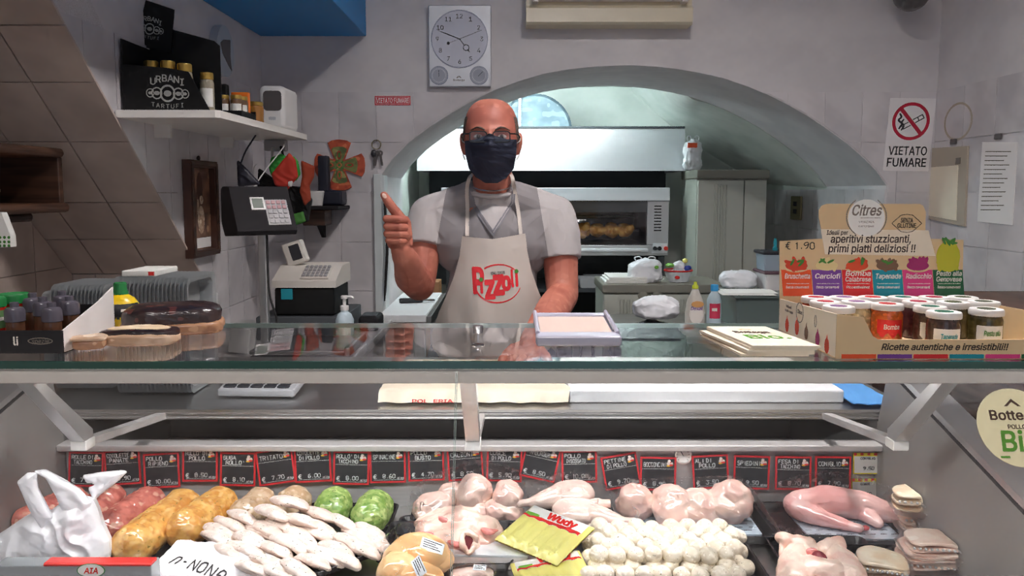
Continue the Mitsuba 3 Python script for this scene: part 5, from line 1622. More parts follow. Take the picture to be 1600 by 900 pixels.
# on the low cabinet
for i in range(3):
    x0, x1 = at_y(943, 440, 3.7)[0] + .01 * i, at_y(1008, 440, 3.7)[0]
    one('paper_pad', moved(rbox(x0, x1, 3.64, 3.86, lz + .001 + .0095 * i, lz + .010 + .0095 * i, .001), (0, 0, 0)), 'mat_pack_white', f'white paper pad on the low cabinet, {("lowest", "middle", "topmost")[i]} of three', 'paper pad', 'paper pads on the low cabinet')


def shopping_bag(name, label, c, r, seed, mat='mat_bag', cat='plastic bag', tuft=True):
    k = thing(name, label, cat)
    m = blob((0, 0, 0), r, 4, .0, 10, seed, power=.75)
    v = np.array(m.vertices)
    v = v + np.array(m.vertex_normals) * (r[2] * .55 * (meshkit.fbm(v / r[2] * 1.4 + seed, 3, seed) - .5) + r[2] * .22 * (np.abs(meshkit.fbm(v / r[2] * 4 + seed, 2, seed + 1) - .5) - .15))[:, None]
    v[:, 2] = np.maximum(v[:, 2], -r[2] * .82)
    v[:, 2] += r[2] * .82
    obj(k, 'body', tri(v + c, m.faces), mat, True)
    if tuft:
        for s in (-1, 1):
            p = curve([np.array(c) + (s * r[0] * .35, 0, r[2] * 1.45), np.array(c) + (s * r[0] * .6, -.005, r[2] * 1.95), np.array(c) + (s * r[0] * .25, 0, r[2] * 2.0), np.array(c) + (s * r[0] * .05, .01, r[2] * 1.5)], 16)
            obj(k, 'handle', tube(p, r[0] * .09, 8, .35), mat, True)
    return k


c = at_y(1008, 443, 3.68)
k = shopping_bag('plastic_bag', 'knotted white plastic shopping bag on the low cabinet', (c[0], 3.70, lz + .001), (.080, .055, .058), 3)
obj(k, 'print', blob((c[0] + .045, 3.643, lz + .075), (.010, .004, .008), 2), 'mat_pack_green')
# wire basket with odds and ends
bx = at_y(1062, 445, 3.68)[0]
k = thing('wire_basket', 'small white basket crammed with bags and bottles at the right of the low cabinet', 'basket')
obj(k, 'bowl', lathe([(0, 0), (.045, 0), (.062, .05), (.064, .05), (.048, -.001), (0, -.001)], 24, (bx, 3.72, lz + .003)), 'mat_label_white', 40)
obj(k, 'rim', tube([(bx + .064 * math.cos(a), 3.72 + .064 * math.sin(a), lz + .054) for a in np.linspace(0, 2 * np.pi, 33)], .004, 6), 'mat_pack_red', label='red rim')
obj(k, 'print', placed(prism(affinity.scale(disc(.012, 12), 1, .7), .001), (bx - .015, 3.665, lz + .026), X_, Z_), 'mat_pack_red', False)
for nm, lab, cat, dx, dy, dz, r, mt, sd in (('crumpled_bag', 'crumpled white bag stuffed in the basket on the low cabinet', 'plastic bag', .005, 0, .05, (.030, .025, .032), 'mat_bag', 5), ('blue_package', 'blue package sticking out of the basket on the low cabinet', 'package', .04, -.01, .055, (.018, .012, .016), 'mat_hue_blue', 7), ('green_package', 'bright green package in the basket on the low cabinet', 'package', -.040, -.005, .06, (.020, .010, .030), 'mat_pack_green', 8), ('yellow_package', 'yellow green package at the top of the basket on the low cabinet', 'package', .034, .012, .085, (.012, .010, .022), 'mat_pack_yellow', 9)):
    if mt == 'mat_hue_blue': M('hue_blue', srgb(44, 62, 150), .4)
    one(nm, blob((bx + dx, 3.72 + dy, lz + dz + r[2] * .6), r, 3, r[1] * .35, 60, sd, rx=sd * 11, ry=sd * 7 % 40 - 20), mt, lab, cat)
one('drinking_straw', tube([at_y(1042, 396, 3.70), at_y(1034, 382, 3.70)], .004, 6), 'mat_pack_white', 'white straw sticking out of the basket', 'straw') if False else None
# bag on top of the tall cabinet
c = at_y(1084, 262, 4.12)
k = shopping_bag('hanging_bag', 'white plastic bag with an orange print on the left corner of the tall cabinet', (at_y(1083, 230, 4.12)[0], 4.13, tz + .001), (.050, .045, .085), 12)
obj(k, 'print', placed(prism(sg.box(-.024, -.012, .024, .012), .004), (at_y(1082, 227, 4.08)[0], 4.083, at_y(1082, 227, 4.08)[2]), X_, Z_), 'mat_hue_orange', False)

# ---- table by the counter, right: bottles, boxes
TY0, TY1, TZ = 3.0, 3.58, .905
k = thing('steel_table', 'stainless work table behind the counter under the arch, right', 'table')
obj(k, 'top', rbox(.24, 1.40, TY0, 3.56, TZ - .03, TZ, .004), 'mat_steel')
for x in (.27, 1.34):
    for y in (TY0 + .03, 3.50):
        obj(k, 'leg', rbox(x, x + .035, y, y + .035, 0, TZ - .03, .003), 'mat_steel_soft')
obj(k, 'shelf', rbox(.26, 1.38, TY0 + .03, 3.52, .25, .27, .003), 'mat_steel_soft')
M('soap', srgb(214, 206, 196), .2, coat=.5)
M('soap_label', srgb(216, 160, 100), .4)
M('alcohol', srgb(190, 206, 214), .12)
M('label_pink', srgb(206, 60, 90), .4)
M('cap_yellow', srgb(206, 214, 60), .35)
M('cap_blue', srgb(60, 160, 220), .35)
q = at_y(1086, 470, 3.2)
k = thing('dish_soap', 'pale dish soap bottle with a yellow spout on the steel table', 'bottle')
o = (q[0], 3.2, TZ + .001)
obj(k, 'body', moved(lathe([(0, 0), (.036, 0), (.040, .008), (.040, .06), (.032, .11), (.014, .150), (.012, .158), (0, .158)], 28), o, scale=(1, .7, 1)), 'mat_soap', 50)
obj(k, 'cap', lathe([(.013, .157), (.013, .168), (.007, .174), (.006, .184), (0, .185)], 16, o), 'mat_cap_yellow', 50)
obj(k, 'label', placed(moved(prism(affinity.scale(disc(.030, 24), .95, 1.2), .001), (0, 0, 0)), (q[0], 3.2 - .0295, TZ + .055), X_, Z_), 'mat_emblem_white', False)
obj(k, 'label', placed(moved(prism(affinity.scale(disc(.018, 24), 1.4, .7), .001), (0, 0, 0)), (q[0] + .004, 3.2 - .0295, TZ + .098), X_, norm((0, .12, 1))), 'mat_soap_label', False)
obj(k, 'label__lettering', placed(text('Dexal', .013, .0004, True, slant=.2), (q[0], 3.2 - .0310, TZ + .075), X_, Z_), 'mat_hue_purple', False)
q = at_y(1116, 470, 3.2)
k = thing('alcohol_bottle', 'clear bottle with a blue cap and pink label beside the dish soap', 'bottle')
o = (q[0], 3.2, TZ + .001)
obj(k, 'body', lathe([(0, 0), (.026, 0), (.029, .006), (.029, .110), (.022, .130), (.014, .142), (.014, .150), (0, .150)], 24, o), 'mat_alcohol', 50)
obj(k, 'cap', lathe([(.0155, .148), (.0155, .170), (.013, .173), (0, .173)], 20, o), 'mat_cap_blue', 50)
P = np.array([[(o[0] + .0295 * math.cos(a), o[1] + .0295 * math.sin(a), TZ + .04 + .06 * t) for t in np.linspace(0, 1, 3)] for a in np.radians(np.linspace(-140, -50, 10))])
obj(k, 'label', grid_sheet(P, .0006), 'mat_label_pink', True)
obj(k, 'label__print', grid_sheet(P[2:7, 1:2].repeat(2, 1) + np.array([[0, -.0008, 0], [0, -.0008, .012]]), .0004), 'mat_emblem_white', True)
shopping_bag('clear_bag', 'crumpled translucent plastic bag on the black bin bag behind the counter', (at_y(1026, 500, 2.8)[0], 2.82, 1.005), (.082, .060, .042), 21, tuft=False)
k = shopping_bag('bin_bag', 'black bin bag bulging over a bin behind the counter, under the translucent bag', (at_y(1015, 500, 2.8)[0], 2.83, .80), (.135, .095, .100), 23, 'mat_tray_black', tuft=False)
k = thing('waste_bin', 'dark waste bin under the black bin bag behind the counter', 'bin')
obj(k, 'body', lathe([(0, 0), (.10, 0), (.125, .80), (.118, .80), (.095, .01), (0, .01)], 32, (at_y(1015, 500, 2.8)[0], 2.83, .0)), 'mat_grey_dark', 40)
# crate, papers and boxes at the right of the table
M('box_grey', srgb(150, 164, 176), .4)
M('box_pale', srgb(206, 202, 202), .45)
M('lid_dark', srgb(40, 40, 46), .4)
M('lid_maroon', srgb(92, 66, 74), .45)
M('crate_clear', srgb(96, 108, 106), .15)
yb = 3.14
X1 = lambda px, y=yb: at_y(px, 480, y)[0]
Z1 = lambda py, y=yb: at_y(1180, py, y)[2]
zc0 = Z1(462)
k = thing('clear_crate', 'dark clear storage crate on the steel table, under the papers', 'crate')
obj(k, 'body', moved(tray_mesh(X1(1262) - X1(1150), .30, zc0 - TZ - .012, .006), ((X1(1150) + X1(1262)) / 2, yb + .15, TZ + .001)), 'mat_crate_clear', 30)
obj(k, 'lid', rbox(X1(1146), X1(1266), yb - .010, yb + .31, zc0 - .011, zc0, .003), 'mat_crate_clear')
obj(k, 'content', rbox(X1(1165), X1(1240), yb + .02, yb + .26, TZ + .005, TZ + .05, .006), 'mat_ham_rim')
for i in range(2):
    m = placed(prism(sg.box(0, 0, .21, .15), .0016), (X1(1128) + .02 * i, yb - .0 + .02 * i, zc0 + .002 + .003 * i), norm((1, -.08 + .1 * i, 0)), norm((.08, 1, 0)))
    one('paper_sheet', m, 'mat_pack_white', f'white paper sheet lying on the clear crate, {("lower", "upper")[i]} one', 'paper sheet', 'papers on the crate', False)
s, t = np.meshgrid(np.linspace(0, 1, 20), np.linspace(0, 1, 14), indexing='ij')
k = shopping_bag('wrapped_bundle', 'flat bundle in crinkled clear wrap behind the papers on the crate', ((X1(1130, 3.35) + X1(1185, 3.35)) / 2, 3.40, zc0 + .002), (.080, .05, .040), 31, 'mat_bag', 'bundle', False)
k = thing('storage_box', 'pale lidded storage box standing on the crate at the right', 'storage box')
zb1 = Z1(425, 3.28)
obj(k, 'body', moved(tray_mesh(.115, .15, zb1 - zc0 - .012, .008), (X1(1215, 3.28) + .005, 3.36, zc0 + .001)), 'mat_box_pale', 30)
obj(k, 'body__fill', moved(rbox(-.045, .045, -.06, .06, .004, zb1 - zc0 - .018, .004), (X1(1215, 3.28) + .005, 3.36, zc0 + .001)), 'mat_box_pale')
obj(k, 'lid', moved(rbox(-.064, .064, -.082, .082, 0, .012, .004), (X1(1215, 3.28) + .005, 3.36, zb1 - .011)), 'mat_lid_maroon')
k = thing('storage_box', 'blue grey storage box with a black lid on top of the pale box', 'storage box')
zb2 = Z1(394, 3.28)
obj(k, 'body', moved(tray_mesh(.098, .12, zb2 - zb1 - .014, .006), (X1(1212, 3.28), 3.36, zb1 + .002)), 'mat_box_grey', 30)
obj(k, 'lid', moved(rbox(-.055, .055, -.066, .066, 0, .014, .004), (X1(1212, 3.28), 3.36, zb2 - .012)), 'mat_lid_dark')
one('air_freshener', lathe([(0, 0), (.010, 0), (.010, .012), (.006, .016), (.008, .034), (.004, .05), (0, .052)], 14, (X1(1213, 3.3), 3.34, zb2 + .003)), 'mat_hue_teal', 'small green figure standing on the black lid of the storage box', 'ornament') 

# switch on the tiled reveal
c = at_x(1247, 325, 1.513)
k = thing('light_switch', 'brass coloured switch plate on the tiles right of the kitchen', 'switch')
M('brass', srgb(132, 122, 92), .35, metal=.5)
obj(k, 'plate', rbox(1.498, 1.5085, c[1] - .075, c[1] + .075, c[2] - .062, c[2] + .062, .003), 'mat_brass')
for dz in (-.018, .022):
    obj(k, 'rocker', rbox(1.493, 1.4985, c[1] - .022, c[1] + .022, c[2] + dz - .012, c[2] + dz + .012, .002), 'mat_lid_dark')

# ---- left of the shopkeeper: white board table with a knife, brown box
k = thing('prep_table', 'white topped prep table at the left side of the arch', 'table')
zt_ = at_y(640, 478, 3.3)[2]
obj(k, 'top', rbox(-.515, -.33, 3.05, 3.75, zt_ - .03, zt_, .004), 'mat_board_white')
obj(k, 'leg', rbox(-.50, -.46, 3.08, 3.12, 0, zt_ - .03, .003), 'mat_steel_soft')
obj(k, 'leg', rbox(-.38, -.34, 3.08, 3.12, 0, zt_ - .03, .003), 'mat_steel_soft')
obj(k, 'leg', rbox(-.50, -.46, 3.68, 3.72, 0, zt_ - .03, .003), 'mat_steel_soft')
obj(k, 'leg', rbox(-.38, -.34, 3.68, 3.72, 0, zt_ - .03, .003), 'mat_steel_soft')
obj(k, 'rail', rbox(-.33, -.31, 3.05, 3.75, zt_ - .045, zt_ - .004, .003), 'mat_steel')
q = at_z(633, 476, zt_)
k = thing('cleaver', 'black handled knife on the white prep table', 'knife')
obj(k, 'handle', moved(rbox(0, .10, -.012, .012, 0, .02, .006), (q[0] - .03, q[1] + .04, zt_ + .001), rz=15), 'mat_knife_handle')
obj(k, 'blade', moved(prism([(0, -.02), (.05, -.02), (.055, .015), (0, .015)], .003), (q[0] + .066, q[1] + .066, zt_ + .008), rz=15), 'mat_chrome', False)
M('box_brown', srgb(146, 104, 70), .7)
one('brown_box', rbox(-.46, -.345, 3.76, 3.9, .0, at_y(660, 440, 3.78)[2], .003), 'mat_box_brown', 'brown cardboard box behind the prep table', 'box')

# ================================================================ things on the walls and at the left
M('frame_wood', srgb(58, 32, 22), .4)
M('photo_sepia', speckled(srgb(132, 98, 76), srgb(74, 52, 44), srgb(170, 134, 106), 14, 30, .66, .7), .35)
M('photo_pale', speckled(srgb(206, 184, 160), srgb(160, 128, 104), srgb(226, 208, 186), 40, 70, .6), .35)
M('shelf_white', srgb(226, 222, 216), .5)
M('box_black', srgb(12, 12, 13), .6, spec=.25)
M('print_silver', srgb(158, 158, 154), .5)
M('gold_lid', srgb(196, 162, 84), .25, metal=.8)
M('jar_brown', srgb(92, 66, 42), .15, coat=.8)
M('jar_clear', srgb(150, 142, 124), .12, coat=.8)
M('orange_pack', srgb(222, 112, 34), .45)
M('honey', srgb(150, 100, 40), .12, coat=.8)
M('device_white', srgb(220, 218, 216), .35, coat=.3)
M('smoke', srgb(84, 80, 80), .25)

# ---- dark wooden wall box in the niche
M('walnut', proc(lambda p, n, uv: mix(srgb(74, 48, 34), srgb(48, 30, 22), smoothstep(.3, .7, fbm(p.x * 6, p.y * 6, p.z * 60, 3)))), .45)
M('walnut_dark', srgb(38, 24, 20), .6)
k = thing('wooden_wall_shelf', 'dark brown wooden box shelf on the niche wall under the stair', 'wall shelf')
wx1 = -1.15
wy0, wy1 = 1.50, float(at_x(99, 280, wx1)[1])
z_t1, z_b1 = float(at_x(97, 232, wx1)[2]), float(at_x(97, 317, wx1)[2])
z_t0, z_b0 = z_t1 - .024, z_b1 - .024
obj(k, 'top_board', rbox(NX + .006, wx1 + .006, wy0, wy1 + .006, z_t0, z_t1, .010), 'mat_walnut')
obj(k, 'bottom_board', rbox(NX + .006, wx1 + .010, wy0, wy1 + .012, z_b0, z_b1, .010), 'mat_walnut')
obj(k, 'side_board', rbox(NX + .006, wx1, wy1 - .020, wy1, z_b1 - .002, z_t0 + .002, .003), 'mat_walnut')
obj(k, 'back_board', box(NX + .006, NX + .014, wy0, wy1 - .02, z_b1, z_t0), 'mat_walnut', False)
obj(k, 'bracket', rbox(NX + .006, wx1 - .05, wy1 - .25, wy1 - .05, z_b0 - .022, z_b0, .008), 'mat_walnut_dark')
for i, (y, w) in enumerate(((1.72, .12), (1.83, .13))):
    m = rough(blob((0, 0, 0), (.06, w * .7, .015), 3, power=.6), .005, 40, i)
    one('snack_bag', moved(m, (wx1 - .08 - .03 * i, y, z_b1 + .017 + .014 * i), rx=3), 'mat_ham_pale', f'pale glossy snack bag lying in the dark wooden wall box, {("lower", "upper")[i]} one', 'snack bag', 'snack bags in the wall box', True)
# dotted paper hanging at the far left under it
k = thing('dotted_bag', 'white paper bag with a dotted lower edge, hanging below the wooden wall box', 'paper bag')
y_ = 1.75
pts = [at_y(-60, 330, y_)[[0, 2]], at_y(2, 332, y_)[[0, 2]], at_y(16, 368, y_)[[0, 2]], at_y(17, 386, y_)[[0, 2]], at_y(-60, 388, y_)[[0, 2]]]
obj(k, 'bag', prism_y(pts, y_, y_ + .02), 'mat_pack_white', False)
dots = [affinity.translate(disc(.0032, 10), at_y(a, b, y_)[0], at_y(a, b, y_)[2]) for a in range(-14, 17, 7) for b in (371, 378, 384)]
obj(k, 'print', prism_y(ops.unary_union(dots), y_ - .0006, y_ + .0004), 'mat_leaf_green', False)
obj(k, 'cord', tube([(at_y(-22, 330, y_)[0], y_ + .01, at_y(0, 334, y_)[2]), (at_y(-22, 330, y_)[0], y_ + .01, z_b0 + .001)], .001, 6), 'mat_ink')

# ---- picture frame on the left wall
FR = [at_x(280, 249, WL), at_x(328, 252, WL), at_x(281, 397, WL), at_x(330, 390, WL)]
fy0, fy1, fz0, fz1 = 2.43, 2.655, 1.247, 1.548
k = thing('picture_frame', 'small dark wooden frame with an old brown photograph, on the left wall', 'picture frame')
b = .030
obj(k, 'frame', prism_x(sg.box(fy0, fz0, fy1, fz1).difference(sg.box(fy0 + b, fz0 + b * .75, fy1 - b, fz1 - b * .75)), WL + .005, WL + .030), 'mat_frame_wood', False)
obj(k, 'frame__moulding', prism_x(sg.box(fy0 + .006, fz0 + .006, fy1 - .006, fz1 - .006).difference(sg.box(fy0 + .020, fz0 + .016, fy1 - .020, fz1 - .016)), WL + .029, WL + .034), 'mat_walnut', False)
obj(k, 'photograph', box(WL + .005, WL + .012, fy0 + b, fy1 - b, fz0 + b * .75, fz1 - b * .75), 'mat_photo_sepia', False)
fcy = (fy0 + fy1) / 2
obj(k, 'photograph__print', prism_x(ops.unary_union([affinity.translate(affinity.scale(disc(.03, 16), .9, 1.5), fcy + .004, 1.362), affinity.translate(disc(.014, 16), fcy + .01, 1.425), affinity.translate(affinity.scale(disc(.014, 12), .5, 2.0), fcy - .018, 1.400)]), WL + .0115, WL + .0125), 'mat_photo_pale', False)
obj(k, 'photograph__print', prism_x(affinity.translate(affinity.scale(disc(.030, 16), .8, 1.6), fcy, 1.465), WL + .0115, WL + .0123), 'mat_frame_wood', False)
obj(k, 'caption', box(WL + .0118, WL + .0128, fy0 + b + .006, fy1 - b - .004, fz0 + .026, fz0 + .058), 'mat_paper', False, label='pale caption strip')
obj(k, 'hook', blob((WL + .012, fcy, fz1 + .008), (.006, .006, .008), 2), 'mat_walnut_dark')

# ---- white shelf
SZ = 1.655
k = thing('white_shelf', 'white shelf on the left wall carrying jars and a black display box', 'shelf')
sh = sg.Polygon([(WL + .005, 2.035), (-.745, 2.035), (-.735, 2.045), (-.735, 2.90), (-.742, 2.925), (-.76, 2.93), (WL + .005, 2.93)])
obj(k, 'board', moved(prism(sh, .019), (0, 0, SZ - .019)), 'mat_shelf_white', False)
for y in (2.25, 2.75):
    obj(k, 'bracket', prism_x([(y, SZ - .019), (y + .012, SZ - .019), (y + .012, SZ - .055), (y, SZ - .055)], WL + .005, WL + .05), 'mat_shelf_white', False)
ST = SZ + .0006
# black truffle display box
k = thing('truffle_display_box', 'black card display box lettered URBANI TARTUFI on the white shelf', 'display box')
by0, by1 = 2.065, 2.235
fx0, fx1 = -.990, -.768
Zp = lambda y: at_y(250, y, by0)[2]
frp = [(fx0, ST), (fx1, ST), (fx1 - .052, Zp(112)), (fx1 - .105, Zp(106)), (fx0, Zp(100))]
f1 = obj(k, 'front', prism_y(frp, by0, by0 + .003), 'mat_box_black', False)
obj(k, 'floor', box(fx0, fx1, by0 + .003, by1, ST, ST + .002), 'mat_box_black', False)
obj(k, 'side', box(fx0, fx0 + .003, by0 + .003, by1, ST + .002, Zp(60)), 'mat_box_black', False)
bzz = lambda y: at_y(250, y, by1)[2]
obj(k, 'back', prism_y([(fx0, ST + .002), (fx1 - .03, ST + .002), (fx1 - .03, bzz(72)), (fx1 - .045, bzz(64)), (fx0 + .01, bzz(38)), (fx0, bzz(42))], by1 - .003, by1), 'mat_box_black', False)
f2 = obj(k, 'header', placed(prism([(0, 0), (.098, 0), (.090, .115), (.010, .125)], .003), (at_y(208, 70, by1 - .02)[0], by1 - .006, bzz(72)), norm((1, 0, -.20)), norm((.20, 0, 1))), 'mat_box_black', False, label='upright header card')


def truffle_print(parent, c, x, s):
    """name over a row of medallions"""
    up = norm(np.cross((0, -1, 0), x)) if False else np.array((-x[2], 0, x[0]))
    rings = []
    for dx, r in ((-.034, .009), (-.021, .012), (0, .017), (.021, .012), (.034, .009)):
        g = affinity.translate(affinity.scale(disc(r, 20), .9, 1), dx, 0)
        rings.append(g.difference(affinity.scale(g, .78, .78)))
        rings.append(affinity.scale(g, .5, .35))
    g = ops.unary_union(rings)
    obj(parent, 'emblem', placed(moved(prism(affinity.scale(g, s, s, origin=(0, 0)), .0004)), c, x, up), 'mat_print_silver', False)
    word = []
    for i, ch in enumerate('URBANI'):
        a = (i - 2.5) * .19
        word.append(moved(text(ch, .013 * s, .0004, True), (.062 * s * math.sin(a), .062 * s * math.cos(a) - .039 * s, 0)))
    low = [moved(text(ch, .0085 * s, .0004), ((i - 3) * .0095 * s, -.029 * s + .0008 * s * (i - 3) ** 2 * .4, 0)) for i, ch in enumerate('TARTUFI')]
    obj(parent, 'lettering', placed(join(word, low), c, x, up), 'mat_print_silver', False)


truffle_print(f1, np.array((at_y(262, 146, by0)[0], by0 - .0004, at_y(262, 146, by0)[2])), norm((1, 0, -.03)), 1.3)
truffle_print(f2, np.array((at_y(231, 44, by1 - .02)[0], by1 - .0094, at_y(231, 44, by1 - .02)[2])), norm((1, 0, -.20)), .92)


def jar(label, px, Y, h, r, body, lid='mat_gold_lid', z=ST, paper=True, x=None, group=None):
    x = at_y(px, 150, Y)[0] if x is None else x
    k = thing('glass_jar', label, 'jar', group)
    o = (x, Y, z)
    obj(k, 'glass', lathe([(0, 0), (r * .92, 0), (r, r * .12), (r, h * .74), (r * .86, h * .84), (0, h * .84)], 24, o), body, 45)
    obj(k, 'lid', lathe([(r * .88, h * .83), (r * .95, h * .84), (r * .95, h * .97), (r * .86, h), (0, h)], 24, o), lid, 45, label='gold lid')
    if paper:
        P = np.array([[(x + (r + .0004) * math.cos(a), Y + (r + .0004) * math.sin(a), z + h * (.18 + .44 * t)) for t in (0, .5, 1)] for a in np.radians(np.linspace(-160, -20, 13))])
        obj(k, 'label', grid_sheet(P, .0003), 'mat_pack_white', True, label='white paper label')
    return k


zin = ST + .0025
jar('gold lidded jar in the black display box, left one', 238, 2.15, .135, .020, 'mat_jar_brown', z=zin, paper=False)
jar('gold lidded jar in the black display box, second from the left', 264, 2.15, .135, .020, 'mat_jar_brown', z=zin, paper=False)
jar('gold lidded jar in the black display box, third from the left', 290, 2.15, .128, .020, 'mat_jar_clear', z=zin)
jar('tall gold lidded jar with a white label, just right of the black display box', 0, 2.20, .118, .0185, 'mat_jar_clear', x=-.742, z=ST) if False else None
jar('tall gold lidded jar at the slanted right end of the black display box', 324, 2.20, .112, .0185, 'mat_jar_clear', z=zin)
# small black tray with three jars and packs
k = thing('jar_tray', 'small black card tray of little jars on the white shelf', 'tray')
tx0, tx1, ty0, ty1 = -.925, -.758, 2.275, 2.40
obj(k, 'tray', join(box(tx0, tx1, ty0, ty0 + .002, ST, ST + .022), box(tx0, tx1, ty1 - .002, ty1, ST, ST + .03), box(tx0, tx0 + .002, ty0, ty1, ST, ST + .025), box(tx1 - .002, tx1, ty0, ty1, ST, ST + .022), box(tx0, tx1, ty0, ty1, ST, ST + .0015)), 'mat_box_black', False)
for i, px in enumerate((349, 369)):
    jar(f'little gold lidded jar with a white label in the small black tray, {("left", "middle")[i]} one', px, 2.30, .065, .0165, 'mat_jar_brown', z=ST + .002)
jar('little gold lidded jar in the small black tray, right one', 0, 2.335, .065, .0165, 'mat_jar_brown', z=ST + .002, x=-.776)
one('black_packet', moved(rbox(-.035, .035, -.012, .012, 0, .105, .006), (-.862, 2.372, ST + .002)), 'mat_box_black', 'black packet standing behind the little jars on the white shelf', 'packet')
one('orange_packet', moved(rbox(-.026, .026, -.008, .008, 0, .082, .003), (-.793, 2.375, ST + .002)), 'mat_orange_pack', 'bright orange packet standing in the small black tray on the white shelf', 'packet')
jar('squat honey jar on the white shelf, left of the white device', 0, 2.50, .070, .024, 'mat_honey', x=-.790, paper=False)
# white dispenser
k = thing('white_dispenser', 'white plastic device with a smoked window at the far end of the white shelf', 'dispenser')
dx0, dx1 = -.830, -.745
dy = 2.66
dz1 = at_y(440, 133, dy)[2]
obj(k, 'body', rbox(dx0, dx1, dy, dy + .17, ST, dz1, .016), 'mat_device_white')
obj(k, 'window', prism_y(rrect(dx0 + .016, dx1 - .010, ST + .06, dz1 - .018, .012), dy - .002, dy + .001), 'mat_smoke', False)
obj(k, 'badge', prism_y(rrect(dx0 + .032, dx1 - .030, ST + .030, ST + .040, .002), dy - .0015, dy + .0005), 'mat_calculator', False)

# ---- oval plaque on the left wall over the shelf
k = thing('wall_plaque', 'oval white plaque with a dark patch on the left wall, above the white shelf', 'wall plaque')
pc = at_x(340, 80, WL)
M('plaque', srgb(188, 196, 204), .3)
g = affinity.translate(affinity.scale(disc(.085, 32), .95, 1), pc[1], pc[2])
obj(k, 'plate', prism_x(g.union(sg.box(pc[1] - .08, pc[2] - .085, pc[1] - .045, pc[2])), WL + .001, WL + .028), 'mat_plaque', False)
obj(k, 'patch', prism_x(sg.Polygon([(pc[1] - .05, pc[2] + .02), (pc[1] - .02, pc[2] + .035), (pc[1] + .045, pc[2] + .045), (pc[1] + .04, pc[2] - .01), (pc[1] + .05, pc[2] - .06), (pc[1] + .02, pc[2] - .045), (pc[1] - .03, pc[2] - .015)]), WL + .027, WL + .0295), 'mat_smoke', False)

# ================================================================ back wall: clock, signs, keys, cross, lamp
WF = WB - .0045
k = thing('wall_clock', 'silver rectangular wall clock with two small dials, on the back wall', 'clock')
M('clock_case', srgb(196, 198, 204), .3, metal=.3)
M('clock_rim', srgb(128, 132, 146), .3, metal=.5)
M('clock_face', srgb(200, 202, 214), .5)
M('dial_grey', srgb(150, 154, 166), .45)
a, b = at_y(670, 10, WF), at_y(768, 137, WF)
cx, W2, H2 = (a[0] + b[0]) / 2, (b[0] - a[0]) / 2, (a[2] - b[2]) / 2
cz = (a[2] + b[2]) / 2
cy = WB - .032
obj(k, 'case', rbox(cx - W2, cx + W2, cy, WB - .001, cz - H2, cz + H2, .004), 'mat_clock_case')
fc = np.array((at_y(718, 61, cy)[0], cy, at_y(718, 61, cy)[2]))
R = 43.5 * cy / FOCAL
obj(k, 'rim', placed(prism(disc(R, 64).difference(disc(R * .965, 64)), .004), fc, X_, Z_), 'mat_clock_rim')
obj(k, 'face', placed(prism(disc(R * .966, 64), .0015), fc, X_, Z_), 'mat_clock_face', False)
num = []
for h_ in range(1, 13):
    t_ = math.radians(90 - 30 * h_)
    num.append(moved(text(str(h_), .017, .0005, h_ in (1, 10)), (R * .78 * math.cos(t_), R * .78 * math.sin(t_) - .0085, 0)))
obj(k, 'numerals', placed(join(num), fc - (0, .0016, 0), X_, Z_), 'mat_ink', False)


def hand(deg, poly, off):
    g = affinity.rotate(poly, deg, origin=(0, 0))
    return placed(prism(g, .0006), fc - (0, off, 0), X_, Z_)


# degrees anticlockwise from pointing up
obj(k, 'minute_hand', hand(69, sg.Polygon([(-.0015, -.005), (.0015, -.005), (.002, R * .55), (0, R * .84), (-.002, R * .55)]), .0025), 'mat_ink', False)
hh = sg.box(-.0012, 0, .0012, R * .28).union(affinity.translate(disc(.0125, 24).difference(disc(.0098, 24)), 0, R * .38)).union(sg.Polygon([(-.004, R * .46), (.004, R * .46), (0, R * .60)]))
obj(k, 'hour_hand', hand(-142, hh, .0033), 'mat_ink', False)
obj(k, 'second_hand', hand(-69, sg.box(-.0006, -R * .45, .0006, R * .85).union(affinity.translate(disc(.006, 16), 0, -R * .42)), .0040), 'mat_ink', False)
for px, py, ang in ((686, 118, 0), (748.5, 118, -45)):
    c = np.array((at_y(px, py, cy)[0], cy, at_y(px, py, cy)[2]))
    d = obj(k, 'dial', placed(prism(disc(.0365, 40), .003), c, X_, Z_), 'mat_clock_rim')
    obj(d, 'face', placed(prism(disc(.0335, 40), .0035), c, X_, Z_), 'mat_dial_grey', False)
    obj(d, 'ring', placed(prism(disc(.027, 32).difference(disc(.0255, 32)), .0038), c, X_, Z_), 'mat_clock_case', False)
    obj(d, 'needle', placed(prism(affinity.rotate(sg.box(-.0008, -.004, .0008, .020), ang, origin=(0, 0)), .0045), c, X_, Z_), 'mat_ink', False)
lc = np.array((at_y(717, 122, cy)[0], cy - .0002, at_y(717, 122, cy)[2]))
obj(k, 'lettering', placed(join(moved(text('Bottega', .007, .0004, True, width=.045), (-.0225, -.011, 0)), prism(sg.Polygon([(-.010, 0), (-.004, .008), (-.002, .005), (0, .011), (.002, .005), (.004, .008), (.010, 0), (.006, 0), (0, .005), (-.006, 0)]), .0004)), lc, X_, Z_), 'mat_print_grey', False)

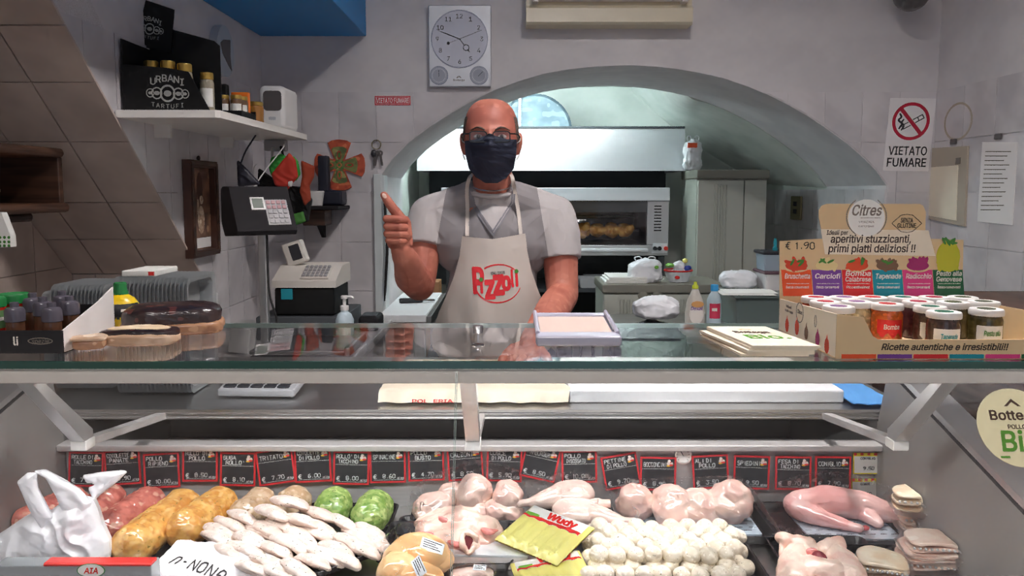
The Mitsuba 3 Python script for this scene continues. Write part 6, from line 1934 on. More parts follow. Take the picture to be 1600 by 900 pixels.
# small red sign
k = thing('small_red_sign', 'small red sign reading VIETATO FUMARE on the back wall tiles', 'sign')
M('sign_red', srgb(196, 34, 44), .4)
M('sign_white', srgb(232, 228, 228), .4)
a, b = at_y(585.5, 150, WF), at_y(641.5, 164.5, WF)
c = (a + b) / 2
w, h = (b[0] - a[0]) / 2, (a[2] - b[2]) / 2
obj(k, 'plate', rbox(a[0], b[0], WF - .0025, WF, b[2], a[2], .001), 'mat_sign_red')
obj(k, 'border', placed(prism(sg.box(-w + .004, -h + .004, w - .004, h - .004).difference(sg.box(-w + .0054, -h + .0054, w - .0054, h - .0054)), .0004), (c[0], WF - .0025, c[2]), X_, Z_), 'mat_sign_white', False)
obj(k, 'lettering', placed(moved(text('VIETATO FUMARE', .018, .0005, True, width=.128), (-.064, -.009, 0)), (c[0], WF - .0025, c[2]), X_, Z_), 'mat_sign_white', False)

# no smoking sign
k = thing('no_smoking_sign', 'large white sign with a red no smoking ring over VIETATO FUMARE, in the right corner', 'sign')
M('ring_red', srgb(178, 34, 56), .45)
tl, tr, bl, br = (at_y(*p, WF) for p in ((1391, 153), (1460, 154), (1379, 267), (1450, 268)))
o = bl
ux, uy = norm(tr - tl), norm(tl - bl)
Ws, Hs = np.linalg.norm(br - bl), np.linalg.norm(tl - bl)
obj(k, 'plate', placed(prism(rrect(0, Ws, 0, Hs, .004), .0022), o, ux, uy), 'mat_sign_white', False)
zf = np.cross(ux, uy)
rc = o + ux * Ws * .50 + uy * Hs * .685 + zf * .0022
Rr = Ws * .41
slash = affinity.rotate(sg.box(-Rr * .93, -.0075, Rr * .93, .0075), -48)
obj(k, 'ring', placed(prism(disc(Rr, 56).difference(disc(Rr * .83, 56)).union(slash), .0006), rc, ux, uy), 'mat_ring_red', False)
cig = affinity.rotate(sg.box(-.047, -.0095, .047, .0095).difference(sg.box(-.043, -.006, .043, .006)).difference(sg.box(.024, -.004, .026, .004)).union(sg.box(.022, -.0095, .025, .0095)), 30)
cig = affinity.translate(cig, .008, -.002)
sm = shapely.LineString(curve([(-.044, -.028, 0), (-.036, -.010, 0), (-.050, .004, 0), (-.040, .016, 0), (-.046, .028, 0)], 24)[:, :2]).buffer(.0035).union(shapely.LineString(curve([(-.034, -.034, 0), (-.027, -.018, 0), (-.036, -.004, 0), (-.030, .006, 0)], 18)[:, :2]).buffer(.003))
obj(k, 'cigarette', placed(prism(cig.difference(slash.buffer(.002)), .0005), rc, ux, uy), 'mat_ink', False)
obj(k, 'smoke', placed(prism(sm.difference(slash.buffer(.002)), .0005), rc, ux, uy), 'mat_ink', False)
obj(k, 'lettering', placed(join(moved(text('VIETATO', .033, .0005, True, width=Ws * .84), (Ws * .08, Hs * .225, 0)), moved(text('FUMARE', .033, .0005, True, width=Ws * .86), (Ws * .07, Hs * .065, 0))), o + zf * .0022, ux, uy), 'mat_ink', False)

# beige batten lamp, switched off
k = thing('wall_batten_lamp', 'beige fluorescent wall lamp, switched off, high on the back wall', 'wall lamp')
a, b = at_y(822, 38, WB - .09), at_y(1082, 38, WB - .09)
zl = a[2]
obj(k, 'body', prism_x([(WB - .001, zl), (WB - .085, zl), (WB - .095, zl + .008), (WB - .095, zl + .060), (WB - .072, zl + .075), (WB - .072, zl + .30), (WB - .001, zl + .30)], a[0], b[0]), 'mat_lamp_beige', False)
obj(k, 'tube', tube([(a[0] + .04, WB - .095, zl + .100), (0.3, WB - .095, zl + .100), (b[0] - .04, WB - .095, zl + .100)], .016, 14), 'mat_tube_off')
for x in (a[0] + .035, b[0] - .035):
    obj(k, 'socket', rbox(x - .012, x + .012, WB - .118, WB - .072, zl + .078, zl + .122, .004), 'mat_tube_off')

# dark corner device, top right
k = thing('corner_camera', 'dark security camera high in the right corner, just below the ceiling line', 'camera')
c = at_y(1424, -10, 3.1)
obj(k, 'dome', blob(c, (.065, .065, .065), 3), 'mat_smoke', True)
obj(k, 'mount', rbox(c[0] - .03, c[0] + .03, c[1] + .03, WB - .001, c[2] + .02, c[2] + .06, .005), 'mat_lid_dark')

# papers on the right wall
M('paper_tan', srgb(178, 166, 150), .7)
k = thing('tan_envelope', 'tan paper envelope pinned to the right wall beside the no smoking sign', 'envelope')
yv = lambda px, py: at_x(px, py, WR - .006)
pl = [yv(1450, 232), yv(1514, 228), yv(1509, 354), yv(1445, 340)]
obj(k, 'envelope', prism_x([(p[1], p[2]) for p in pl], WR - .012, WR - .0045), 'mat_paper_tan', False)
pl2 = [yv(1452, 262), yv(1500, 258), yv(1497, 345), yv(1449, 336)]
obj(k, 'sheet', prism_x([(p[1], p[2]) for p in pl2], WR - .0135, WR - .0118), 'mat_card_cream', False)
obj(k, 'tape', prism_x([(p[1], p[2]) for p in (yv(1497, 247), yv(1504, 246), yv(1503, 256), yv(1496, 257))], WR - .0145, WR - .0118), 'mat_print_grey', False)
k = thing('printed_notice', 'white printed notice pinned to the right wall, right of the tan envelope', 'notice')
pl = [yv(1535, 222), yv(1590, 222), yv(1582, 352), yv(1527, 346)]
obj(k, 'sheet', prism_x([(p[1], p[2]) for p in pl], WR - .0065, WR - .0045), 'mat_paper', False)
rowsm = []
for i in range(14):
    y_ = 236 + i * 7
    q = [yv(1540 - i * .6, y_), yv(1580 - (i * 5) % 14 - i * .6, y_), yv(1580 - (i * 5) % 14 - i * .6, y_ + 1.6), yv(1540 - i * .6, y_ + 1.6)]
    rowsm.append(prism_x([(p[1], p[2]) for p in q], WR - .0068, WR - .0064))
obj(k, 'print', join(rowsm), 'mat_print_grey', False)
for px, py in ((1561, 214), (1491, 222)):
    p = yv(px, py)
    one('bulldog_clip', rbox(WR - .014, WR - .0045, p[1] - .018, p[1] + .018, p[2] - .008, p[2] + .012, .003), 'mat_smoke', f'small dark clip on the right wall above the {"printed notice" if px > 1500 else "tan envelope"}', 'clip')
p = yv(1496, 190)
one('sticker_residue', prism_x(affinity.translate(affinity.scale(disc(.072, 40).difference(disc(.064, 40)), 1.35, 1), p[1], p[2]), WR - .0047, WR - .0041), 'mat_paper_tan', 'faint ring left by an old round sticker on the right wall tiles', 'sticker mark', smooth=False)

# bunch of keys
k = thing('key_bunch', 'bunch of keys hanging on the back wall, left of the arch', 'keys')
c = at_y(588, 226, WF - .012)
t_ = np.linspace(0, 2 * np.pi, 25)
obj(k, 'ring', tube([(c[0] + .018 * math.cos(q), c[1], c[2] + .018 * math.sin(q)) for q in t_], .0022, 6), 'mat_brass')
obj(k, 'fob', blob(c - (.010, .004, .036), (.012, .008, .016), 3), 'mat_lid_dark', True)
for i, (dx, a_) in enumerate(((.004, -12), (.016, 8), (-.006, -3))):
    g = affinity.rotate(disc(.011, 16).difference(disc(.004, 10)).union(sg.box(-.004, -.050, .004, -.008)), a_, origin=(0, 0))
    obj(k, 'key', placed(prism(g, .003), c + (dx, -.003 * i, -.034), X_, Z_), 'mat_smoke', False)
obj(k, 'nail', tube([(c[0], WF, c[2] + .016), (c[0], c[1] - .004, c[2] + .017)], .0025, 6), 'mat_smoke')

# ornamental cross
k = thing('painted_cross', 'painted cross with four flared orange and green arms, on the back wall', 'ornament')
M('cross_orange', speckled(srgb(190, 84, 54), srgb(160, 62, 44), srgb(210, 120, 80), 30, 60, .7), .6)
M('cross_green', speckled(srgb(120, 126, 72), srgb(84, 96, 56), srgb(164, 156, 96), 40, 70, .66), .6)
c = at_y(531, 258, WF - .004)
arm = sg.Polygon([(-.016, .010), (-.046, .088), (-.030, .098), (0, .102), (.030, .098), (.046, .088), (.016, .010)])
body = ops.unary_union([affinity.rotate(arm, q, origin=(0, 0)) for q in (0, 90, 180, 270)] + [disc(.026, 24)])
obj(k, 'body', placed(prism(body, .010), c + (0, .003, 0), X_, Z_), 'mat_cross_orange', False)
inner = ops.unary_union([affinity.rotate(affinity.scale(arm, .68, .72, origin=(0, 0)), q, origin=(0, 0)) for q in (0, 90, 180, 270)] + [disc(.024, 24)])
obj(k, 'inlay', placed(prism(inner, .002), c + (0, -.007, 0), X_, Z_), 'mat_cross_green', False)
orn = ops.unary_union([affinity.rotate(affinity.translate(affinity.scale(disc(.011, 16).difference(disc(.007, 16)), .8, 1.6), 0, .040), q, origin=(0, 0)) for q in range(0, 360, 90)] + [affinity.rotate(affinity.translate(disc(.006, 10), 0, .028), q, origin=(0, 0)) for q in range(45, 360, 90)] + [disc(.010, 16).difference(disc(.006, 12))])
obj(k, 'ornament', placed(prism(orn, .002), c + (0, -.009, 0), X_, Z_), 'mat_cross_orange', False)
orn2 = ops.unary_union([affinity.rotate(affinity.translate(affinity.scale(disc(.006, 10), .6, 1.6), 0, .040), q, origin=(0, 0)) for q in range(0, 360, 90)] + [affinity.rotate(sg.box(-.003, -.022, .003, .022), q, origin=(0, 0)) for q in (45, 135)])
obj(k, 'ornament', placed(prism(orn2, .0015), c + (0, -.009, 0), X_, Z_), 'mat_leaf_green', False)

# ---- white jamb strip of the arch, with a clear strip curtain edge
M('jamb_white', srgb(206, 212, 212), .4)
tz1 = at_y(597, 272, WB - .02)[2]
structure('trim_1', rbox(at_y(584, 300, WB - .02)[0], at_y(597, 300, WB - .02)[0], WB - .03, WB - .004, 0.02, tz1, .003), 'mat_jamb_white', 'white painted jamb strip on the left of the arch')
structure('trim_2', rbox(-.527, -.512, WB - .028, WB + .06, .02, at_y(605, 274, WB)[2], .003), 'mat_jamb_white', 'pale jamb lining inside the left of the arch')
one('black_strap', tube(curve([at_y(601, 300, WB - .045), at_y(602, 330, WB - .05), at_y(605, 380, WB - .05), at_y(603, 430, WB - .05), at_y(601, 470, WB - .045)], 30), np.interp(np.linspace(0, 1, 30), (0, .1, .5, .9, 1), (.003, .008, .010, .008, .004)), 10, .6), 'mat_rubber', 'black strap hanging along the white jamb of the arch', 'strap')

# ================================================================ scale, till and wall shelf
SBZ = .985
k = thing('side_bench', 'steel bench along the left wall that carries the scale and the till', 'bench')
obj(k, 'top', rbox(WL + .006, -.44, 2.02, 2.9, SBZ - .03, SBZ, .004), 'mat_steel_soft')
for x in (WL + .03, -.50):
    for y in (2.06, 2.83):
        obj(k, 'leg', rbox(x, x + .04, y, y + .04, 0, SBZ - .03, .003), 'mat_steel_soft')
M('scale_black', srgb(30, 28, 31), .7, spec=.2)
M('scale_grey', srgb(150, 148, 150), .4)
M('key_pink', srgb(168, 128, 132), .45)
M('till_cream', srgb(206, 200, 192), .45)
k = thing('shop_scale', 'shop scale with a black printer head on a steel post', 'scale')
sy = 2.12
q = lambda px, py, Y=sy: at_y(px, py, Y)
hx0_, hx1_ = q(346, 330)[0], q(440, 330)[0]
zt_, zb_ = q(380, 291)[2], q(380, 368)[2]
prof = [(sy + .16, zb_ + .03), (sy + .16, zt_ - .01), (sy + .14, zt_), (sy + .075, zt_), (sy + .0, zb_ + .012), (sy + .01, zb_), (sy + .13, zb_ - .006)]
hc_ = np.array(((hx0_ + hx1_) / 2, sy + .07, 0))
turn = lambda m_: moved(moved(m_, -hc_), hc_, rz=34)
obj(k, 'head', turn(prism_x(sg.Polygon(prof).buffer(-.006).buffer(.006, quad_segs=3), hx0_, hx1_)), 'mat_scale_black', 30)
slo = norm((0, .075, zt_ - zb_ - .012))
p0 = np.array((0, sy + .0, zb_ + .012))
hl = np.linalg.norm((.075, zt_ - zb_ - .012))
front_on = lambda m, px, t, off=0: turn(placed(m, (q(px, 330)[0], *(p0 + slo * hl * t)[1:]), X_, slo))
obj(k, 'screen', front_on(moved(rbox(0, .038, 0, .040, -.001, .003, .001)), 374, .46), 'mat_device_white')
obj(k, 'screen__display', front_on(moved(rbox(.005, .033, .005, .035, .002, .0036, .0005)), 374, .46), 'mat_screen_grey', False)
obj(k, 'keypad', front_on(moved(rbox(0, .062, 0, .080, -.001, .002, .001)), 396, .12), 'mat_scale_grey')
for r in range(5):
    for c_ in range(4):
        obj(k, 'keypad__key', front_on(rbox(.004 + c_ * .014, .015 + c_ * .014, .005 + r * .015, .016 + r * .015, .0015, .0045, .001), 396, .12), 'mat_key_pink' if r > 2 else 'mat_scale_grey')
obj(k, 'post', rbox(q(390, 400)[0], q(403, 400)[0], sy + .07, sy + .09, SBZ + .02, zb_, .003), 'mat_alu')
obj(k, 'cable', tube(curve([(q(408, 372)[0], sy + .05, zb_ + .01), (q(412, 400)[0], sy + .04, 1.18), (q(420, 440)[0], sy + .06, 1.10), (q(410, 470)[0], sy + .08, 1.03)], 24), .003, 6), 'mat_rubber')
obj(k, 'base', rbox(q(392, 490)[0], q(556, 490)[0], sy - .04, sy + .17, SBZ + .001, SBZ + .030, .006), 'mat_scale_grey')
obj(k, 'plate', rbox(q(396, 478)[0], q(553, 478)[0], sy - .05, sy + .18, SBZ + .038, SBZ + .050, .004), 'mat_steel', label='stainless weighing plate')
obj(k, 'plate__lip', moved(rbox(-.008, .008, -.06, .17, -.012, .016, .005), (q(548, 480)[0], sy, SBZ + .046)), 'mat_alu')
for x in (420, 530):
    for y in (sy, sy + .13):
        obj(k, 'foot', lathe([(0, 0), (.012, 0), (.012, .009), (0, .009)], 12, (q(x, 480)[0], y, SBZ + .0295)), 'mat_rubber')
# cash register behind
k = thing('cash_register', 'cream and black cash register with a green sticker behind the scale', 'cash register')
cy_ = 2.50
q2 = lambda px, py: at_y(px, py, cy_)
x0, x1 = q2(428, 450)[0], q2(522, 450)[0]
obj(k, 'drawer', rbox(q2(402, 480)[0], q2(538, 480)[0], cy_ - .02, cy_ + .28, SBZ + .001, SBZ + .075, .004), 'mat_grey_dark')
obj(k, 'base', rbox(x0, x1, cy_, cy_ + .22, SBZ + .076, q2(470, 450)[2], .008), 'mat_box_black')
zc1 = q2(470, 450)[2]
obj(k, 'housing', prism_x([(cy_ - .004, zc1 + .001), (cy_ + .226, zc1 + .001), (cy_ + .226, zc1 + .062), (cy_ + .10, zc1 + .062), (cy_ - .004, zc1 + .022)], x0 - .006, x1 + .006), 'mat_till_cream', False)
obj(k, 'keyboard', placed(rbox(.01, .10, 0, .085, 0, .006, .002), (x0 + .07, cy_ + .006, zc1 + .027), X_, norm((0, .104, .040))), 'mat_till_cream')
for r in range(4):
    for c_ in range(6):
        obj(k, 'keyboard__key', placed(rbox(.014 + c_ * .014, .025 + c_ * .014, .006 + r * .02, .020 + r * .02, .005, .011, .002), (x0 + .07, cy_ + .006, zc1 + .027), X_, norm((0, .104, .040))), 'mat_scale_grey')
obj(k, 'display', moved(rbox(-.035, .030, -.02, .03, -.02, .055, .006), (x0 + .045, cy_ + .12, zc1 + .085), ry=-18), 'mat_till_cream')
obj(k, 'display__screen', moved(rbox(-.012, .022, -.0225, -.019, -.005, .045, .002), (x0 + .045, cy_ + .12, zc1 + .085), ry=-18), 'mat_lid_dark')
obj(k, 'sticker', rbox(q2(439, 450)[0], q2(457, 450)[0], cy_ - .002, cy_ + .001, q2(440, 468)[2], q2(440, 451)[2], .0005), 'mat_hue_teal', label='green sticker')
# receipt printer bit: white wedge behind the post
one('receipt_roll', moved(rbox(-.03, .03, -.03, .03, 0, .075, .004), (at_y(420, 420, 2.62)[0] + .01, 2.30, SBZ + .001), ry=8), 'mat_device_white', 'white box of the scale printer behind the steel post', 'printer')
k = thing('card_terminal', 'dark card terminal at the right end of the till, by the arch jamb', 'card terminal')
o = at_y(570, 485, 2.72)
obj(k, 'body', moved(rbox(-.034, .034, -.06, .06, 0, .05, .012), (-.480, 2.70, SBZ + .001)), 'mat_scale_black')
obj(k, 'keypad', moved(rbox(-.025, .025, -.05, .02, .048, .054, .003), (-.480, 2.70, SBZ + .001)), 'mat_grey_dark')
# sanitiser
k = thing('sanitiser_bottle', 'clear pump bottle of hand sanitiser between the till and the arch', 'bottle')
o = at_y(538, 470, 2.34)
o = (o[0], 2.34, SBZ + .001)
obj(k, 'body', lathe([(0, 0), (.024, 0), (.027, .005), (.027, .088), (.020, .105), (.011, .112), (.011, .118), (0, .118)], 24, o), 'mat_alcohol', 45)
obj(k, 'label', grid_sheet(np.array([[(o[0] + .0274 * math.cos(a), o[1] + .0274 * math.sin(a), o[2] + .025 + .05 * t) for t in (0, .5, 1)] for a in np.radians(np.linspace(-140, -40, 9))]), .0004), 'mat_pack_white', True)
obj(k, 'pump', join(lathe([(0, .117), (.0125, .117), (.0125, .130), (.005, .132), (.005, .150), (.010, .151), (.010, .160), (0, .161)], 16, o), tube([(o[0], o[1], o[2] + .156), (o[0] + .018, o[1], o[2] + .157), (o[0] + .028, o[1], o[2] + .152)], .004, 8)), 'mat_device_white', 45)
# black corner shelf with odds and ends
k = thing('black_wall_shelf', 'black wall shelf on the back wall under the painted cross', 'wall shelf')
zs_ = at_y(500, 322, 3.05)[2]
obj(k, 'board', rbox(-.86, -.655, 3.02, WF - .001, zs_ - .014, zs_, .003), 'mat_scale_black')
obj(k, 'bracket', prism_x([(WF - .001, zs_ - .014), (WF - .001, zs_ - .13), (WF - .012, zs_ - .13), (3.06, zs_ - .014)], -.77, -.755), 'mat_scale_black', False)
obj(k, 'shelf_box', rbox(-.80, -.715, 3.06, 3.18, zs_ - .075, zs_ - .015, .003), 'mat_walnut', label='small brown box fixed under the board')
k = thing('white_tub', 'small white plastic tub on the black wall shelf', 'tub')
o = at_y(492, 310, 3.08)
obj(k, 'body', lathe([(0, 0), (.028, 0), (.036, .052), (.038, .053), (.034, .056), (0, .052)], 24, (o[0], 3.08, zs_ + .001)), 'mat_device_white', 40)
k = thing('cordless_phone', 'dark navy cordless phone standing on the black wall shelf, behind the painted cross', 'phone')
M('navy_dark', srgb(26, 28, 42), .45)
o = at_y(505, 270, 3.17)
obj(k, 'handset', rbox(at_y(496, 270, 3.15)[0], at_y(513, 270, 3.15)[0], 3.15, 3.19, zs_ + .03, at_y(500, 243, 3.15)[2], .008), 'mat_navy_dark')
obj(k, 'cradle', rbox(at_y(494, 270, 3.15)[0], at_y(536, 270, 3.15)[0], 3.12, 3.22, zs_ + .001, zs_ + .06, .010), 'mat_navy_dark')

# cap, scarves and jacket hung in a heap on a hook
M('cloth_black', srgb(20, 20, 22), .85)
M('cloth_red', srgb(176, 52, 40), .8)
M('cloth_green', srgb(52, 150, 58), .8)
M('cloth_white', srgb(214, 214, 212), .8)
M('cloth_rust', srgb(150, 60, 38), .85)


def cloth_patch(name, label, pts, Y, depth, mt, seed, cat='cloth'):
    g = sg.Polygon([tuple(at_y(*p, Y)[[0, 2]]) for p in pts]).buffer(-.004).buffer(.008, quad_segs=4).buffer(-.004)
    m = inflate(g, depth, .008, depth * .28, 30, seed)
    m.apply_translation((0, Y, 0))
    return one(name, m, mt, label, cat, None, True)


cloth_patch('black_jacket', 'black jacket hanging in folds left of the black wall shelf', [(404, 262), (424, 276), (446, 290), (474, 292), (488, 312), (482, 346), (456, 354), (424, 338), (402, 304)], 2.86, .040, 'mat_cloth_black', 3, 'jacket')
cloth_patch('red_scarf', 'red cloth flap folded over the black jacket', [(424, 272), (452, 238), (462, 250), (466, 276), (450, 296), (430, 290)], 2.785, .014, 'mat_cloth_red', 5)
cloth_patch('knitted_hat', 'bright green hat hanging left of the red cloth', [(420, 262), (424, 246), (440, 240), (450, 246), (436, 266), (424, 276)], 2.795, .012, 'mat_cloth_green', 7, 'hat')
cloth_patch('knitted_hat', 'bright green hat at the right of the red cloth', [(456, 240), (466, 252), (470, 272), (462, 284), (455, 274), (458, 256)], 2.80, .010, 'mat_cloth_green', 9, 'hat')
cloth_patch('rust_cloth', 'rust coloured cloth hanging right of the green hat', [(470, 250), (492, 260), (491, 276), (484, 290), (486, 312), (476, 322), (468, 300), (472, 276)], 2.80, .016, 'mat_cloth_rust', 11)
cloth_patch('dark_pouch', 'dark triangular pouch hanging above the scale', [(370, 248), (388, 266), (408, 288), (372, 292)], 2.55, .014, 'mat_navy_dark', 13, 'pouch')
cloth_patch('green_cloth', 'dark green cloth hanging out under the black jacket', [(446, 338), (474, 330), (478, 346), (452, 356)], 2.80, .008, 'mat_leaf_green', 17)
cloth_patch('white_lining', 'small white cloth tag in the heap below the red cloth', [(450, 284), (458, 282), (456, 292), (450, 291)], 2.762, .003, 'mat_cloth_white', 19)
one('pouch_strap', tube(curve([at_y(376, 256, 2.55), at_y(384, 236, 2.60), (at_y(400, 226, 2.66)[0], 2.66, SZ - .019)], 14), .003, 6), 'mat_navy_dark', 'thin dark strap by which the triangular pouch hangs from the white shelf', 'strap')
k = thing('coat_hook', 'dark hook rail under the far end of the white shelf', 'hook rail')
o = at_y(428, 225, 2.88)
obj(k, 'rail', rbox(o[0] - .03, o[0] + .045, 2.86, 2.90, SZ - .060, SZ - .020, .004), 'mat_scale_grey')
obj(k, 'hook', tube(curve([(o[0], 2.86, SZ - .05), (o[0] + .005, 2.84, SZ - .08), (o[0] + .01, 2.82, SZ - .11), (o[0] + .012, 2.81, SZ - .095)], 16), .005, 8), 'mat_chrome')
obj(k, 'strap', tube(curve([(o[0] + .03, 2.86, SZ - .045), (o[0] + .05, 2.84, SZ - .10), (o[0] + .075, 2.83, SZ - .15)], 12), .005, 6), 'mat_scale_black')
for i, (a, b) in enumerate((((397, 265), (410, 345)), ((440, 234), (392, 300)))):
    one('hanging_string', tube(curve([at_y(a[0] + 4, a[1] - 8, 2.73), at_y(*a, 2.70), at_y((a[0] + b[0]) / 2 - 2, (a[1] + b[1]) / 2, 2.68), at_y(*b, 2.62)], 20), .0022, 6), 'mat_device_white', f'thin white cord hanging in front of the black jacket, {("left one", "slanting one")[i]}', 'cord')
one('clear_hook_bottle', lathe([(0, 0), (.020, 0), (.022, .006), (.022, .085), (.010, .10), (.009, .118), (0, .118)], 20, (at_y(496, 425, 2.86)[0], 2.86, at_y(496, 427, 2.86)[2])), 'mat_alcohol', 'small clear bottle standing behind the till', 'bottle') if False else None
# small wall hook left of the till, light switch strip
one('wall_hook', rbox(WL + .0045, WL + .016, 2.60, 2.66, 1.045, 1.115, .004), 'mat_device_white', 'white plastic wall hook on the left wall below the picture frame', 'hook')
# carton standing among the tubs
k = thing('label_carton', 'small printed white carton on top of the clear tubs', 'carton')
c0 = at_y(222, 440, 1.70)
obj(k, 'box', rbox(-.800, -.730, 1.63, 1.74, WT + .242, WT + .254, .002), 'mat_pack_white')
obj(k, 'print', rbox(-.745, -.733, 1.6292, 1.6305, WT + .244, WT + .252, .0003), 'mat_pack_red')

# dark furniture right of the counter, against the right wall
k = thing('dark_sideboard', 'dark brown sideboard against the right wall beyond the end of the counter', 'sideboard')
obj(k, 'body', rbox(1.10, WR - .006, 1.5, 2.4, .05, 1.12, .006), 'mat_walnut_dark')
obj(k, 'top', rbox(1.08, WR - .006, 1.48, 2.42, 1.12, 1.15, .006), 'mat_walnut')
for y in (1.52, 1.95):
    obj(k, 'door', rbox(1.085, 1.10, y, y + .42, .08, 1.08, .004), 'mat_walnut')
for x in (1.14, 1.60):
    for y in (1.55, 2.32):
        obj(k, 'foot', rbox(x, x + .04, y, y + .04, 0, .05, .003), 'mat_walnut_dark')

# ================================================================ the shopkeeper
M('skin', speckled(srgb(176, 108, 90), srgb(162, 92, 77), srgb(186, 120, 101), 20, 50, .72, .5), .55)
M('hair', speckled(srgb(92, 76, 68), srgb(70, 58, 52), srgb(120, 102, 92), 60, 300, .7, .6), .8)
M('shirt_grey', srgb(126, 122, 124), .85, sheen=.3)
M('shirt_white', srgb(172, 167, 167), .85, sheen=.3)
M('apron', srgb(188, 179, 172), .75, sheen=.2)
M('stripe', srgb(120, 118, 124), .8)
M('mask_navy', srgb(22, 28, 48), .75, sheen=.3)
M('glasses', srgb(20, 20, 22), .3)
M('eye_white', srgb(186, 176, 170), .35)
M('iris', srgb(48, 34, 28), .2)
M('trousers', srgb(52, 54, 62), .85)
M('logo_red', srgb(206, 44, 52), .6)
scene['mat_lens'] = {'type': 'thindielectric', 'int_ior': 1.25}

MX, MY = -.056, 2.26
person = thing('person', 'man in a white apron, navy face mask and glasses behind the counter, thumb raised', 'person')

# head
HC = np.array((MX - .002, MY - .03, 1.588))
m = ico(5)
v = np.array(m.vertices)
x, y, z = v.T
zu = np.clip(z, 0, 1)
rr = np.sqrt(np.maximum(1 - z ** 2, 1e-9))
v = v * np.stack([np.where(z > 0, (1 - zu ** 2.7) ** (1 / 2.7) / rr, 1)] * 2 + [np.ones_like(z)], 1)
s = v * (.0765, .097, .115)
low = np.clip(-z, 0, 1)
s[:, 0] *= 1 - .27 * low ** 1.9
s[:, 1] += np.where(y < 0, -.006 * low, -.020 * low * np.clip(y, 0, 1) * 2)
s[:, 1] *= np.where((y > 0) & (z < 0), 1 - .25 * low, 1)
gx = lambda cx, cz, wx, wz: np.exp(-((s[:, 0] - cx) / wx) ** 2 - ((s[:, 2] - cz) / wz) ** 2) * (y < 0)
s[:, 1] -= .021 * gx(0, -.020, .012, .020) + .010 * gx(0, .004, .009, .022)      # nose
s[:, 1] -= .006 * (gx(.030, .026, .022, .009) + gx(-.030, .026, .022, .009))     # brow
s[:, 1] += .008 * (gx(.031, .008, .016, .011) + gx(-.031, .008, .016, .011))     # eye sockets
s[:, 1] -= .006 * gx(0, -.062, .020, .010) + .008 * gx(0, -.098, .020, .014)     # lips, chin
s[:, 1] += .004 * gx(0, -.080, .018, .006)
head = tri(s, m.faces)
head_man = to_man(head)
for sx in (-1, 1):
    ear = blob((sx * .0755, .006, -.006), (.009, .019, .031), 3, .0, ry=sx * 9, rz=-sx * 22)
    ear2 = blob((sx * .079, .0, -.006), (.006, .011, .020), 3)
    head_man = head_man + to_man(ear)
head_man = head_man.translate([float(q) for q in HC])
head_m = from_man(head_man)

# arms, neck, trunk
SHL, SHR = np.array((MX - .178, MY + .01, 1.385)), np.array((MX + .178, MY + .01, 1.385))   # his right (left in the picture), his left
EL = at_y(655, 446, 2.20)
WRI = at_y(630, 398, 1.985)
ER = at_y(879, 462, 2.21)
WR2 = np.array((.045, 1.80, 1.112))
trunk = [[((MX, MY, .93), .115), ((MX, MY, 1.15), .105), ((MX, MY + .02, 1.31), .085)], [((MX - .085, MY + .02, 1.30), .065), ((MX + .085, MY + .02, 1.30), .065)], [((MX - .06, MY, 1.0), .09), ((MX + .06, MY, 1.0), .09)],
         [((MX, MY + .02, 1.38), .060), ((MX, MY + .002, 1.455), .055), ((MX, MY - .010, 1.53), .055)],
         [((MX - .02, MY + .015, 1.41), .045), (SHL + (.01, 0, 0), .045)], [((MX + .02, MY + .015, 1.41), .045), (SHR - (.01, 0, 0), .045)]]
armL = [[(SHL, .045), ((SHL + EL) / 2 + (-.002, 0, 0), .049), (EL, .043)], [(EL, .043), (EL + (WRI - EL) * .35 + (-.006, 0, -.004), .046), (EL + (WRI - EL) * .75, .035), (WRI, .029)]]
armR = [[(SHR, .045), ((SHR + ER) / 2 + (.004, 0, 0), .050), (ER, .044)], [(ER, .044), (ER + (WR2 - ER) * .35, .045), (ER + (WR2 - ER) * .8, .033), (WR2, .028)]]
hips = [[((MX - .06, MY, .93), .105), ((MX + .06, MY, .93), .105)], [((MX - .085, MY, .88), .095), ((MX - .095, MY, .5), .062), ((MX - .10, MY + .01, .09), .045)], [((MX + .085, MY, .88), .095), ((MX + .095, MY, .5), .062), ((MX + .10, MY + .01, .09), .045)]]
trunk_man = m3.Manifold(m3.Mesh(*(lambda q: (np.asarray(q.vertices, np.float32), np.asarray(q.faces, np.uint32)))(smoothed(bones(trunk + armL + armR + hips), .016, 10))))


def finger(pts, r):
    return [[(pts[i], r[i]) for i in range(len(pts))]]


# raised hand: fist with the thumb up and tilted
P = lambda px, py, Y: at_y(px, py, Y)
Yh = 1.955
palm = [[(P(626, 392, Yh + .02), .024), (P(628, 374, Yh + .012), .019)], [(P(612, 350, Yh + .022), .014), (P(614, 380, Yh + .024), .015)], [(P(634, 348, Yh + .016), .013), (P(636, 380, Yh + .018), .015)], [(P(612, 350, Yh + .022), .014), (P(634, 348, Yh + .016), .013)], [(P(614, 380, Yh + .024), .015), (P(636, 380, Yh + .018), .015)], [(P(626, 392, Yh + .02), .024), (P(624, 352, Yh + .024), .016)]]
hand_m = bones(palm, 20)
pal_h = m3.Manifold.batch_hull([m3.Manifold.sphere(r, 16).translate([float(q) for q in p]) for p, r in ((P(612, 348, Yh + .024), .011), (P(634, 346, Yh + .020), .011), (P(615, 383, Yh + .024), .012), (P(637, 383, Yh + .020), .012), (P(627, 392, Yh + .022), .018))])
hand_m = hand_m + pal_h
for i, (py, r) in enumerate(((342, .0098), (353.5, .0102), (365, .0098), (375.5, .0086))):
    sft = (0, 2, 2, 5)[i]
    hand_m = hand_m + bones([[(P(610, py + 1, Yh + .018), r * 1.05), (P(604 + sft * .6, py, Yh - .018), r * 1.0), (P(625, py + 1, Yh - .026), r * .95), (P(634 - sft * .6, py + 1, Yh - .012), r * .9), (P(632 - sft, py + 2, Yh + .004), r * .85)]], 16)
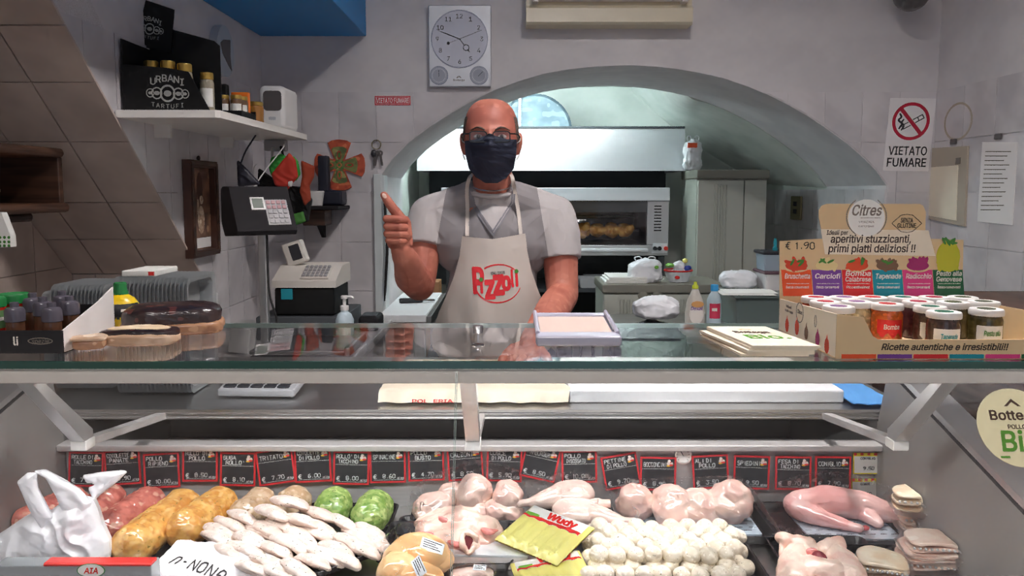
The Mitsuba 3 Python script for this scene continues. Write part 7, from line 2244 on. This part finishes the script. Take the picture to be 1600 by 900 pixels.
hand_m = hand_m + bones([[(P(634, 366, Yh + .006), .0165), (P(628, 344, Yh - .004), .0138), (P(615, 327, Yh - .014), .0120), (P(607, 316, Yh - .018), .0112), (P(600, 305, Yh - .020), .0090)]], 18)
hand_m = hand_m + bones([[(WRI, .028), (P(627, 390, Yh + .018), .025)]], 18)
hand1 = smoothed(hand_m, .0035, 6)
# resting hand on the board, flat with slightly curled fingers
hb = np.array((.030, 1.752, 1.100))
fwd = norm((-.30, -1, -.10))
side = norm(np.cross(fwd, Z_))
pm = [[(WR2, .026), (hb, .020)], [(hb + side * .028, .014), (hb + side * .030 + fwd * .045, .012)], [(hb - side * .028, .014), (hb - side * .026 + fwd * .045, .012)]]
h2 = bones(pm, 18) + m3.Manifold.batch_hull([m3.Manifold.sphere(r, 16).translate([float(q) for q in p]) for p, r in ((hb + side * .028, .013), (hb - side * .028, .013), (hb + side * .031 + fwd * .048 - Z_ * .004, .0105), (hb - side * .030 + fwd * .045 - Z_ * .004, .0105), (hb - fwd * .025, .020))])
for i, (o_, L_) in enumerate(((-.030, .058), (-.010, .072), (.011, .068), (.031, .054))):
    b0 = hb + side * o_ + fwd * .046 - Z_ * .004
    h2 = h2 + bones([[(b0, .0098), (b0 + fwd * L_ * .5 + Z_ * .004, .0090), (b0 + fwd * L_ * .8 - Z_ * .006, .0082), (b0 + fwd * L_ - Z_ * .012, .0074)]], 16)
t0 = hb - side * .026
h2 = h2 + bones([[(t0 - fwd * .01, .015), (t0 - side * .026 + fwd * .022 - Z_ * .006, .0115), (t0 - side * .040 + fwd * .048 - Z_ * .010, .0088)]], 16)
hand2 = smoothed(h2, .0035, 6)
body = trunk_man + to_man(hand1) + to_man(hand2) + head_man
obj(person, 'body', from_man(body), 'mat_skin', 60, label='tanned skin')
# thumb nail
tn = P(600.5, 306, Yh - .0305)
obj(person, 'thumb_nail', blob(tn, (.0048, .0015, .0070), 2, ry=-35), 'mat_bone', True)

# cropped hair round the sides and back
hv, hf = np.array(head.vertices), np.array(head.faces)
c = hv[hf].mean(1)
lim = .064 + .020 * np.clip((c[:, 1] - .02) / .07, 0, 1)
selm = (c[:, 2] > -.055 + .05 * (c[:, 1] < .03)) & (c[:, 2] < lim) & ((np.abs(c[:, 0]) > .0545 + .004 * (c[:, 2] > .03)) & (c[:, 1] > -.045 + .6 * np.clip(.02 - c[:, 2], 0, 1)) | (c[:, 1] > .05))
hs = tri(hv + np.array(head.vertex_normals) * .0012, hf[selm])
hs.remove_unreferenced_vertices()
hs.apply_translation(HC)
obj(person, 'hair', hs, 'mat_hair', True, label='very short cropped hair at the sides')
# eyes and brows
for sx in (-1, 1):
    e = HC + (sx * .031, -.0835, .008)
    ek = obj(person, 'eye', blob(e, (.0125, .010, .0065), 3), 'mat_eye_white', True)
    obj(ek, 'iris', blob(e + (0, -.0075, 0), (.0055, .0035, .0055), 3), 'mat_iris', True)
    obj(person, 'eyebrow', tube(curve([HC + (sx * .014, -.0985, .025), HC + (sx * .032, -.0965, .032), HC + (sx * .052, -.080, .025)], 14), np.interp(np.linspace(0, 1, 14), (0, .3, 1), (.0035, .0042, .0020)), 8, .6), 'mat_hair', True)


def drape(poly, target, off, step=.006, thick=.0016):
    """sheet over the front of a body: polygon in (x, z), laid on the target mesh as seen along y"""
    g = poly if hasattr(poly, 'geom_type') else sg.Polygon(poly)
    ms = []
    for q in getattr(g, 'geoms', [g]):
        vv, ff = trimesh.creation.triangulate_polygon(q, engine='earcut')
        vv = np.c_[vv, np.zeros(len(vv))]
        vv, ff = trimesh.remesh.subdivide_to_size(vv, ff, step, max_iter=12)
        mm = trimesh.Trimesh(vv, ff)
        mm.merge_vertices()
        ms.append(mm)
    mm = trimesh.util.concatenate(ms)
    vv = np.array(mm.vertices)
    o = np.c_[vv[:, 0], np.full(len(vv), 1.3), vv[:, 1]]
    loc, idx, _ = target.ray.intersects_location(o, np.tile([[0, 1.0, 0]], (len(o), 1)), multiple_hits=False)
    yy = np.full(len(vv), np.nan)
    yy[idx] = loc[:, 1]
    bad = np.isnan(yy)
    if bad.any():
        from scipy.spatial import cKDTree
        kd = cKDTree(vv[~bad, :2])
        yy[bad] = yy[~bad][kd.query(vv[bad, :2])[1]] + .004
    return vv, mm.faces, yy


def sheet_from(vv, ff, yy, off, thick=.0016):
    v1 = np.c_[vv[:, 0], yy - off, vv[:, 1]]
    mm = trimesh.Trimesh(v1, ff, process=False)
    if mm.face_normals[:, 1].mean() > 0: mm.invert()
    n = len(v1)
    e = np.sort(mm.edges, axis=1)
    u, inv, cnt = np.unique(e, axis=0, return_inverse=True, return_counts=True)
    b = mm.edges[cnt[inv.ravel()] == 1]
    v2 = v1 + (0, thick, 0)
    f = np.vstack([mm.faces, mm.faces[:, ::-1] + n, np.stack([b[:, 0], b[:, 0] + n, b[:, 1]], 1), np.stack([b[:, 1], b[:, 0] + n, b[:, 1] + n], 1)])
    return tri(np.vstack([v1, v2]), f)


# T-shirt: grey body, white sleeves
def sleeve_bones(S_, E_, nm):
    d_ = E_ - S_
    hem = S_ + d_ * (.40 if nm == 1 else .50)
    b_ = bones([[((MX - nm * .10, MY + .012, 1.412), .052), (S_ + (nm * .004, 0, -.004), .063), (S_ + d_ * .25, .064), (hem, .062), (hem + d_ / np.linalg.norm(d_) * .06, .060)]], 24)
    ax = d_ / np.linalg.norm(d_)
    return b_.trim_by_plane([float(-q) for q in ax], float(-(hem + ax * .012) @ ax))


shirt = bones([[((MX, MY, .96), .140), ((MX, MY, 1.12), .134), ((MX, MY + .006, 1.31), .116)], [((MX - .075, MY + .006, 1.305), .098), ((MX + .075, MY + .006, 1.305), .098)], [((MX - .050, MY, 1.0), .122), ((MX + .050, MY, 1.0), .122)],
               [((MX - .055, MY + .012, 1.432), .050), (SHL + (.012, 0, .0), .058)], [((MX + .055, MY + .012, 1.432), .050), (SHR + (-.012, 0, .0), .058)], [((MX - .05, MY + .02, 1.432), .050), ((MX + .05, MY + .02, 1.432), .050)],
               [((MX - .075, MY + .006, 1.305), .092), (SHL + (.016, 0, .0), .060)], [((MX + .075, MY + .006, 1.305), .092), (SHR + (-.016, 0, .0), .060)]])
shirt = shirt + sleeve_bones(SHL, EL, 1) + sleeve_bones(SHR, ER, -1)
shirt = smoothed(shirt, .0085, 16)
sv = np.array(shirt.vertices)
fold = .010 * (meshkit.fbm(sv * (16, 14, 9), 3, 4) - .5) + .004 * np.sin(sv[:, 2] * 70 + 14 * sv[:, 0] + 6 * meshkit.noise(sv * 12, 2)) * np.clip((1.32 - sv[:, 2]) / .2, 0, 1)
fold += .0045 * (meshkit.fbm(sv * (34, 30, 20), 2, 8) - .5)
shirt = tri(sv + np.array(shirt.vertex_normals) * fold[:, None], shirt.faces)
# raglan seams part the white sleeves from the grey body
rest = shirt
for nm in (1, -1):
    n_ = norm((-nm * 1.0, 0, .16))
    p_ = np.array((MX - nm * .142, 0, 1.36))
    sl = trimesh.intersections.slice_mesh_plane(rest, n_, p_)
    rest = trimesh.intersections.slice_mesh_plane(rest, -n_, p_)
    obj(person, 'sleeve', sl, 'mat_shirt_white', True, label='white short sleeve')
obj(person, 'shirt', rest, 'mat_shirt_grey', True, label='grey body of the T-shirt')

px2 = lambda px, py, Y=2.14: tuple(at_y(px, py, Y)[[0, 2]])
# white inset and striped V collar
inset = [px2(738, 298), px2(752, 303), px2(770, 305), px2(788, 303), px2(802, 295), px2(803, 320), px2(772, 366), px2(739, 322)]
chest = join(shirt, from_man(body))
vv, ff, yy = drape(inset, chest, 0)
obj(person, 'inset', sheet_from(vv, ff, yy, .004, .003), 'mat_shirt_white', 40, label='white inset at the neck')
for off_, w_ in ((0, .0024), (.0062, .0022)):
    ln = shapely.LineString([px2(731, 296), px2(736, 322), px2(770, 368), px2(803, 318), px2(805, 290)]).offset_curve(-off_ if False else off_).buffer(w_, cap_style=2)
    vv, ff, yy = drape(ln, chest, 0)
    obj(person, 'collar_stripe', sheet_from(vv, ff, yy, .0062, .002), 'mat_stripe', 40, label='dark grey stripe of the V collar')
# neck band closing round the neck
t_ = np.linspace(0, 2 * np.pi, 41)
nb = np.array([(MX + .066 * math.cos(q), MY + .004 + .063 * math.sin(q), 1.456 + .018 * math.sin(q) - .0 * math.cos(q)) for q in t_])
obj(person, 'neck_band', tube(nb, .0068, 10), 'mat_shirt_white', True)
# thin neck chain
t_ = np.radians(np.linspace(-150, -30, 25))
obj(person, 'neck_chain', tube([(MX + .060 * math.cos(q), MY - .000 + .060 * math.sin(q), 1.464 + .022 * (math.sin(q) + .5)) for q in t_], .0018, 6), 'mat_chrome')

# apron
ap = [px2(722, 369), px2(770, 373), px2(821, 365), px2(824, 392), px2(831, 425), px2(843, 460), px2(858, 492), px2(872, 530), px2(876, 640), px2(668, 640), px2(670, 530), px2(683, 492), px2(697, 462), px2(709, 432), px2(718, 400)]
vv, ff, yy = drape(ap, shirt, 0, .009)
xc = (vv[:, 0] - MX) / .11
# the bib hangs off the chest, so it is straighter than the shirt below it
yb_ = np.minimum(yy, np.interp(vv[:, 1], (1.0, 1.2, 1.33), (yy.min() + .004, yy.min() + .003, yy.min() + .014)) + .045 * np.abs(xc) ** 2.2)
yb_ = yb_ + .004 * np.sin(vv[:, 0] * 60 + 3 * vv[:, 1]) * np.clip((1.25 - vv[:, 1]) / .15, 0, 1) + .003 * (meshkit.fbm(np.c_[vv[:, 0] * 22, vv[:, 1] * 14, vv[:, 0] * 0], 3, 2) - .5)
apron_mesh = sheet_from(vv, ff, yb_, .010, .0022)
apk = obj(person, 'apron', apron_mesh, 'mat_apron', 50, label='cream white bib apron with a red logo')
for pts in ([(729, 370), (728, 330), (727, 296), (731, 279), (738, 268)], [(814, 368), (810, 330), (804, 296), (801, 279), (796, 268)]):
    p3 = []
    for a_, b_ in pts:
        xx, zz = px2(a_, b_)
        h_ = shirt.ray.intersects_location([[xx, 1.3, zz]], [[0, 1.0, 0]], multiple_hits=False)[0]
        p3.append((xx, (h_[0][1] if len(h_) else MY - .045) - .0115, zz))
    p3[-1] = (p3[-1][0], MY + .02, p3[-1][2] + .002)
    p3[-2] = (p3[-2][0], min(p3[-2][1], MY - .05), p3[-2][2])
    C3 = curve(p3, 24)
    P_ = np.stack([C3 + (-.0052, 0, 0), C3, C3 + (.0052, 0, 0)], 1)
    obj(apk, 'strap', grid_sheet(P_, .002), 'mat_apron', True)


def logo(mesh2d, mt, off, nm):
    """flat artwork (x right, z up in metres from the logo's middle) laid on the apron"""
    vv = np.array(mesh2d.vertices)
    c0 = np.array(px2(775.5, 440, 2.12))
    xz = vv[:, :2] @ np.array([[1, .06], [-.06, 1]]) + c0
    o = np.c_[xz[:, 0], np.full(len(xz), 1.3), xz[:, 1]]
    loc, idx, _ = apron_mesh.ray.intersects_location(o, np.tile([[0, 1.0, 0]], (len(o), 1)), multiple_hits=False)
    y_ = np.full(len(xz), np.median(loc[:, 1]))
    y_[idx] = loc[:, 1]
    d = vv[:, 2] / max(vv[:, 2].max(), 1e-9)
    obj(apk, nm, tri(np.c_[xz[:, 0], y_ - off - .0008 * d, xz[:, 1]], mesh2d.faces), mt, False)


def fat(m, t):
    return join([moved(m, (t * math.cos(q), t * math.sin(q), 0)) for q in np.arange(8) * math.pi / 4])


ell = affinity.translate(affinity.scale(disc(.0625, 64), 1.0, .84), .004, -.005)
ring = ell.difference(affinity.translate(affinity.scale(ell, .955, .93), .001, 0))
logo(prism(ring.intersection(sg.box(-.030, .02, .064, .08)).union(ring.intersection(sg.box(-.07, -.08, .062, -.016))), .001), 'mat_logo_red', .0004, 'logo')
let = []
for ch, x0_, x1_, y0_, h_ in (('P', -.061, -.033, -.0255, .065), ('i', -.0415, -.0375, -.0255, .034), ('z', -.030, -.006, -.042, .062), ('z', -.007, .019, -.033, .066), ('o', .016, .037, -.022, .046), ('l', .0415, .0445, -.0146, .042), ('i', .053, .0565, -.0146, .036)):
    let.append(moved(fat(text(ch, h_, .001, True, width=x1_ - x0_), .0021), (x0_ + (x1_ - x0_) * .5, y0_, 0)) if False else moved(fat(moved(text(ch, h_, .001, True, width=x1_ - x0_, align='l'), (0, 0, 0)), .0021), (x0_, y0_, 0)))
logo(join(let), 'mat_logo_red', .0008, 'logo')
logo(moved(text('DAL 1926', .0075, .001, True, width=.036, align='l'), (-.012, .020, 0)), 'mat_ink', .0006, 'logo')
logo(moved(prism(disc(.0055, 14), .001), (-.0395, .009, 0)), 'mat_leaf_green', .0024, 'logo')
logo(moved(prism(disc(.0055, 14), .001), (.0550, .024, 0)), 'mat_leaf_green', .0024, 'logo')

# face mask
mk = [px2(727, 221, 2.13), px2(742, 220, 2.13), px2(757, 215, 2.13), px2(766, 212, 2.13), px2(776, 215, 2.13), px2(792, 219, 2.13), px2(806, 219, 2.13), px2(805, 240, 2.13), px2(801, 262, 2.13), px2(790, 276, 2.13), px2(776, 284, 2.13), px2(758, 284, 2.13), px2(743, 275, 2.13), px2(733, 262, 2.13), px2(728, 240, 2.13)]
cc = np.array(mk).mean(0)
vv, ff, yy = drape(sg.Polygon(mk).buffer(.003, quad_segs=3), head_m, 0, .005)
# cloth bridges nose, cheeks and chin: smooth the relief and hold it clear of the face
from scipy.spatial import cKDTree
kd = cKDTree(vv[:, :2])
nb_ = kd.query_ball_point(vv[:, :2], .018)
ys = np.array([min(np.percentile(yy[i], 15), yy[j]) for j, i in enumerate(nb_)])
ys = np.array([ys[i].mean() for i in nb_])
ys = np.minimum(ys, yy)
ys = ys + .0012 * np.sin((vv[:, 1] - cc[1]) * 420) * (np.abs(vv[:, 0] - cc[0]) < .05)
mask_mesh = sheet_from(vv, ff, ys, .005, .0015)
mkk = obj(person, 'face_mask', mask_mesh, 'mat_mask_navy', 60, label='dark navy face mask')
for sx, px, in ((-1, 727), (1, 806)):
    a_ = np.array((px2(px, 223, 2.13)[0], HC[1] - .052, px2(px, 223, 2.13)[1]))
    b_ = HC + (sx * .080, .006, .004)
    obj(mkk, 'ear_loop', tube(curve([a_, (a_ + b_) / 2 + (sx * .006, 0, .004), b_ + (0, .012, .010), HC + (sx * .079, .018, -.030), HC + (sx * .071, -.020, -.050)], 20), .0016, 6), 'mat_apron', True)
# glasses
gz = HC[2] + .006
gy = HC[1] - .112
fr = []
for sx in (-1, 1):
    q = affinity.translate(rrect(-.0235, .0235, -.0155, .0150, .009), sx * .0305, 0)
    lens = obj(person, 'spectacles', placed(prism(q.difference(q.buffer(-.0028)), .0032), (HC[0], gy, gz), X_, Z_), 'mat_glasses', False, label='thin black spectacle rim')
    obj(lens, 'lens', placed(prism(q.buffer(-.002), .0004), (HC[0], gy - .001, gz), X_, Z_), 'mat_lens', False)
    obj(lens, 'temple', tube(curve([(HC[0] + sx * .053, gy, gz + .008), (HC[0] + sx * .070, gy + .020, gz + .008), (HC[0] + sx * .0785, gy + .075, gz + .006), (HC[0] + sx * .0785, gy + .125, gz + .002)], 16), .0018, 6), 'mat_glasses')
obj(person, 'nose_bridge', tube(curve([(HC[0] - .008, gy - .001, gz + .004), (HC[0], gy - .004, gz + .007), (HC[0] + .008, gy - .001, gz + .004)], 10), .0016, 6), 'mat_glasses')
# trousers and shoes
tr_ = bones([[((MX - .06, MY, .95), .134), ((MX + .06, MY, .95), .134)], [((MX - .085, MY, .88), .108), ((MX - .095, MY, .5), .078), ((MX - .10, MY + .01, .07), .062)], [((MX + .085, MY, .88), .108), ((MX + .095, MY, .5), .078), ((MX + .10, MY + .01, .07), .062)]])
obj(person, 'trousers', smoothed(tr_, .02, 8), 'mat_trousers', True)
for sx in (-1, 1):
    obj(person, 'shoe', moved(rough(blob((0, 0, 0), (.048, .125, .045), 3, power=.7), .002, 20, 1), (MX + sx * .105, MY - .045, .046)), 'mat_cloth_black', True)
